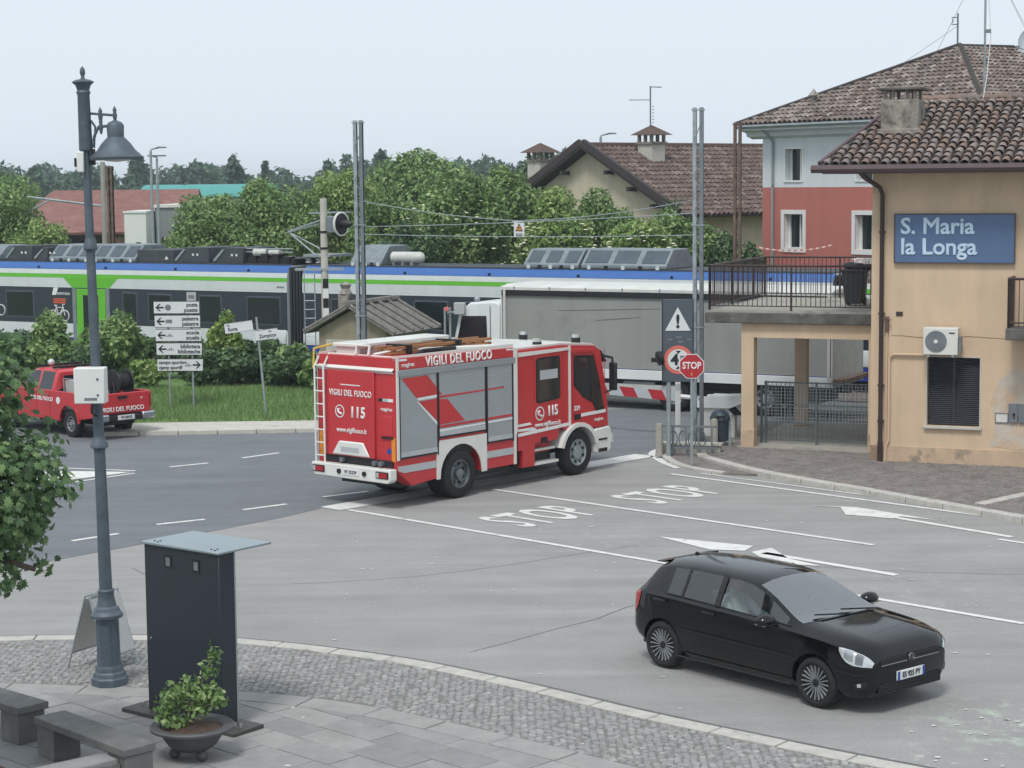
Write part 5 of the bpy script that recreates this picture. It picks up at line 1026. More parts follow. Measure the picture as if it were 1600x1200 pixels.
for s_ in (-1, 1):
    y = s_*(HW+.13); b = MB(); b.tube([(4.9, s_*(HW-.03), 1.72), (4.97, y, 1.8)], .02, 6); b.build('mirror_arm', 'black', cab); b = MB(); b.tube([(4.82, s_*(HW-.03), 2.56), (4.97, y, 2.5), (4.97, y, 2.4)], .03, 6); mr = b.build('mirror_arm', 'black', cab)
    b = MB(); b.box(4.93, 5.02, y-.11, y+.08, 1.78, 2.40); b.build('mirror', 'black', mr, bevel=.03)
for x, y in ((2.9, -.75), (4.25, -.75), (4.25, .75)):
    b = MB(); b.cyl((x, y, 2.84), (x, y, 2.98), .1, n=14); bc = b.build('beacon', 'black', cab); b = MB(); b.cyl((x, y, 2.98), (x, y, 3.06), .085, n=14); b.build('lens', 'lamp_clear', bc)
b = MB(); b.box(3.9, 4.4, -.9, -.35, 1.2, 1.9); b.box(3.85, 4.0, -.85, -.4, 1.8, 2.35); b.box(2.2, 3.3, -.9, .9, 1.1, 1.5); b.box(2.2, 2.4, -.9, .9, 1.5, 2.3); b.build('seats', 'seat', cab)
for x, right in ((0, 1), (3.9, 1), (0, 0), (3.9, 0)): wheel(fe, wmat(x, -HW+.0 if right else HW, .5, bool(right)), .5, .30 if x else .55, .29, 'grey_metal' if not x else 'galv', hubr=.11 if not x else .14, dish=.12 if not x else .03, nuts=10, holes=8)

# ---------------------------------------------------------------- lofted car bodies
def interp(keys, x):
    if x <= keys[0][0]: return keys[0][1]
    for (a, va), (b_, vb) in zip(keys, keys[1:]):
        if x <= b_:
            t = (x-a)/(b_-a); return va+(vb-va)*t
    return keys[-1][1]
def sm(keys, x):
    """monotone-ish smooth interpolation"""
    n = len(keys)
    if x <= keys[0][0]: return keys[0][1]
    if x >= keys[-1][0]: return keys[-1][1]
    for i in range(n-1):
        if x <= keys[i+1][0]: break
    x0, y0 = keys[i]; x1, y1 = keys[i+1]; h = x1-x0
    def sl(j):
        if j == 0 or j == n-1: return 0 if j == 0 else (keys[-1][1]-keys[-2][1])/(keys[-1][0]-keys[-2][0])
        a = (keys[j][1]-keys[j-1][1])/(keys[j][0]-keys[j-1][0]); b_ = (keys[j+1][1]-keys[j][1])/(keys[j+1][0]-keys[j][0])
        return 0 if a*b_ <= 0 else 2*a*b_/(a+b_)
    m0, m1 = sl(i), sl(i+1); t = (x-x0)/h
    return y0*(2*t**3-3*t*t+1)+h*m0*(t**3-2*t*t+t)+y1*(-2*t**3+3*t*t)+h*m1*(t**3-t*t)
# ---------------------------------------------------------------- black hatchback; local x forward, y left, origin under the rear axle
GW = [(-.75, .70), (-.70, .79), (-.55, .845), (-.2, .88), (.8, .897), (2.2, .897), (2.75, .895), (3.05, .885), (3.25, .86), (3.38, .81), (3.46, .745), (3.50, .67)]
GB = [(-.75, .36), (-.6, .27), (-.3, .2), (.3, .17), (2.4, .17), (3.0, .19), (3.4, .22), (3.5, .27)]
GT = [(-.75, .70), (-.735, .88), (-.70, 1.0), (-.60, 1.14), (-.50, 1.29), (-.42, 1.37), (-.25, 1.405), (.1, 1.425), (.5, 1.432), (.9, 1.43), (1.3, 1.415), (1.50, 1.38), (1.85, 1.215), (2.2, 1.04), (2.34, .985), (2.45, .975), (2.8, .945), (3.15, .90), (3.35, .85), (3.45, .79), (3.5, .70)]
GE = [(-.75, .66), (-.70, .95), (-.4, 1.015), (0, 1.015), (.8, .995), (1.9, .96), (2.3, .935), (2.8, .90), (3.15, .85), (3.35, .795), (3.45, .735), (3.5, .66)]
GC = [(-.75, .67), (-.70, .95), (-.60, 1.06), (-.5, 1.16), (-.35, 1.27), (-.1, 1.32), (.3, 1.348), (.7, 1.352), (1.1, 1.345), (1.42, 1.31), (1.65, 1.235), (1.95, 1.10), (2.26, .965), (2.32, .955)]
GYC = [(-.75, .62), (-.6, .62), (-.4, .615), (.4, .62), (1.35, .61), (1.8, .67), (2.26, .765)]
def golf_ring(x):
    if x < -.1: x = -.1+(x+.1)*1.0
    W = sm(GW, x); zb = sm(GB, x); zt = sm(GT, x); ze = sm(GE, x); front = x > 2.32
    zc = ze+.012 if front else max(sm(GC, x), ze+.008); ye = W*.90 if x > -.4 else W*.93
    if front: ye = W*.885
    yc = ye-.03 if front else min(interp(GYC, x), ye-.01)
    zr = min(zc+.035, zt-.004); yr = yc-.05
    zs = min(.60, ze-.09); return [(0, zb), (W*.82, zb), (W*.975, zb+min(.13, (zs-zb)*.4)), (W, zs-.12), (W, zs), (W*.972, ze-.045 if ze-.045 > zs else zs+.005), (ye, ze), (yc, zc), (yr, zr), (yr*.62, zr+(zt-zr)*.72), (yr*.3, zr+(zt-zr)*.95), (0, zt)]
gx = sorted(set([-.75, -.74, -.72, -.70, -.66, -.60, -.56, -.52, -.46, -.42, -.36, -.3, -.2, -.1, .03, .12, .21, .29, .33, .45, .6, .75, .90, .99, 1.1, 1.2, 1.3, 1.4, 1.5, 1.6, 1.7, 1.8, 1.9, 2.02, 2.12, 2.2, 2.26, 2.32, 2.40, 2.5, 2.65, 2.8, 2.95, 3.05, 3.15, 3.25, 3.32, 3.38, 3.43, 3.47, 3.5]))
def lofted(ring, xs, group, xmap=lambda x: x):
    """mirror half rings into closed loops; group(x0,x1,j) names the part a face belongs to"""
    rings = []
    for x in xs: h = ring(x); X = xmap(x); rings.append([(X, -y, z) for y, z in h] + [(X, y, z) for y, z in h[-2:0:-1]])
    n = len(rings[0]); half = len(ring(xs[0])); parts = {}
    def put(g, ps):
        if g not in ('body', 'cab', 'windscreen', 'rear_window'): g = g+('+' if sum(p[1] for p in ps) > 0 else '-')
        b = parts.setdefault(g, {'v': {}, 'f': []}); ids = []; [ids.append(b['v'].setdefault(p, len(b['v']))) for p in ps]; b['f'].append(tuple(ids))
    for i in range(len(xs)-1):
        for j in range(n):
            k = (j+1) % n; jj = j if j < half-1 else n-1-j
            put(group(xs[i], xs[i+1], jj), (rings[i][j], rings[i+1][j], rings[i+1][k], rings[i][k]))
    put('body', rings[0]); put('body', rings[-1][::-1])
    out_ = {}
    for g, d in parts.items(): b = MB(); b.v = list(d['v'].keys()); b.f = list(d['f']); b.mi = [0]*len(b.f); out_[g] = b
    return out_
def ggroup(a, c, j):
    m = (a+c)/2
    if j in (8, 9, 10) and 1.50 <= m <= 2.32: return 'windscreen'
    if j in (8, 9, 10) and -.66 <= m <= -.46: return 'rear_window'
    if j == 6 and   .03 <= m <= .29: return 'quarter_window'
    if j == 6 and   .33 <= m <= .90: return 'rear_door_window'
    if j == 6 and   .99 <= m <= 2.12: return 'front_door_window'
    return 'body'
GP_ = Vector((1.93, 25.22)) + Vector((.767, .64))*.87
gf = thing('hatchback_car', 'shiny black five door hatchback driving across the square', 'car', (GP_.x, GP_.y, 0), math.atan2(-.767, .64))
gf.scale = (1.005, .98, .985)
def tail(x): return -.1+(x+.1)*.82 if x < -.1 else (x if x < 2.95 else 2.95+(x-2.95)*.80)
pr = lofted(golf_ring, gx, ggroup, tail)
body = pr.pop('body').build('body', 'car_black', gf, ang=42)
cutters = []
for x in (0, 2.637):
    for s_ in (-1, 1): c = MB(); c.cyl((x, s_*.55, .33), (x, s_*1.2, .33), .355, n=40); cutters.append(c.build('cut', 'black'))
for c in cutters:
    c.parent = gf; md = body.modifiers.new('b', 'BOOLEAN'); md.object = c; md.operation = 'DIFFERENCE'; md.solver = 'EXACT'
bpy.context.view_layer.update(); bake(body)
for c in cutters: bpy.data.objects.remove(c)
body.data.shade_smooth(); body.data.set_sharp_from_angle(angle=R(42))
for g, b in pr.items(): b.build(g.rstrip('+-'), 'glass_screen' if g == 'windscreen' else 'glass_car', gf, ang=60)
def wrap(nm, pts, m, par, target, nx=20, ny=8, off=.006, th=0.):
    """bilinear patch through four corner points, laid onto the body"""
    A_, B_, C_, D_ = [Vector(p) for p in pts]; b = MB(); vs = []
    for j in range(ny+1):
        for i in range(nx+1): s, t = i/nx, j/ny; vs.append((A_*(1-s)+B_*s)*(1-t)+(D_*(1-s)+C_*s)*t)
    b.add(vs, [(j*(nx+1)+i, j*(nx+1)+i+1, (j+1)*(nx+1)+i+1, (j+1)*(nx+1)+i) for j in range(ny) for i in range(nx)]); o = b.build(nm, m, par, ang=60)
    sw = o.modifiers.new('w', 'SHRINKWRAP'); sw.target = target; sw.wrap_method = 'NEAREST_SURFACEPOINT'; sw.wrap_mode = 'ABOVE_SURFACE'; sw.offset = off
    if th: sd2 = o.modifiers.new('s', 'SOLIDIFY'); sd2.thickness = th; sd2.offset = 0
    bpy.context.view_layer.update(); bake(o); o.data.shade_smooth(); return o
def ring_at(x, j):
    h = golf_ring(x); k = min(int(j), len(h)-2); f = j-k; a, c = h[k], h[k+1]; return (a[0]+(c[0]-a[0])*f, a[1]+(c[1]-a[1])*f)
def lamp(nm, m, s_, rows, off, par=gf, n=6):
    """panel that follows the body: rows of (x, lower ring position, upper ring position)"""
    b = MB(); V_ = []; k0 = 1 if rows[-1][0] > 1 else -1
    for x, a, c in rows:
        for q in range(n+1): y, z = ring_at(x, a+(c-a)*q/n); V_.append((tail(x)+off*.5*k0, s_*(y+off), z+off*.25))
    F_ = [(i*(n+1)+q, (i+1)*(n+1)+q, (i+1)*(n+1)+q+1, i*(n+1)+q+1) for i in range(len(rows)-1) for q in range(n)]
    b.add(V_, [f if s_ < 0 else f[::-1] for f in F_]); return b.build(nm, m, par, ang=60)
for s_ in (-1, 1):
    h1 = lamp('headlight', 'lamp_clear', s_, [(3.02, 4.85, 5.05), (3.08, 4.55, 5.25), (3.15, 4.35, 5.35), (3.22, 4.25, 5.45), (3.29, 4.2, 5.5), (3.35, 4.2, 5.55), (3.40, 4.2, 5.6), (3.45, 4.25, 5.6), (3.485, 4.4, 5.5)], .006)
    lamp('reflector', 'chrome', s_, [(3.12, 4.6, 5.15), (3.19, 4.45, 5.3), (3.26, 4.45, 5.3)], .011, h1); lamp('dark_bezel', 'ac_grille', s_, [(3.30, 4.35, 5.4), (3.35, 4.3, 5.45), (3.40, 4.35, 5.45)], .011, h1)
    lamp('tail_light', 'lamp_red', s_, [(-.50, 4.9, 5.3), (-.56, 4.5, 5.7), (-.62, 4.3, 5.8), (-.68, 4.2, 5.8), (-.715, 4.3, 5.7)], .008)
    fg = lamp('fog_light', 'plastic_black', s_, [(3.28, 2.0, 2.5), (3.36, 1.9, 2.7), (3.45, 1.9, 2.7)], .006); lamp('lens', 'lamp_clear', s_, [(3.33, 2.2, 2.5), (3.38, 2.2, 2.55)], .012, fg, 2)
b = MB(); b.box(3.388, 3.402, -.56, .56, .60, .685); ug = b.build('upper_grille', 'plastic_black', gf, bevel=.004, seg=1)
for z in (.612, .655): b = MB(); b.box(3.401, 3.408, -.56, .56, z, z+.009); b.build('grille_strip', 'chrome' if z < .64 else 'alloy_dark', ug)
b = MB(); b.box(3.389, 3.400, -.6, .6, .25, .385); lg = b.build('lower_grille', 'plastic_black', gf)
for k in range(3): b = MB(); b.box(3.399, 3.408, -.59, .59, .262+k*.042, .275+k*.042); b.build('slat', 'car_black', lg)
b = MB(); b.cyl((3.390, 0, .645), (3.417, 0, .65), .058, n=20); bd = b.build('badge', 'plastic_black', gf); b = MB(); 
for p in ([(-.03, .035), (-.012, -.02), (0, .015), (.012, -.02), (.03, .035)],): b.tube([(3.421, y, .648+z) for y, z in p], .005, 4)
b.tube([(3.420, .05*math.cos(t*PI/8), .648+.05*math.sin(t*PI/8)) for t in range(17)], .005, 4); b.build('badge_mark', 'chrome', bd)
b = MB(); b.box(3.395, 3.420, -.26, .26, .39, .505); pl = b.build('number_plate', 'plate_white', gf, bevel=.004, seg=1)
for y in (-.26, .215): b = MB(); b.box(3.419, 3.423, y+.002, y+.043, .392, .503); b.build('blue_band', 'plate_blue', pl)
text('ES 925 PY', .095, 'plate_letter', pl, frame((3.422, 0, .447), (0, 1, 0), (0, 0, 1)), .012, sx=.88)
for s_ in (-1, 1):
    b = MB(); b.ball((1.95, s_*1.0, .995), .12, 10, .72, Matrix.Translation((1.95, s_*1.0, .995)) @ Matrix.Diagonal((.85, 1.25, 1, 1)) @ Matrix.Translation((-1.95, -s_*1.0, -.995))); b.tube([(1.97, s_*.8, .94), (1.97, s_*.93, .96)], .03, 6); m_ = b.build('mirror', 'car_black', gf)
    b = MB(); b.box(1.86, 2.04, s_*1.0-.11, s_*1.0+.11, .948, .957); b.build('trim', 'chrome', m_)
    for x, z in ((.86, .875), (-.02, .91)):
        b = MB(); b.box(x-.11, x+.11, s_*.895-.02, s_*.895+.018, z, z+.035); b.build('door_handle', 'car_black', gf, bevel=.012)
    for x in (.76, 1.86, -.18):
        b = MB(); b.add([(x, s_*.9, .30), (x+.008, s_*.9, .30), (x+.008, s_*.9, .92), (x, s_*.9, .92)], [(0, 1, 2, 3)])
    b = MB(); b.tube([(.30, s_*.895, .235), (2.28, s_*.895, .235)], .012, 5); b.build('sill_strip', 'plastic_black', gf)
    b = MB(); b.tube([(.1, s_*.905, .62), (1.2, s_*.91, .615), (2.3, s_*.905, .60)], .006, 4); b.build('crease', 'car_black', gf)
b = MB(); b.box(-.10, -.04, -.75, .75, 1.0, 1.02)
for s_ in (-1, 1):
    for pts, r in (([(.31, s_*.81, 1.01), (.31, s_*.625, 1.345)], .018), ([(.945, s_*.81, .99), (.945, s_*.625, 1.35)], .04), ([(.02, s_*.805, 1.015), (.2, s_*.812, 1.015), (.8, s_*.815, .995), (2.2, s_*.81, .945)], .012)):
        b = MB(); b.tube(pts, r, 6); b.build('window_trim', 'plastic_black', gf)
b = MB(); b.add([(-.30, -.52, 1.345), (-.30, .52, 1.345), (-.46, .50, 1.335), (-.46, -.50, 1.335), (-.28, -.52, 1.375), (-.28, .52, 1.375), (-.46, .50, 1.35), (-.46, -.50, 1.35)], [(0, 1, 2, 3), (7, 6, 5, 4), (2, 1, 5, 6), (3, 2, 6, 7), (0, 3, 7, 4)]); b.build('spoiler', 'car_black', gf, bevel=.008)
b = MB(); b.prism([(-.24, 1.395), (-.1, 1.41), (-.2, 1.44)], 'y', -.012, .012); b.build('antenna_fin', 'plastic_black', gf)
for s_ in (-1,): 
    for y0, y1 in ((-.45, .1), (.05, .6)):
        b = MB(); b.tube([(2.36, y1, .995), (2.27, y0, 1.045)], .012, 4); b.build('wiper', 'plastic_black', gf)
b = MB(); b.box(-.5, 2.0, -.72, .72, .25, .42); b.prism([(1.7, .5), (1.65, .86), (1.9, .91), (2.25, .9), (2.25, .5)], 'y', -.72, .72); b.build('interior', 'interior', gf)
for y in (-.36, .36):
    b = MB(); b.box(.55, 1.1, y-.25, y+.25, .42, .6); b.add([(.62, y-.24, .55), (.62, y+.24, .55), (.42, y+.2, 1.12), (.42, y-.2, 1.12), (.76, y-.24, .55), (.76, y+.24, .55), (.54, y+.2, 1.12), (.54, y-.2, 1.12)], [(0,1,2,3),(7,6,5,4),(0,4,5,1),(1,5,6,2),(2,6,7,3),(3,7,4,0)]); b.box(.41, .52, y-.13, y+.13, 1.15, 1.30); b.build('seat', 'seat', gf, bevel=.03, loc=(.17, 0, 0))
b = MB(); b.box(-.45, .05, -.65, .65, .42, .62); b.box(-.5, -.36, -.65, .65, .6, 1.08); b.build('rear_seat', 'seat', gf, bevel=.03)
b = MB(); b.tube([(1.42+.05*math.sin(t*PI/8), .36+.18*math.cos(t*PI/8), .92+.17*math.sin(t*PI/8)) for t in range(17)], .016, 6); b.build('steering_wheel', 'plastic_black', gf, loc=(.17, 0, 0))
b = MB(); b.box(1.28, 1.31, -.12, .12, 1.22, 1.29); b.build('rear_view_mirror', 'plastic_black', gf, bevel=.01, loc=(.2, 0, -.03))
for x in (0, 2.637):
    for s_ in (-1, 1): wheel(gf, wmat(x, s_*.885, .316, s_ < 0), .316, .205, .228, 'alloy_dark', spokes=20, hubr=.05, dish=.045, spokemat='alloy')
    b = MB(); b.cyl((x, -.6, .32), (x, .6, .32), .3, n=20); b.build('axle_shadow_box', 'black', gf) if 0 else None
# people seated in the car (one continuous skinned body each)
def skinned(name, J, bones, radii, root, loc, rz, label, m, cat='person'):
    me = bpy.data.meshes.new(name); me.from_pydata([J[k] for k in J], [(list(J).index(a), list(J).index(b_)) for a, b_ in bones], []); me.materials.append(MATS[m])
    o = bpy.data.objects.new(name, me); COL.objects.link(o); o.location = loc; o.rotation_euler = (0, 0, rz)
    o.modifiers.new('skin', 'SKIN'); ss = o.modifiers.new('sub', 'SUBSURF'); ss.levels = 2; ss.render_levels = 2
    for i, k in enumerate(J): o.data.skin_vertices[0].data[i].radius = radii[k]; o.data.skin_vertices[0].data[i].use_root = (k == root)
    bpy.context.view_layer.update(); bake(o); o.data.shade_smooth(); tag(o, label, cat); return o
def sitter(y, label, m):
    J = {'pel': (.78, y, .62), 'waist': (.72, y, .80), 'chest': (.66, y, 1.0), 'neck': (.66, y, 1.14), 'head0': (.68, y, 1.2), 'head1': (.70, y, 1.33), 'ls': (.66, y+.19, 1.04), 'le': (.86, y+.24, .84), 'lh': (1.1, y+.16, .86), 'rs': (.66, y-.19, 1.04), 're': (.86, y-.24, .84), 'rh': (1.1, y-.16, .86), 'lk': (1.2, y+.12, .68), 'lf': (1.5, y+.12, .42), 'rk': (1.2, y-.12, .68), 'rf': (1.5, y-.12, .42)}
    r = {k: (.06, .06) for k in J}; r.update(pel=(.15, .13), waist=(.14, .12), chest=(.15, .13), neck=(.055, .055), head0=(.075, .07), head1=(.08, .075), ls=(.075, .075), rs=(.075, .075), lh=(.04, .03), rh=(.04, .03), lk=(.075, .075), rk=(.075, .075))
    o = skinned('person', J, [('pel', 'waist'), ('waist', 'chest'), ('chest', 'neck'), ('neck', 'head0'), ('head0', 'head1'), ('chest', 'ls'), ('ls', 'le'), ('le', 'lh'), ('chest', 'rs'), ('rs', 're'), ('re', 'rh'), ('pel', 'lk'), ('lk', 'lf'), ('pel', 'rk'), ('rk', 'rf')], r, 'pel', gf.location+Vector((.64, -.767, 0))*.17, gf.rotation_euler[2], label, m); o.scale = (1.005, .98, .955)
    b = MB(); b.ball((.705, y, 1.275), .098, 12, 1.25); b.ball((.80, y, 1.26), .018, 6)
    for e in (-.035, .035): b.ball((.79, y+e, 1.29), .012, 6)
    b.ball((.70, y+.095, 1.27), .02, 6); b.ball((.70, y-.095, 1.27), .02, 6); b.build('head', 'skin', o)
    b = MB(); b.ball((.685, y, 1.315), .105, 10, .95); b.build('hair', 'hair', o); return o
sitter(-.36, 'front passenger in pale top seated nearest us in the black car', 'shirt'); sitter(.36, 'driver in dark top at the wheel of the black car', 'seat')

# ---------------------------------------------------------------- red pickup
pk_h = Vector((-.69, .72)); pk_r = Vector((.72, .69)); PKP = Vector((-11.34, 49.53)) + pk_r*.89
pk = thing('pickup_truck', 'red double cab pickup with equipment in the bed by the verge', 'pickup', (PKP.x, PKP.y, .0), math.atan2(pk_h.y, pk_h.x))
pk.scale = (.94,)*3
def archpts(cx, r, n=10): return [(cx+r*math.cos(PI*t/n), .42+r*math.sin(PI*t/n)) for t in range(n+1)]
PW = .92
prof = [(-1.18, .62), (-1.2, 1.24), (.78, 1.24), (.8, 1.24), (2.55, 1.22), (3.0, 1.17), (3.95, 1.06), (4.1, .9), (4.1, .55), (3.72, .5)] + archpts(3.22, .48) + [(2.72, .42), (.5, .42)] + archpts(0, .48) + [(-.5, .52)]
b = MB()
for s_ in (-1, 1): b.prism(prof, 'y', s_*PW, s_*(PW-.06))
b.build('side_panel', 'fire_red', pk, bevel=.02)
b = MB(); b.prism([(.82, .42), (.82, 1.2), (2.55, 1.2), (3.0, 1.16), (3.95, 1.05), (4.09, .9), (4.09, .5), (3.9, .5), (3.75, 1.0), (2.7, 1.0), (2.6, .42)], 'y', -PW+.06, PW-.06); b.build('body', 'fire_red', pk, bevel=.03)
b = MB(); b.box(-1.17, .8, -PW+.06, PW-.06, .6, .68); b.build('bed_floor', 'black', pk)
b = MB(); b.box(-1.22, -1.16, -PW+.07, PW-.07, .68, 1.24); tg = b.build('tailgate', 'fire_red', pk, bevel=.025); 
text('VIGILI DEL FUOCO', .17, 'white_print', tg, frame((-1.226, 0, .80), (0, -1, 0), (0, 0, 1)), .025, sx=.95)
b = MB(); b.box(-1.245, -1.215, -.14, .14, 1.08, 1.16); b.build('tailgate_handle', 'plastic_black', tg)
text('ISUZU' if 0 else 'VF', .07, 'white_print', tg, frame((-1.226, -.6, 1.06), (0, -1, 0), (0, 0, 1)), .01)
for s_ in (-1, 1): b = MB(); b.box(-1.215, -1.06, s_*PW-.09*(s_ > 0)-.004*(s_ < 0), s_*PW+.09*(s_ < 0)+.004*(s_ > 0), .78, 1.2); b.build('tail_light', 'lamp_red', pk, bevel=.02)
b = MB(); b.prism([(-1.2, .48), (-1.38, .5), (-1.38, .62), (-1.2, .66)], 'y', -PW+.05, PW-.05); b.build('rear_bumper', 'plastic_black', pk); 
for s_ in (-1, 1): b = MB(); b.box(-1.40, -1.2, s_*.72-.2, s_*.72+.2, .5, .7); b.build('bumper_corner', 'chrome', pk, bevel=.04)
b = MB(); b.box(-1.40, -1.38, -.26, .26, .53, .66); p_ = b.build('number_plate', 'plate_white', pk); text('VF 28432', .09, 'plate_letter', p_, frame((-1.403, 0, .595), (0, -1, 0), (0, 0, 1)), .01)
def pring(x):
    zt = sm([(.78, 1.3), (.82, 1.72), (.95, 1.78), (1.5, 1.81), (2.0, 1.78), (2.2, 1.72), (2.6, 1.45), (2.95, 1.2)], x); zc = min(zt-.04, 1.72); yc = interp([(.8, .70), (2.2, .70), (2.95, .80)], x)
    return [(0, 1.16), (.86, 1.16), (.87, 1.22), (yc, max(1.225, zc)), (yc-.06, max(1.23, zt-.01)), (yc*.5, zt), (0, zt)]
def pgroup(a, c, j):
    m = (a+c)/2
    if j in (4, 5) and 2.2 < m < 2.9: return 'windscreen'
    if j == 2 and (.98 < m < 1.62): return 'rear_door_window'
    if j == 2 and (1.72 < m < 2.5): return 'front_door_window'
    return 'cab'
pp = lofted(pring, [.78, .82, .95, .98, 1.2, 1.4, 1.62, 1.72, 1.9, 2.0, 2.2, 2.35, 2.5, 2.6, 2.75, 2.9, 2.95], pgroup)
cb = pp.pop('cab').build('cab', 'fire_red', pk, ang=40)
for g, b in pp.items(): b.build(g.rstrip('+-'), 'train_glass', cb)
b = MB(); b.slab([(.80, -.62, 1.28), (.80, .62, 1.28), (.80, .56, 1.62), (.80, -.56, 1.62)][::-1], .02); b.build('rear_window', 'train_glass', cb)
for x in (1.1, 1.9): b = MB(); b.box(x, x+.06, -.7, .7, 1.80, 1.86); b.build('roof_bar', 'black', cb)
b = MB(); b.ball((1.9, .3, 1.9), .1, 8); b.build('beacon', 'lamp_clear', cb)
text('VIGILI DEL FUOCO', .15, 'white_print', pk, frame((1.45, PW+.006, .98), (-1, 0, 0), (0, 0, 1)), .02); b = MB(); b.cyl((.55, PW+.002, .98), (.55, PW+.007, .98), .1, n=14); b.build('emblem', 'white_print', pk)
for s_ in (-1, 1):
    b = MB(); b.box(.9, 2.6, s_*PW-.06, s_*PW+.08, .36, .40); b.build('running_board', 'plastic_black', pk)
    for x in (1.02, 2.0): b = MB(); b.box(x, x+.16, s_*PW-.02, s_*PW+.02, 1.08, 1.11); b.build('door_handle', 'chrome', pk)
    for x in (.98, 1.68): b = MB(); b.box(x, x+.01, s_*PW-.004, s_*PW+.004, .5, 1.2); b.build('door_seam', 'black', pk)
    ar = archpts(0, .53); ai = archpts(0, .47); b = MB(); b.prism(ar+ai[::-1], 'y', s_*PW-.02, s_*PW+.03); b.build('arch_trim', 'fire_red', pk)
b = MB(); b.box(-1.0, .7, -.5, .5, .36, .6); b.box(.7, 3.9, -.6, .6, .3, .5); b.build('chassis', 'black', pk)
for x in (0, 3.22):
    for s_ in (-1, 1): wheel(pk, wmat(x, s_*(PW-.03), .37, s_ < 0), .37, .25, .21, 'alloy', hubr=.06, dish=.05, nuts=6, holes=8)
eq = thing('hose_reel', 'black hose reel standing in the pickup bed', 'hose reel', (PKP.x, PKP.y, 0), pk.rotation_euler[2]); eq.scale = (.94,)*3
for y in (-.62, -.2): b = MB(); b.lathe([(.34, -.02), (.36, 0), (.34, .02), (.28, .01), (.28, -.01)], 20, Matrix.Translation((-.5, y, 1.45)) @ Matrix.Rotation(PI/2, 4, 'X')); b.build('flange', 'black', eq)
b = MB(); b.cyl((-.5, -.6, 1.45), (-.5, -.22, 1.45), .22, n=16); b.build('hose', 'rubber', eq)
for y in (-.66, -.16): b = MB(); b.tube([(-.85, y, .68), (-.5, y, 1.45), (-.15, y, .68)], .025, 6); b.tube([(-.85, y, 1.05), (-.2, y, 1.3)], .02, 6); b.build('stand', 'black', eq)
bx = thing('pump_unit', 'pale boxed pump unit behind the pickup cab', 'pump', (PKP.x, PKP.y, 0), pk.rotation_euler[2]); bx.scale = (.94,)*3; b = MB(); b.box(.1, .7, -.6, .6, .68, 1.5); b.build('casing', 'box_grey', bx, bevel=.03)
for y in (-.62, .62): b = MB(); b.tube([(.08, y, .68), (.08, y, 1.55), (.72, y, 1.55), (.72, y, .68)], .02, 6); b.build('frame', 'galv', bx)
b = MB(); b.box(.3, .5, -.3, .3, 1.5, 1.62); b.build('control_panel', 'black', bx)
# ================================================================ street furniture
def sq(r, n=8): return [(r*math.cos(PI/n+2*PI*i/n), r*math.sin(PI/n+2*PI*i/n)) for i in range(n)]
lp = thing('street_lamp', 'ornate cast iron street lamp with bell shade in the foreground', 'street lamp', (-5.22, 24.64, .012)); lp.rotation_euler = (0, R(-.75), 0)
b = MB(); b.lathe([(.235, 0), (.235, .09), (.215, .11), (.205, .16), (.185, .18), (.18, .23), (.165, .26)], 8); b.build('plinth', 'cast_iron', lp, ang=25)
b = MB(); b.lathe([(.152, .26), (.148, .86), (.15, .87)], 8); pd = b.build('pedestal', 'cast_iron', lp, ang=25)
for a in range(8):
    M_ = Matrix.Rotation(a*PI/4, 4, 'Z'); b = MB(); b.box(.130, .142, -.035, .035, .36, .80, M_); b.build('panel', 'cast_iron', pd)
b = MB(); b.cyl((0, -.142, .6), (0, -.152, .6), .03, n=10); b.build('boss', 'cast_iron', pd)
b = MB(); b.lathe([(.15, .86), (.20, .88), (.205, .92), (.18, .95), (.165, .97), (.16, 1.0), (.125, 1.03), (.11, 1.1), (.098, 1.18), (.105, 1.2), (.105, 1.23), (.085, 1.25)], 16); b.build('collar', 'cast_iron', lp)
b = MB(); b.lathe([(.083, 1.25), (.07, 3.05)], 14); b.build('lower_shaft', 'cast_iron', lp)
for z, r in ((3.08, .07), (5.6, .055)): b = MB(); b.lathe([(r, z-.05), (r*1.1, z-.02), (r*1.65, z), (r*1.6, z+.04), (r*1.2, z+.09), (r, z+.14)], 14); b.build('ring', 'cast_iron', lp)
b = MB(); b.lathe([(.068, 3.08), (.056, 5.62), (.048, 6.85)], 14); b.build('upper_shaft', 'cast_iron', lp)
b = MB(); b.lathe([(.07, 6.82), (.085, 6.84), (.075, 7.52), (.09, 7.55), (.075, 7.58), (.095, 7.64), (.14, 7.68), (.10, 7.705), (.03, 7.72), (.02, 7.75), (.034, 7.79), (.03, 7.84), (.001, 7.88)], 14); b.build('capital', 'cast_iron', lp)
b = MB(); b.tube([(.07, 0, 7.29), (.38, 0, 7.26)], .017, 6); b.tube([(.1, 0, 6.86), (.11, 0, 7.0), (.17, 0, 7.12), (.28, 0, 7.13)], .02, 6); b.tube([(.08, 0, 7.2), (.13, 0, 7.12), (.12, 0, 7.0), (.09, 0, 6.95)], .016, 6); b.build('bracket', 'cast_iron', lp)
for x, z in ((.2, 7.25), (.2, 7.12), (.38, 7.26)): b = MB(); b.lathe([(.012, -.09), (.025, -.03), (.03, 0), (.02, .04), (.026, .07), (.001, .12)], 10, Matrix.Translation((x, 0, z))); b.build('finial', 'cast_iron', lp)
b = MB(); b.lathe([(.02, .46), (.085, .43), (.108, .39), (.103, .25), (.13, .225), (.19, .16), (.235, .09), (.29, .04), (.315, .015), (.34, -.0), (.33, -.035), (.28, -.035), (.0001, -.03)], 24, Matrix.Translation((.38, 0, 6.74))); b.build('bell_shade', 'cast_iron', lp, ang=45)
b = MB(); b.lathe([(.0001, -.075), (.12, -.065), (.2, -.045)], 20, Matrix.Translation((.38, 0, 6.755))); b.build('lamp_glass', 'tank', lp)
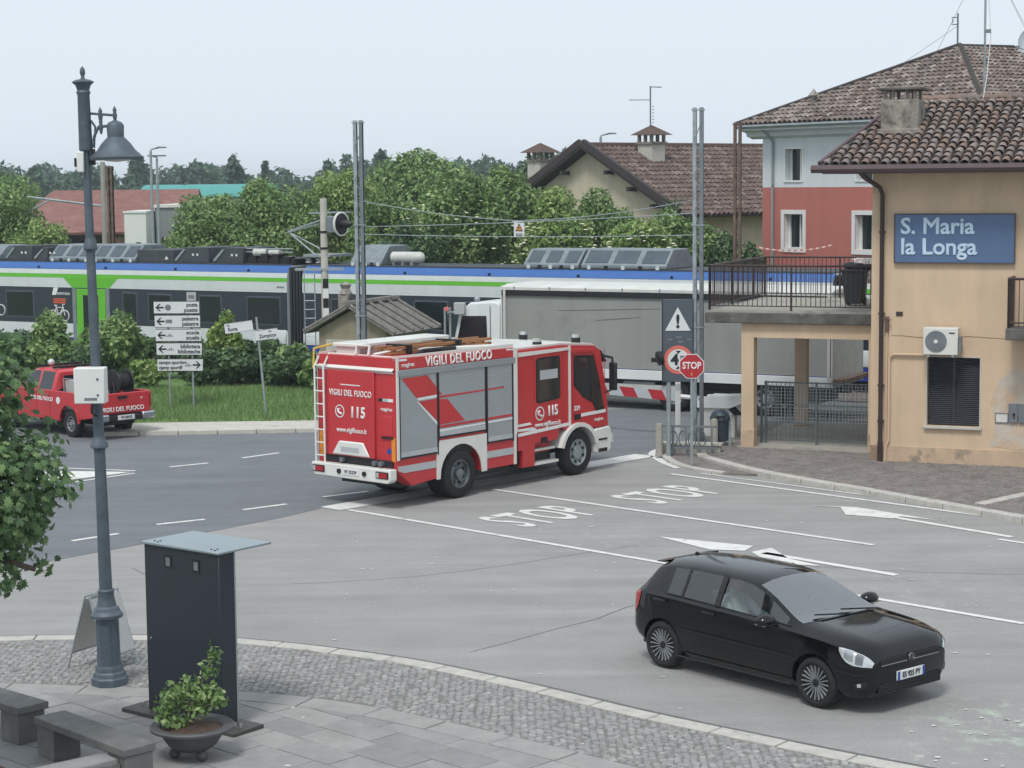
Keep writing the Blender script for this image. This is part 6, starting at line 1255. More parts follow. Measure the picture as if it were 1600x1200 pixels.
aw = thing('wireless_unit', 'small white antenna unit strapped near the lamp top', 'antenna', (-5.30, 24.64, 0)); b = MB(); b.box(-.11, -.02, -.11, -.06, 6.57, 6.83); b.build('housing', 'white', aw, bevel=.015); b = MB(); b.box(-.14, -.115, -.1, -.07, 6.64, 6.75); b.build('connector', 'black', aw); b = MB(); b.box(.05, .1, -.04, .04, 6.66, 6.86); b.build('camera', 'black', aw)
cb_ = thing('control_box', 'white square control box strapped to the lamp post', 'control box', (-5.265, 24.64, 0)); b = MB(); b.box(-.23, .155, -.30, -.075, 3.68, 4.13); b.build('casing', 'white', cb_, bevel=.012)
for z in (3.79, 3.99): b = MB(); b.cyl((.07, -.30, z), (.07, -.31, z), .013, n=8); b.build('lock', 'black', cb_)
b = MB(); b.box(-.1, .06, -.302, -.3, 3.72, 3.755); b.build('sticker', 'ac_grille', cb_)
for z in (3.75, 4.05): b = MB(); b.lathe([(.078, z), (.078, z+.02)], 12); b.build('strap', 'galv', cb_)
b = MB(); b.tube([(-.02, -.2, 3.68), (-.05, -.14, 3.55), (0, -.08, 3.5)], .015, 5); b.build('cable', 'black', cb_)
# folding board behind the lamp
ab = thing('folding_board', 'grey folding sandwich board behind the street lamp', 'sandwich board', (-5.5, 25.6, .02), R(62))
for s_ in (-1, 1):
    def P(x, z): return (x, s_*(.36-.33*z/1.0), z)
    b = MB(); b.slab([P(-.28, .2), P(.28, .2), P(.28, .95), P(-.28, .95)][::s_], .015); b.build('panel', 'ac_white' if s_ > 0 else 'box_grey', ab)
    for x in (-.29, .29): b = MB(); b.tube([P(x, 0), P(x, 1.0)], .014, 6); b.build('leg', 'galv', ab)
    for z_ in (.2, .99): b = MB(); b.tube([P(-.29, z_), P(.29, z_)], .013, 6); b.build('cross_bar', 'galv', ab)
# information totem
mat('totem_paint', '#212a31', .45, var=.06, scale=2, coat=.1); mat('totem_top', '#8b989d', .35, .3, var=.05, scale=2); mat('base_steel', '#4d4b49', .6, .3, var=.15, scale=3)
tt = thing('information_totem', 'tall dark grey metal totem with flat overhanging top plate', 'totem', (-3.44, 22.42, .012), math.atan2(.61, -.79))   # local x runs back-left along the broad face
b = MB(); b.box(0, 1.28, -.26, 0, .06, 2.10); b.build('body', 'totem_paint', tt, bevel=.006, seg=1)
b = MB(); b.box(-.006, -.001, -.262, -.24, .06, 2.1); b.build('corner_strip', 'trim_grey', tt)
b = MB(); b.box(-.03, 1.32, -.84, .03, 2.10, 2.125); tp = b.build('top_plate', 'totem_top', tt, bevel=.003, seg=1)
for x in (.12, 1.1):
    for dx, dy in ((0, 0), (.09, -.03), (.03, -.07)): b = MB(); b.cyl((x+dx, -.06+dy, 2.125), (x+dx, -.06+dy, 2.133), .012, n=8); b.build('bolt', 'black', tp)
b = MB(); b.box(-.32, 1.62, -.36, .14, 0, .05); b.build('base', 'base_steel', tt, bevel=.006, seg=1)
for x in (-.2, -.1, 1.38, 1.5): b = MB(); b.cyl((x, -.1, .05), (x, -.1, .09), .018, n=8); b.build('bolt', 'galv', tt)
for x in (.38, .86): b = MB(); b.box(x-.06, x+.06, .001, .006, 1.84, 2.0); f = b.build('vent', 'black', tt); b = MB(); b.box(x-.035, x+.035, .004, .010, 1.87, 1.97); b.build('insert', 'ac_grille', f)
b = MB(); b.cyl((1.2, 0, .95), (1.2, .012, .95), .018, n=10); b.build('lock', 'chrome', tt)
# bowl planter
pl_ = thing('planter', 'dark round bowl planter on ball feet before the totem', 'planter', (-3.62, 21.35, .012)); mat('planter_metal', '#585858', .6, .2, var=.15, scale=5)
b = MB(); b.lathe([(.12, .09), (.2, .11), (.27, .16), (.325, .24), (.35, .31), (.37, .335), (.47, .345), (.475, .37), (.46, .385), (.36, .375), (.33, .33), (.0001, .33)], 32); b.build('bowl', 'planter_metal', pl_)
b = MB(); b.lathe([(.345, .345), (.2, .37), (.0001, .385)], 24); b.build('soil', 'soil', pl_)
for k in range(3): a = R(-90+40+k*120); b = MB(); b.ball((.2*math.cos(a), .2*math.sin(a), .065), .065, 10); b.build('ball_foot', 'planter_metal', pl_)
# stone benches
mat('bench_stone', '#666664', .7, var=.2, scale=4, bump=.2, bscale=60, col2='#777775', k2=.57, sc2=2)
def bench(label, a, c, wd, h, inset):
    a = Vector(a); c = Vector(c); L = (c-a).length; rz = math.atan2((c-a).y, (c-a).x); t = thing('bench', label, 'bench', (a.x, a.y, .012), rz, 'stone benches by the flower bed')
    b = MB(); b.box(0, L, -wd/2, wd/2, h-.085, h); b.build('seat', 'bench_stone', t, bevel=.008, seg=1)
    for x in inset: b = MB(); b.box(x, x+.36, -wd/2+.03, wd/2-.03, 0, h-.087); b.build('leg', 'bench_stone', t, bevel=.006, seg=1)
bench('grey stone bench cut by the left edge', (-7.0, 23.3), (-5.55, 21.99), .42, .45, (.1, 1.55))
bench('grey stone bench nearer us beside the planter', (-5.28, 21.62), (-4.0, 20.27), .40, .45, (.01, 1.49))
fk2 = thing('flower_bed_kerb', 'pale stone slab edging at the bottom left corner', 'kerb', (-4.75, 20.0, .0), R(40)); b = MB(); b.box(-.9, .55, -.16, .16, 0, .34); b.build('slab', 'slab_a', fk2, bevel=.01, seg=1); b = MB(); b.box(-.9, .55, -.2, -.165, 0, .3); b.build('face_slab', 'bench_stone', fk2)
b = MB(); b.prism([(-6.6, 22.0), (-5.7, 21.0), (-5.0, 20.3), (-5.4, 19), (-8, 19), (-8, 22)], 'z', -.02, .05); struct(b.build('flower_bed', 'mulch'), 'red mulch of the flower bed')
# ---------------------------------------------------------------- direction signs on the bank
ds = thing('direction_signs', 'stack of five white direction signs on two posts in the grass', 'sign', (-9.25, 54.0, .15), R(-4))
mat('sign_face', '#cfd2d2', .45, var=.03)
for x in (-.28, .38): b = MB(); b.cyl((x, .05, -.1), (x, .05, 3.0 if x < 0 else 3.15), .03, n=8); b.build('post', 'galv', ds)
rows = [('posta', 'pueste', 1), ('palestre', 'palestre', 1), ('scuole', 'scuelis', 1), ('biblioteca', 'biblioteche', 1), ('campo sportivo', 'cjamp sportîf', -1)]
for k, (t1, t2, d) in enumerate(rows):
    z = 2.88-k*.385-(.06 if k == 4 else 0); x0 = -.66+.015*k; x1 = x0+1.27
    b = MB(); b.box(x0, x1, -.0, .03, z-.17, z+.17); p = b.build('sign_plate', 'sign_face', ds, bevel=.004, seg=1)
    b = MB()
    for a in ((x0, x1, z+.162, z+.178), (x0, x1, z-.178, z-.162)): b.box(a[0], a[1], -.004, .031, a[2], a[3])
    b.build('border', 'black_print', p)
    ac_ = x0+.17 if d > 0 else x1-.17; b = MB()
    b.prism([(ac_-.12*d, z), (ac_-.02*d, z+.10), (ac_+.03*d, z+.10), (ac_-.05*d, z+.022), (ac_+.11*d, z+.022), (ac_+.11*d, z-.022), (ac_-.05*d, z-.022), (ac_+.03*d, z-.10), (ac_-.02*d, z-.10)], 'y', -.006, -.001); b.build('arrow', 'black_print', p)
    ic = ac_+.23*d; b = MB()
    if k == 0: b.cyl((ic, -.001, z), (ic, -.006, z), .085, n=16)
    elif k == 1: b.box(ic-.09, ic+.09, -.005, -.001, z-.05, z+.05)
    else:
        for q in range(4): b.box(ic-.1+q*.05, ic-.065+q*.05, -.005, -.001, z-.04, z-.04+.03+.05*((q*7) % 3)/2)
    b.build('pictogram', 'ac_grille', p)
    for txt, dz in ((t1, .07), (t2, -.075)):
        text(txt, .155 if d > 0 else .135, 'black_print', p, frame((x1-.04 if d > 0 else x0+.04, -.003, z+dz), (1, 0, 0), (0, 0, 1)), .022, align='RIGHT' if d > 0 else 'LEFT', sx=.92, depth=.002)
b = MB(); b.box(.27, .53, .0, .03, 3.06, 3.3); b.build('small_plate', 'box_grey', ds); b = MB(); b.box(.32, .48, -.003, -.001, 3.12, 3.22); b.build('faded_print', 'ac_grille', ds)
ns = thing('street_name_sign', 'leaning post with two white street name plates', 'sign', (-6.66, 52.5, .1)); ns.rotation_euler = (0, R(-4.4), 0)
b = MB(); b.cyl((0, 0, 0), (0, 0, 2.75), .03, n=8); b.build('post', 'galv', ns)
for x0, x1, z, tx in ((-.74, .02, 2.55, 'Roma'), (.05, .66, 2.25, 'Zompicco')):
    M_ = Matrix.Rotation(R(-3), 4, 'Y'); b = MB(); b.box(x0, x1, -.045, -.03, z-.13, z+.13, M_); p = b.build('name_plate', 'sign_face', ns); b = MB(); b.box(x0-.006, x1+.006, -.05, -.028, z+.13, z+.142, M_); b.box(x0-.006, x1+.006, -.05, -.028, z-.142, z-.13, M_); b.build('border', 'ac_grille', p)
    text('Via', .07, 'black_print', p, M_ @ frame((x0+.06 if x0 < 0 else x1-.25, -.048, z+.07), (1, 0, 0), (0, 0, 1)), .01, align='LEFT', depth=.002); text(tx, .14, 'black_print', p, M_ @ frame((x0+.08 if x0 < 0 else x1-.05, -.048, z-.04), (1, 0, 0), (0, 0, 1)), .02, align='LEFT' if x0 < 0 else 'RIGHT', depth=.002, sx=.8)
# ---------------------------------------------------------------- lattice masts of the level crossing portal
def lattice(x, y, h, label, rz, m1='galv', m2='grey_metal', wd=.25):
    t = thing('lattice_mast', label, 'mast', (x, y, 0), rz, 'lattice masts by the railway')
    for s_ in (-1, 1):
        X = s_*(wd/2-.045); b = MB(); b.box(X-.045, X+.045, -.07, -.062, 0, h); b.box(X-.045, X-.037, -.062, .07, 0, h); b.box(X-.045, X+.045, .062, .07, 0, h); b.build('channel', m1 if s_ < 0 else m2, t)
    n = int(h/.42)-1
    for k in range(n): z = .2+k*.42; s_ = 1 if k % 2 else -1; b = MB(); b.tube([(-s_*wd*.32, -.066, z), (s_*wd*.32, -.066, z+.4)], .014, 4); b.build('lacing', m2, t)
    for z in (h*.36, h*.66, h*.995): b = MB(); b.box(-wd/2-.03, wd/2+.03, -.085, .085, z-.03, z); b.build('tie_plate', m1, t)
    return t
P1, P2 = (-4.0, 52.0), (4.46, 46.5)
lattice(*P1, 8.05, 'grey lattice mast rising behind the hut and fire engine', R(-12)); lattice(*P2, 8.1, 'grey lattice mast beside the stop sign', R(-12)); lattice(7.65, 66, 8.3, 'rusty lattice mast beside the red house', R(-20), 'rust', 'rust', .26); lattice(-16.3, 80, 7.2, 'brown lattice mast before the red roofed barn', R(-20), 'rust', 'rust', .26)
wr = thing('portal_wires', 'wires strung between the two grey masts over the road', 'wire', (0, 0, 0))
mid = Vector((.22, 49.26, 5.42))
for pts in (sag((*P1, 5.95), mid, .08), sag(mid, (*P2, 5.95), .10), sag((*P1, 5.06), (*P2, 5.1), .06), sag((*P1, 5.25), (*P2, 5.62), .05)): b = MB(); b.tube(pts, .011, 5); b.build('wire', 'galv', wr)
dg = thing('danger_sign', 'small white danger sign hanging on wires over the road', 'sign', (.22, 49.26, 5.21), R(-30)); b = MB(); b.box(-.15, .15, -.006, .006, -.2, .2); b.build('plate', 'sign_face', dg)
mat('warn_orange', '#d98a3a', .5, var=.05); b = MB(); b.prism([(-.11, -.05), (.11, -.05), (0, .15)], 'y', -.012, -.007); b.build('triangle', 'black_print', dg); b = MB(); b.prism([(-.075, -.028), (.075, -.028), (0, .108)], 'y', -.016, -.0125); b.build('triangle_fill', 'warn_orange', dg); b = MB(); b.prism([(.0, .08), (-.025, .02), (0, .025), (-.01, -.02), (.028, .04), (.005, .035)], 'y', -.02, -.0165); b.build('bolt_mark', 'black_print', dg)
for z in (-.13, -.17): b = MB(); b.box(-.1, .1, -.009, -.006, z, z+.02); b.build('text_line', 'black_print', dg)
# ---------------------------------------------------------------- signal post, ladder, hut
sp_ = thing('signal_post', 'concrete railway signal post with round black backed lamp and ladder', 'signal', (-5.72, 60, 0))
b = MB(); b.cyl((0, 0, 0), (0, 0, 5.95), .125, .105, n=12); b.build('post', 'concrete_pale', sp_)
M_ = Matrix.Translation((.52, -.05, 5.17)) @ Matrix.Rotation(R(-40), 4, 'Z') @ Matrix.Rotation(PI/2, 4, 'X')
M_ = frame((.55, -.2, 5.17), (.55, .83, 0), (0, 0, 1))
b = MB(); b.lathe([(.37, -.02), (.37, .02), (.33, .03), (.33, -.02), (.37, -.02)], 28, M_, cap=False); b.build('disc_rim', 'white', sp_); b = MB(); b.lathe([(.33, -.02), (.33, .015), (.12, .03), (.11, .02)], 28, M_); b.build('disc', 'black', sp_)
b = MB(); b.lathe([(.13, .0), (.12, .28), (.05, .42), (.04, .42)], 14, M_); b.build('hood', 'black', sp_); b = MB(); b.box(.1, .5, -.1, .25, 4.9, 5.4); b.build('lamp_box', 'unit_grey', sp_, bevel=.02)
for z in (4.9, 4.4): b = MB(); b.lathe([(.13, z), (.135, z+.06)], 12); b.build('band', 'black', sp_)
b = MB(); b.box(-.9, .6, -.12, .12, 3.75, 3.82); b.build('platform', 'galv', sp_)
for x in (-.62, -.3): b = MB(); b.tube([(x, -.15, .2), (x, -.1, 3.8)], .02, 5); b.build('ladder_rail', 'galv', sp_)
for k in range(13): b = MB(); z = .4+k*.27; b.tube([(-.62, -.14, z), (-.3, -.14, z)], .013, 5); b.build('rung', 'galv', sp_)
for k in range(5): b = MB(); z = 2.0+k*.3; b.box(-.05, .12, -.16, -.135, z, z+.3); b.build('marker_block', 'white' if k % 2 else 'black', sp_)
ht = thing('brick_hut', 'small trackside hut with ribbed grey roof behind the fire engine', 'hut', (-4.75, 56.6, 0), math.atan2(-.40, .92))
mat('hut_wall', '#8d8471', .9, var=.15, scale=3, bump=.3); mat('fibre_roof', '#6f6c67', .9, var=.3, scale=4, bump=.5, bscale=15, col2='#8a857c', k2=.55, sc2=3)
b = MB(); b.prism([(-1.1, 0), (1.1, 0), (1.1, 2.15), (0, 2.72), (-1.1, 2.15)], 'y', .25, 3.0); b.build('wall', 'hut_wall', ht)
b = MB(); b.box(-.85, .05, .2, .25, .2, 1.85); b.build('door', 'concrete_pale', ht); b = MB(); b.box(.25, 1.0, .2, .25, .9, 1.85); b.build('window', 'box_grey', ht)
for s_ in (-1, 1):
    b = MB(); b.slab([(0, 0, 2.86), (0, 3.2, 2.86), (s_*1.5, 3.2, 2.06), (s_*1.5, 0, 2.06)][::-s_], .05); r_ = b.build('roof', 'fibre_roof', ht)
    for k in range(6): y = .05+k*.61; b = MB(); b.tube([(0, y, 2.9), (s_*1.5, y, 2.1)], .055, 6); b.build('roof_rib', 'fibre_roof', r_)
b = MB(); b.tube([(0, -.02, 2.92), (0, 3.22, 2.92)], .09, 6); b.build('ridge_cap', 'fibre_roof', ht)
b = MB(); b.box(-.8, -.45, .9, 1.2, 2.3, 3.15); b.build('chimney', 'old_stone', ht); b = MB(); b.lathe([(.2, 3.15), (.12, 3.3), (.18, 3.42), (.05, 3.5)], 10, Matrix.Translation((-.62, 1.05, 0))); b.build('chimney_cap', 'old_stone', ht)
# ---------------------------------------------------------------- level crossing corner: panel, stop sign, barrier, bin
gp = thing('warning_sign', 'tall grey panel with warning triangle and height limit disc', 'sign', (3.62, 44.6, .05), R(-3)); mat('panel_grey', '#4a525a', .5, var=.05); mat('sign_red', '#a9232d', .45, var=.05); mat('sign_salmon', '#cf6a5c', .5, var=.06)
b = MB(); b.box(-.16, .54, -.0, .05, 1.74, 3.64); b.build('panel', 'panel_grey', gp, bevel=.01, seg=1)
for a in ((-.175, -.162, 1.73, 3.655), (.542, .555, 1.73, 3.655)): b = MB(); b.box(a[0], a[1], -.02, .05, a[2], a[3]); b.build('frame', 'black', gp)
b = MB(); b.cyl((-.02, .08, -.05), (-.02, .08, 3.4), .055, n=12); b.build('post', 'galv', gp)
b = MB(); b.prism([(-.1, 2.92), (.48, 2.92), (.19, 3.46)], 'y', -.012, -.001); t_ = b.build('triangle', 'sign_face', gp); text('!', .42, 'black_print', t_, frame((.19, -.015, 3.12), (1, 0, 0), (0, 0, 1)), .03)
for k, (x, z) in enumerate(((-.05, 2.7), (.15, 2.75), (.19, 2.65), (.4, 2.7))): b = MB(); b.box(x, x+.12, -.006, -.001, z, z+.035); b.build('faded_print', 'ac_grille', gp)
M_ = frame((.2, -.001, 2.25), (1, 0, 0), (0, 0, 1)); b = MB(); b.lathe([(.33, 0), (.33, .008), (.0001, .008)], 28, M_); d_ = b.build('height_disc', 'sign_salmon', gp); b = MB(); b.lathe([(.245, .008), (.245, .012), (.0001, .012)], 28, M_); b.build('disc_centre', 'sign_face', d_)
text('4', .34, 'black_print', d_, frame((.12, -.016, 2.25), (1, 0, 0), (0, 0, 1)), .04); text('m', .15, 'black_print', d_, frame((.3, -.016, 2.32), (1, 0, 0), (0, 0, 1)), .02); text('00', .13, 'black_print', d_, frame((.3, -.016, 2.2), (1, 0, 0), (0, 0, 1)), .02)
for z in (2.46, 2.04): b = MB(); s_ = 1 if z > 2.25 else -1; b.prism([(.14, z), (.26, z), (.2, z-.07*s_)], 'y', -.018, -.013); b.build('limit_mark', 'black_print', d_)
b = MB(); b.cyl((-.17, .03, 2.3), (-.27, .0, 2.28), .16, .17, n=16); b.box(-.42, -.2, -.06, .06, 2.2, 2.3); b.build('crossing_lamp', 'black', gp)
sn = thing('stop_sign', 'red octagonal STOP sign on a grey post', 'sign', (3.98, 43.0, .04), R(-4)); b = MB(); b.cyl((0, .04, 0), (0, .04, 2.5), .032, n=10); b.build('post', 'galv', sn)
def octa(r): return [(r*math.cos(PI/8+k*PI/4), 2.26+r*math.sin(PI/8+k*PI/4)) for k in range(8)]
b = MB(); b.prism(octa(.295), 'y', -.004, .006); b.build('rim', 'sign_face', sn); b = MB(); b.prism(octa(.275), 'y', -.009, -.0045); f_ = b.build('face', 'sign_red', sn); text('STOP', .21, 'white_print', f_, frame((0, -.011, 2.27), (1, 0, 0), (0, 0, 1)), .028, sx=.82, depth=.002); b = MB(); b.box(-.012, .012, -.011, -.0095, 2.05, 2.12); b.build('mark', 'warn_orange', f_)
ba = thing('barrier', 'red and white level crossing barrier lowered before the lorry', 'barrier', (5.0, 47.9, .1), math.atan2(.57, -.82))
b = MB(); b.box(-.35, .3, -.28, .28, 0, .75); b.build('housing', 'white_dirty', ba, bevel=.03); b = MB(); b.tube([(.1, 0, .9), (7.2, 0, 1.12)], .055, 8); b.build('boom_core', 'white', ba)
for k in range(15):
    x = .9+k*.42; z = .9+.031*x; b = MB(); b.add([(x, .058, z-.13), (x+.42, .058, z-.115), (x+.56, .058, z+.13), (x+.14, .058, z+.115)], [(3, 2, 1, 0)]); b.add([(x, .07, z-.13), (x+.42, .07, z-.115), (x+.56, .07, z+.13), (x+.14, .07, z+.115)], [(3, 2, 1, 0)]); b.build('stripe_board', 'sign_red' if k % 2 else 'reflect_silver', ba)
b = MB(); b.prism([(-.6, .75), (.35, .72), (.35, .98), (-.2, 1.02), (-.9, 1.08), (-1.1, .95)], 'y', -.35, -.25); b.prism([(-.6, .75), (.35, .72), (.35, .98), (-.2, 1.02), (-.9, 1.08), (-1.1, .95)], 'y', .25, .35); b.build('swing_arm', 'white', ba)
cw = thing('barrier_counterweight', 'black and white striped counterweight box behind the waste bin', 'counterweight', (5.3, 47.6, .11), R(-25)); b = MB(); b.box(-.35, .42, -.15, .15, .55, 1.0); b.build('box', 'white', cw, bevel=.02); b = MB(); b.prism([(-.25, .99), (.0, .99), (.4, .62), (.4, .56), (.2, .56)], 'y', -.156, -.151); b.build('stripe', 'black', cw); b = MB(); b.box(-.4, .47, -.2, .2, 1.0, 1.04); b.build('lid', 'white', cw); b = MB(); b.box(.1, .2, -.1, .1, 0, .55); b.build('stand', 'white_dirty', cw)
bn_ = thing('litter_bin', 'blue grey round litter bin beside the portico column', 'bin', (4.93, 46.0, .11)); mat('bin_blue', '#2f3b48', .5, var=.1)
b = MB(); b.lathe([(.17, .12), (.19, .14), (.21, .62), (.215, .64)], 20); b.build('body', 'bin_blue', bn_); b = MB(); b.lathe([(.24, .62), (.24, .68), (.2, .78), (.1, .86), (.0001, .87)], 20); b.build('hood', 'bin_blue', bn_); b = MB(); b.box(.2, .26, -.03, .03, 0, .75); b.box(-.06, .06, -.1, .1, 0, .12); b.build('stand', 'galv', bn_); b = MB(); b.box(-.12, .1, -.235, -.2, .66, .74); b.build('opening', 'black', bn_)
for x, y, lb in ((3.4, 44.85, 'short concrete bollard left of the warning panel'), (4.75, 45.6, 'short concrete bollard at the foot of the mast')):
    t_ = thing('bollard', lb, 'bollard', (x, y, .04)); b = MB(); b.lathe([(.09, 0), (.085, .72), (.07, .76), (.0001, .77)], 12); b.build('post', 'concrete', t_); b = MB(); b.lathe([(.095, 0), (.1, .05), (.09, .06)], 12); b.build('foot', 'concrete', t_)
rl2 = thing('guard_rail', 'low iron guard rail round the crossing corner', 'railing', (3.45, 44.9, .05), R(-12))
for x in (.25, .55, .85, 1.15): b = MB(); b.box(x, x+.04, -.02, .02, 0, .7); b.build('post', 'grey_metal', rl2)
for z in (.16, .66): b = MB(); b.box(.0, 1.3, -.025, .025, z, z+.05); b.build('rail', 'grey_metal', rl2)
for k in range(4): b = MB(); x = .28+k*.22; b.tube([(x+.09*math.cos(t*PI/6), 0, .4+.18*math.sin(t*PI/6)) for t in range(13)], .014, 5); b.build('scroll', 'cast_iron', rl2)
wp = thing('white_post', 'slim white marker post behind the stop sign', 'post', (3.93, 46.0, .05)); b = MB(); b.box(-.06, .06, -.05, .05, 0, 1.75); b.build('post', 'white', wp, bevel=.01); b = MB(); b.box(-.06, .06, -.056, -.051, 1.4, 1.55); b.build('reflector', 'reflect_silver', wp)
b = MB(); b.box(-.1, .1, -.1, .1, 0, .12); b.build('foot', 'concrete', wp)
lw = thing('low_wall', 'low grey concrete plinth behind the stop sign post', 'wall', (3.45, 45.1, .04), R(-14)); b = MB(); b.box(0, 1.4, 0, .25, 0, .22); b.build('body', 'concrete', lw, bevel=.02); b = MB(); b.box(-.03, 1.43, -.03, .28, .22, .28); b.build('coping', 'concrete_pale', lw, bevel=.01)
# ---------------------------------------------------------------- modern lamp posts, flag, fence
def lampost(x, y, h, arm, label):
    t = thing('lamp_post', label, 'lamp post', (x, y, 0), 0, 'modern lamp posts beyond the railway'); b = MB(); b.cyl((0, 0, 0), (0, 0, h-.15), .09, .06, n=10); b.build('pole', 'galv', t)
    b = MB(); b.tube([(0, 0, h-.2), (.02, 0, h-.08), (arm*.3, 0, h-.02), (arm*.5, 0, h)], .04, 6); b.build('arm', 'galv', t); b = MB(); b.prism([(arm*.3, h-.02), (arm*.5, h+.06), (arm, h+.05), (arm, h-.01)] if arm > 0 else [(arm, h-.02), (arm, h+.05), (-arm, h+.05), (-arm, h-.02)], 'y', -.15, .15); b.build('head', 'grey_metal', t)
lampost(-17.35, 95, 8.2, .75, 'grey lamp post with right pointing head behind the left trees'); lampost(-17.6, 98, 7.85, -.45, 'grey lamp post with flat double head before the barn'); lampost(4.4, 95, 8.65, .75, 'grey lamp post before the cream gable')
tp_ = thing('utility_pole', 'pale wooden pole beside the brown lattice mast', 'pole', (-17.0, 82, 0)); b = MB(); b.cyl((0, 0, 0), (0, 0, 7.4), .13, .1, n=10); b.build('pole', 'concrete', tp_)
b = MB(); b.tube([(-3.4, 0, 6.0), (0, 0, 5.55)], .05, 6); b.build('cross_beam', 'galv', tp_)
b = MB(); b.tube([(-3.5, 0, 4.7), (-3.3, 0, 5.3), (-2.2, 0, 5.85)], .04, 6); b.build('stay', 'galv', tp_)
fg_ = thing('flag', 'red and white flag at the left edge of the sky', 'flag', (-15.9, 60, 0)); b = MB(); b.cyl((-.2, 0, 0), (-.2, 0, 7.3), .03, n=8); b.build('pole', 'galv', fg_)
P = [(-.2+.07*k, .04*math.sin(k*1.3), 7.15-.05*k) for k in range(8)]
for m, k0, k1 in (('white', 0, 4), ('red_print', 4, 7)):
    b = MB()
    for k in range(k0, k1): p, q = P[k], P[k+1]; b.quad((p[0], p[1], p[2]-.33), (q[0], q[1], q[2]-.33), q, p)
    o = b.build('cloth', m, fg_); o.modifiers.new('s', 'SOLIDIFY').thickness = .01
fc = thing('railway_fence', 'low grey fence along the railway behind the pickup', 'fence', (-19.5, 63.5, .3), math.atan2(-.494, .869))
for k in range(7): b = MB(); b.box(k*.75, k*.75+.06, 0, .06, 0, .95); b.build('post', 'concrete', fc)
for z in (.25, .55, .85): b = MB(); b.tube([(0, .03, z), (4.6, .03, z)], .012, 5); b.build('wire', 'galv', fc)

# ---------------------------------------------------------------- crossing signal right of the hut, warning tape on the terrace
cs = thing('crossing_signal', 'grey boxed crossing signal on twin posts left of the lorry cab', 'signal', (-1.95, 57.2, 0), R(-15))
for x in (0, .16): b = MB(); b.cyl((x, 0, 0), (x, 0, 2.75), .035, n=8); b.build('post', 'galv', cs)
b = MB(); b.box(.3, .62, -.1, .1, 2.55, 2.9); b.build('lamp_box', 'box_grey', cs, bevel=.02); b = MB(); b.lathe([(.05, 0), (.07, .1), (.05, .11), (.0001, .1)], 12, frame((.12, -.12, 2.72), (1, 0, 0), (0, 0, 1))); b.build('lamp', 'sign_salmon', cs)
b = MB(); b.tube([(.08, 0, 2.6), (.4, 0, 2.62)], .03, 6); b.build('bracket', 'galv', cs)
tp2 = thing('warning_tape', 'red and white tape sagging along the terrace back railing', 'tape', (0, 0, 0)); P = sag((6.45, 51.3, 4.62), (8.35, 50.9, 4.66), .12, 24)
for k in range(24): b = MB(); p, q = P[k], P[k+1]; b.slab([p, q, q+Vector((0, 0, .035)), p+Vector((0, 0, .035))], .004); b.build('stripe', 'white' if k % 2 else 'sign_salmon', tp2)
# ================================================================ vegetation
leafmat('leaf_mid', '#4f6a40', '#789557', '#b4c68a'); leafmat('leaf_bright', '#56743c', '#87a15b', '#bfcc90'); leafmat('leaf_dark', '#3d563b', '#557049', '#7a9165'); leafmat('leaf_far', '#3d5544', '#4e6a54', '#66805f'); leafmat('leaf_maple', '#364e33', '#587549', '#8fa76e'); leafmat('leaf_fresh', '#5f7c40', '#8aa355', '#b6c578')
mat('bark', '#5b5046', .9, var=.3, scale=8, bump=.6, bscale=20, stretch=(3, 3, .6)); mat('blossom', '#cfd0b4', .8, var=.1)
def leaves(blobs, n, size, seed=0, fill=.35, asp=1.8, droop=.3):
    """(4n,3) array of rhombic leaves filling ellipsoid clumps; blobs = [(x,y,z,rx,ry,rz)]"""
    g = np.random.default_rng(seed); B = np.array(blobs, float); w_ = B[:, 3]*B[:, 5]+B[:, 3]*B[:, 4]; k = g.choice(len(B), n, p=w_/w_.sum())
    d = g.normal(size=(n, 3)); d /= np.linalg.norm(d, axis=1)[:, None]; r = 1-fill*g.random(n)**1.6; r *= 1+.10*g.normal(size=n)
    P = B[k, :3]+d*B[k, 3:]*r[:, None]
    nn = d*.9+g.normal(size=(n, 3))*.75+np.array([0, 0, .45]); nn /= np.linalg.norm(nn, axis=1)[:, None]
    t = np.cross(nn, g.normal(size=(n, 3))); t /= np.linalg.norm(t, axis=1)[:, None]; t[:, 2] -= droop*.5; b_ = np.cross(nn, t)
    s = size*(.6+.8*g.random(n))[:, None]; Q = np.empty((n, 4, 3)); Q[:, 0] = P-t*s*.5*asp; Q[:, 1] = P+b_*s*.5; Q[:, 2] = P+t*s*.5*asp-nn*s*.15; Q[:, 3] = P-b_*s*.5
    tint = np.clip(.45+.22*g.normal(size=n)+.12*np.sin(k*7.3), 0, 1); return Q.reshape(-1, 3), tint
def clumps(cx, cy, cz, rx, ry, rz, n, seed, k=.42):
    """sub-clumps scattered over an ellipsoid so the crown has lumps and gaps"""
    g = random.Random(seed); out_ = []
    for i in range(n):
        z = g.uniform(-.75, 1); a = g.uniform(0, 2*PI); q = math.sqrt(max(0, 1-z*z)); f = g.uniform(.45, .84)
        s = g.uniform(.7, 1.25)*k; out_.append((cx+rx*f*q*math.cos(a), cy+ry*f*q*math.sin(a), cz+rz*f*z, rx*s, ry*s, rz*s*.85))
    return out_
def crown_obj(blobs, n, size, m, parent, seed, name='crown', **kw):
    Q, t = leaves(blobs, n, size, seed, **kw); me = tri_mesh(name, Q, 4, m); fill_tint(me, t); o = bpy.data.objects.new(name, me); COL.objects.link(o); o.parent = parent; o['kind'] = 'stuff'; return o
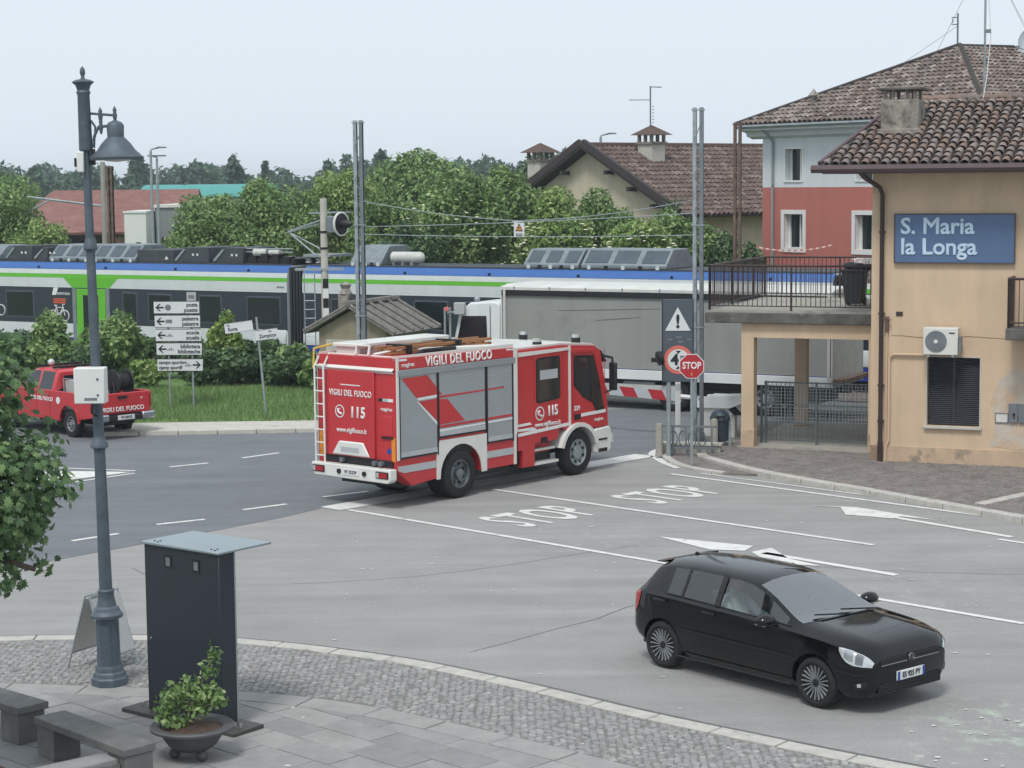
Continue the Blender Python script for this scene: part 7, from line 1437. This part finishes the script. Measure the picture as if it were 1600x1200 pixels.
def trunk(parent, h, r, top, seed, limbs=5, x0=0, y0=0):
    g = random.Random(seed); b = MB(); b.tube([(x0, y0, -.1), (x0+g.uniform(-.1, .1), y0, h*.4), (x0+g.uniform(-.2, .2), y0+g.uniform(-.2, .2), h)], [r, r*.8, r*.55], 8); o = b.build('trunk', 'bark', parent)
    for i in range(limbs):
        a = 2*PI*i/limbs+g.uniform(-.4, .4); z = h*g.uniform(.5, 1.); L = g.uniform(.45, .8)*top; b = MB(); b.tube([(x0, y0, z), (x0+L*.4*math.cos(a), y0+L*.4*math.sin(a), z+L*.45), (x0+L*math.cos(a), y0+L*math.sin(a), z+L*.8)], [r*.45, r*.3, r*.1], 6); b.build('limb', 'bark', o)
def tree(name, label, x, y, top, rx, m, n, size, seed, zc=None, rz=None, ncl=62, z0=0, group='trees beyond the railway', cat='tree', ry=None, k=.42):
    t = thing(name, label, cat, (x, y, z0), 0, group); zc = zc if zc is not None else top*.55; rz = rz or (top-zc); trunk(t, zc*.85, .06*top**.7*.5, rx, seed)
    bl = clumps(0, 0, zc, rx, ry or rx, rz, ncl, seed, k)+[(0, 0, zc, rx*.62, (ry or rx)*.62, rz*.62)]
    crown_obj(bl, n, size, m, t, seed); return t
TL = [('left edge tree with yellow green lower branches behind the train', -22.2, 83, 7.2, 3.2, 'leaf_mid', 16000), ('low yellow green bush beside the left edge tree', -18.9, 79, 5.0, 1.5, 'leaf_bright', 7000),
      ('round green tree right of the grey warehouse', -12.0, 80, 6.3, 2.5, 'leaf_mid', 15000), ('leafy tree behind the train pantograph', -9.6, 79, 6.6, 2.6, 'leaf_mid', 15000), ('taller pale green tree left of the signal post', -7.0, 82, 7.2, 2.4, 'leaf_bright', 14000),
      ('bushy tree behind the grey mast and signal', -5.0, 78, 5.9, 1.9, 'leaf_mid', 11000), ('dark bushy tree low beside train tank unit', -3.6, 72, 5.3, 1.7, 'leaf_dark', 9000), ('elder tree with creamy flowers behind the train', -1.9, 74, 6.9, 2.2, 'leaf_mid', 15000), ('tall leafy tree below the left chimney', .0, 77, 7.0, 1.8, 'leaf_mid', 16000),
      ('bright leafy tree left of the danger sign', 1.7, 72, 6.1, 1.7, 'leaf_bright', 11000), ('feathery tree in front of the cream gable', 3.5, 74, 5.9, 1.8, 'leaf_mid', 11000), ('flowering shrub behind the train roof units', 4.6, 69.5, 5.2, 1.6, 'leaf_bright', 10000), ('leafy tree left of the mast by the stop sign', 6.4, 72.5, 5.4, 1.7, 'leaf_mid', 11000), ('dark shrub between rusty mast and red house', 8.2, 71.5, 4.6, 1.2, 'leaf_dark', 7000),
      ('broad tree top behind the left chimney', 1.8, 114, 8.3, 2.6, 'leaf_dark', 9000), ('wide green tree far behind the flowering elder', -4.4, 105, 8.1, 4.0, 'leaf_mid', 11000)]
for i, (lb, x, y, top, rx, m, n) in enumerate(TL): tree('leafy_tree', lb, x, y, top, rx, m, int(n*2.3), .092 if y < 90 else .15, 100+i, zc=top*.56, rz=top*.45, k=.27)
# creamy flower heads of the elder
for tx, ty, tz, r, nm in ((-1.9, 74, 4.2, 2.1, 0), (1.7, 72, 3.6, 1.6, 1), (4.6, 69.5, 3.2, 1.5, 2)):
    par = [o for o in bpy.data.objects if o.name.startswith('leafy_tree') and abs(o.location.x-tx) < .01][0]; b = MB(); g = random.Random(nm)
    for k in range(60):
        a = g.uniform(PI, 2*PI); z = g.uniform(-.5, .9); q = math.sqrt(1-z*z); p = (r*1.02*q*math.cos(a), r*1.02*q*math.sin(a), tz+z*r*1.05); s = g.uniform(.05, .11)
        b.ball(p, s, 4, .35)
    o = b.build('flower_heads', 'blossom', par); o['kind'] = 'stuff'
# palm-like yucca by the cream wall
yc = thing('palm', 'spiky green palm fronds before the cream house', 'palm', (6.6, 79, 0)); b = MB(); b.cyl((0, 0, 0), (0, 0, 5.1), .12, .1, n=8); b.build('trunk', 'bark', yc)
for k in range(34):
    a = random.uniform(0, 6.28); e = random.uniform(-.5, 1.2); L = random.uniform(.7, 1.1); b = MB(); d = Vector((math.cos(a)*math.cos(e), math.sin(a)*math.cos(e), math.sin(e))); s_ = Vector((-math.sin(a), math.cos(a), 0))*.035; o_ = Vector((0, 0, 5.15)); m_ = o_+d*L*.5+s_*0; t_ = o_+d*L-Vector((0, 0, .12))
    b.add([o_, m_-s_, t_, m_+s_], [(0, 1, 2, 3)]); fr_ = b.build('frond', 'leaf_mid', yc)
# far wood along the horizon, and the trees that stand out of it
g = random.Random(5); bl = []
x = -150
while x < 60:
    y = g.uniform(300, 380); h = g.uniform(8.6, 10.4)+(.8 if -30 < x < 10 else 0); r = g.uniform(3, 5.5); bl += clumps(x, y, h*.5, r, r, h*.5, 7, g.random(), .5); x += g.uniform(1.3, 2.4)
x = -95
while x < 45:
    y = g.uniform(190, 240); h = g.uniform(5.2, 7.0); r = g.uniform(2.5, 4.); bl += clumps(x, y, h*.5, r, r, h*.5, 6, g.random(), .5); x += g.uniform(2.2, 4.5)
Q, t = leaves(bl, 120000, .55, 3); me = tri_mesh('far_wood', Q, 4, 'leaf_far'); fill_tint(me, t); o = bpy.data.objects.new('far_wood', me); COL.objects.link(o); stuff(o, 'dark wood along the horizon', 'wood')
for i, (lb, px, y, top, rx, m) in enumerate([('round dark tree standing above the horizon wood', 378, 260, 10.6, 1.9, 'leaf_far'), ('narrow dark tree left of the signal mast on the horizon', 516, 250, 9.6, 1.0, 'leaf_far'), ('broad dark tree right of the grey mast on the horizon', 603, 240, 9.7, 2.0, 'leaf_far'), ('pointed conifer on the horizon left of centre', 420, 280, 9.0, .6, 'leaf_far'), ('tall pine at the far left horizon', 55, 300, 10.2, 2.2, 'leaf_far'), ('rounded tree behind the street lamp shade', 225, 300, 10.6, 2.6, 'leaf_far'), ('low round tree top by the dish lamp horizon', 300, 310, 10.0, 2.4, 'leaf_far')]):
    tree('horizon_tree', lb, (px-800)/3050.*y, y, top, rx, m, 2600, .5, 300+i, zc=top*.55, rz=top*.45, ncl=14, group='trees on the horizon')
# shrubs along the railway fence
SH = [('dark hedge between young tree and fence', 318, 58.6, 1.45, .62, 'leaf_dark', 4500), ('dark hedge left of the leaning post foot', 362, 58.4, 1.4, .62, 'leaf_dark', 4500), ('dark hedge right of the leaning post', 445, 58.0, 1.45, .75, 'leaf_dark', 4500), ('low hedge end below the signal ladder', 478, 58.2, 1.3, .6, 'leaf_dark', 3500), ('ragged low bushes left of the pickup bed', 130, 59.0, 1.5, .9, 'leaf_dark', 4500),
      ('dark shrub left of the green train door', 82, 59.5, 2.45, .85, 'leaf_mid', 5000), ('dense shrub right of the green train door', 180, 59.5, 2.5, .9, 'leaf_mid', 5500), ('low hedge clump behind the left direction signs', 252, 60.5, 1.75, .62, 'leaf_dark', 4500), ('dark hedge clump under the direction signs', 300, 60.2, 1.7, .66, 'leaf_dark', 4500),
      ('slender young tree with yellow green tips', 347, 59.2, 2.35, .42, 'leaf_fresh', 3200), ('hedge clump left of the leaning sign', 385, 59.5, 1.55, .62, 'leaf_dark', 4500), ('hedge clump behind the leaning sign', 425, 59.2, 1.65, .75, 'leaf_dark', 4500), ('leafy shrub beside the signal ladder', 462, 58.6, 1.75, .65, 'leaf_mid', 4200), ('shrub at the left edge behind the pickup', 18, 60.5, 2.0, 1.0, 'leaf_dark', 4500), ('dry tuft between hedge and pickup bed', 228, 58, 1.2, .5, 'leaf_bright', 2500), ('small sprig beside the slender young tree', 370, 59, 2.0, .22, 'leaf_fresh', 900), ('shrub in front of the hut wall', 488, 57.4, 1.2, .5, 'leaf_mid', 2600)]
for i, (lb, px, y, top, r, m, n) in enumerate(SH): tree('shrub', lb, (px-800)/3050.*y, y, top-.3, r, m, n, .10, 400+i, zc=(top-.3)*.5, rz=(top-.3)*.52, ncl=16, z0=.35, group='shrubs along the railway', cat='shrub')
# ---------------------------------------------------------------- maple in the left foreground
def maple_leaf():
    pts = [(0, -.5), (.12, -.28), (.42, -.36), (.33, -.14), (.56, .06), (.30, .10), (.30, .34), (.14, .24), (0, .56), (-.14, .24), (-.30, .34), (-.30, .10), (-.56, .06), (-.33, -.14), (-.42, -.36), (-.12, -.28)]
    vs = [(0, -.05, .03)]+[(x, y, -.10*(abs(x)*2)**1.5) for x, y in pts]; n = len(pts); return vs, [(0, i+1, (i+1) % n+1) for i in range(n)]
mt = thing('maple_tree', 'leafy maple crown reaching in at the left edge', 'tree', (-7.0, 20.0, 0)); trunk(mt, 2.6, .16, 1.6, 9, 6)
b = MB(); 
for p in ([(0, 0, 2.2), (.6, 0, 3.0), (1.3, -.2, 3.3), (2.2, -.1, 3.55)], [(0, 0, 2.4), (.5, .2, 3.4), (1.2, .1, 4.2), (1.8, 0, 4.6)], [(.6, 0, 2.7), (1.4, -.3, 2.7), (2.1, -.3, 2.5)]): b.tube(p, [.08, .05, .03, .012][:len(p)], 6)
b.build('branch', 'bark', mt)
LV, LF = maple_leaf(); lb_ = MB(); lb_.add(LV, LF); leaf_meshes = []
for q in range(3):
    me = lb_.mesh('leaf', 'leaf_maple', 80); fill_tint(me, np.full(len(LF), (.35, .6, .85)[q])); leaf_meshes.append(me)
def maple_spot(g):
    blobs = [(.98, 0, 3.15, 1.34, 1.35, 1.08), (1.12, -.1, 4.25, .86, .95, .85), (.6, 0, 2.6, 1.15, 1.2, .6), (1.68, -.2, 3.3, .68, .7, .6)]; bb_ = g.choices(blobs, (5, 3.6, 2, 1.6))[0]
    while True:
        d = Vector((g.gauss(0, 1), g.gauss(0, 1), g.gauss(0, 1))).normalized(); r = 1-.45*g.random()**1.5
        lump = 1+.13*math.sin(d.x*7+d.z*5)+.10*math.sin(d.z*11+d.y*6); p = Vector((bb_[0]+d.x*bb_[3]*r*lump, bb_[1]+d.y*bb_[4]*r*lump, bb_[2]+d.z*bb_[5]*r*lump)); return p, d
g = random.Random(21); spots = [maple_spot(g) for _ in range(9500)]
spots.sort(key=lambda s: s[0].y-.25*s[0].x)
rest = MB(); tints = []
for i, (p, d) in enumerate(spots):
    nn = (d*.7+Vector((g.gauss(0, .45), g.gauss(0, .45)-.25, g.gauss(0, .45)+.55))).normalized(); t_ = (Vector((g.gauss(0, 1), g.gauss(0, 1), -.9))); x_ = t_.cross(nn).normalized(); y_ = nn.cross(x_); s = g.uniform(.065, .135)
    M_ = (Matrix((x_, y_, nn)).transposed() @ Matrix.Diagonal((s, s, s))).to_4x4(); M_.translation = p
    if i < 280 and p.x > .9: linkmesh('leaf', g.choice(leaf_meshes), mt, M_)
    else: rest.add(LV, LF, M_); tints += [min(1, max(0, g.gauss(.45, .25)))]*len(LF)
o = rest.build('crown', 'leaf_maple', mt, ang=80); fill_tint(o.data, np.array(tints)); o['kind'] = 'stuff'
# ---------------------------------------------------------------- plant in the bowl planter
pp_ = thing('potted_shrub', 'small bright green shrub growing in the bowl planter', 'plant', (-3.62, 21.35, .38)); b = MB()
for p in ([(0, 0, 0), (.04, 0, .25), (.12, 0, .5), (.26, .02, .82)], [(0, 0, 0), (-.1, .03, .22), (-.22, 0, .36)], [(0, 0, .05), (.14, -.05, .25), (.3, -.05, .3)], [(0, 0, .1), (-.02, -.08, .35), (.0, -.1, .5)]): b.tube(p, [.018, .013, .009, .004][:len(p)], 5)
b.build('stems', 'bark', pp_)
crown_obj([(-.2, 0, .34, .2, .18, .14), (0, -.05, .45, .18, .18, .13), (.16, 0, .36, .2, .18, .14), (.3, -.02, .3, .14, .12, .08), (.2, 0, .62, .12, .12, .14), (.26, .02, .82, .10, .10, .13), (-.3, 0, .2, .14, .14, .1), (-.2, -.05, .08, .2, .16, .08), (.05, 0, .2, .2, .2, .1)], 950, .042, 'leaf_mid', pp_, 77, fill=.95, asp=1.8)
# ================================================================ hazy air round the whole scene
hz = MB(); hz.box(-780, 780, -60, 1260, -1.1, 14.5); hz = hz.build('haze', None); stuff(hz, 'thin summer haze over the plain')
m = bpy.data.materials.new('haze'); m.use_nodes = True; t = m.node_tree; t.nodes.remove(t.nodes['Principled BSDF']); pv = t.nodes.new('ShaderNodeVolumePrincipled')
pv.inputs['Color'].default_value = (.86, .93, 1., 1); pv.inputs['Density'].default_value = .0005; pv.inputs['Anisotropy'].default_value = .2
t.links.new(pv.outputs[0], t.nodes['Material Output'].inputs['Volume']); hz.data.materials.append(m)
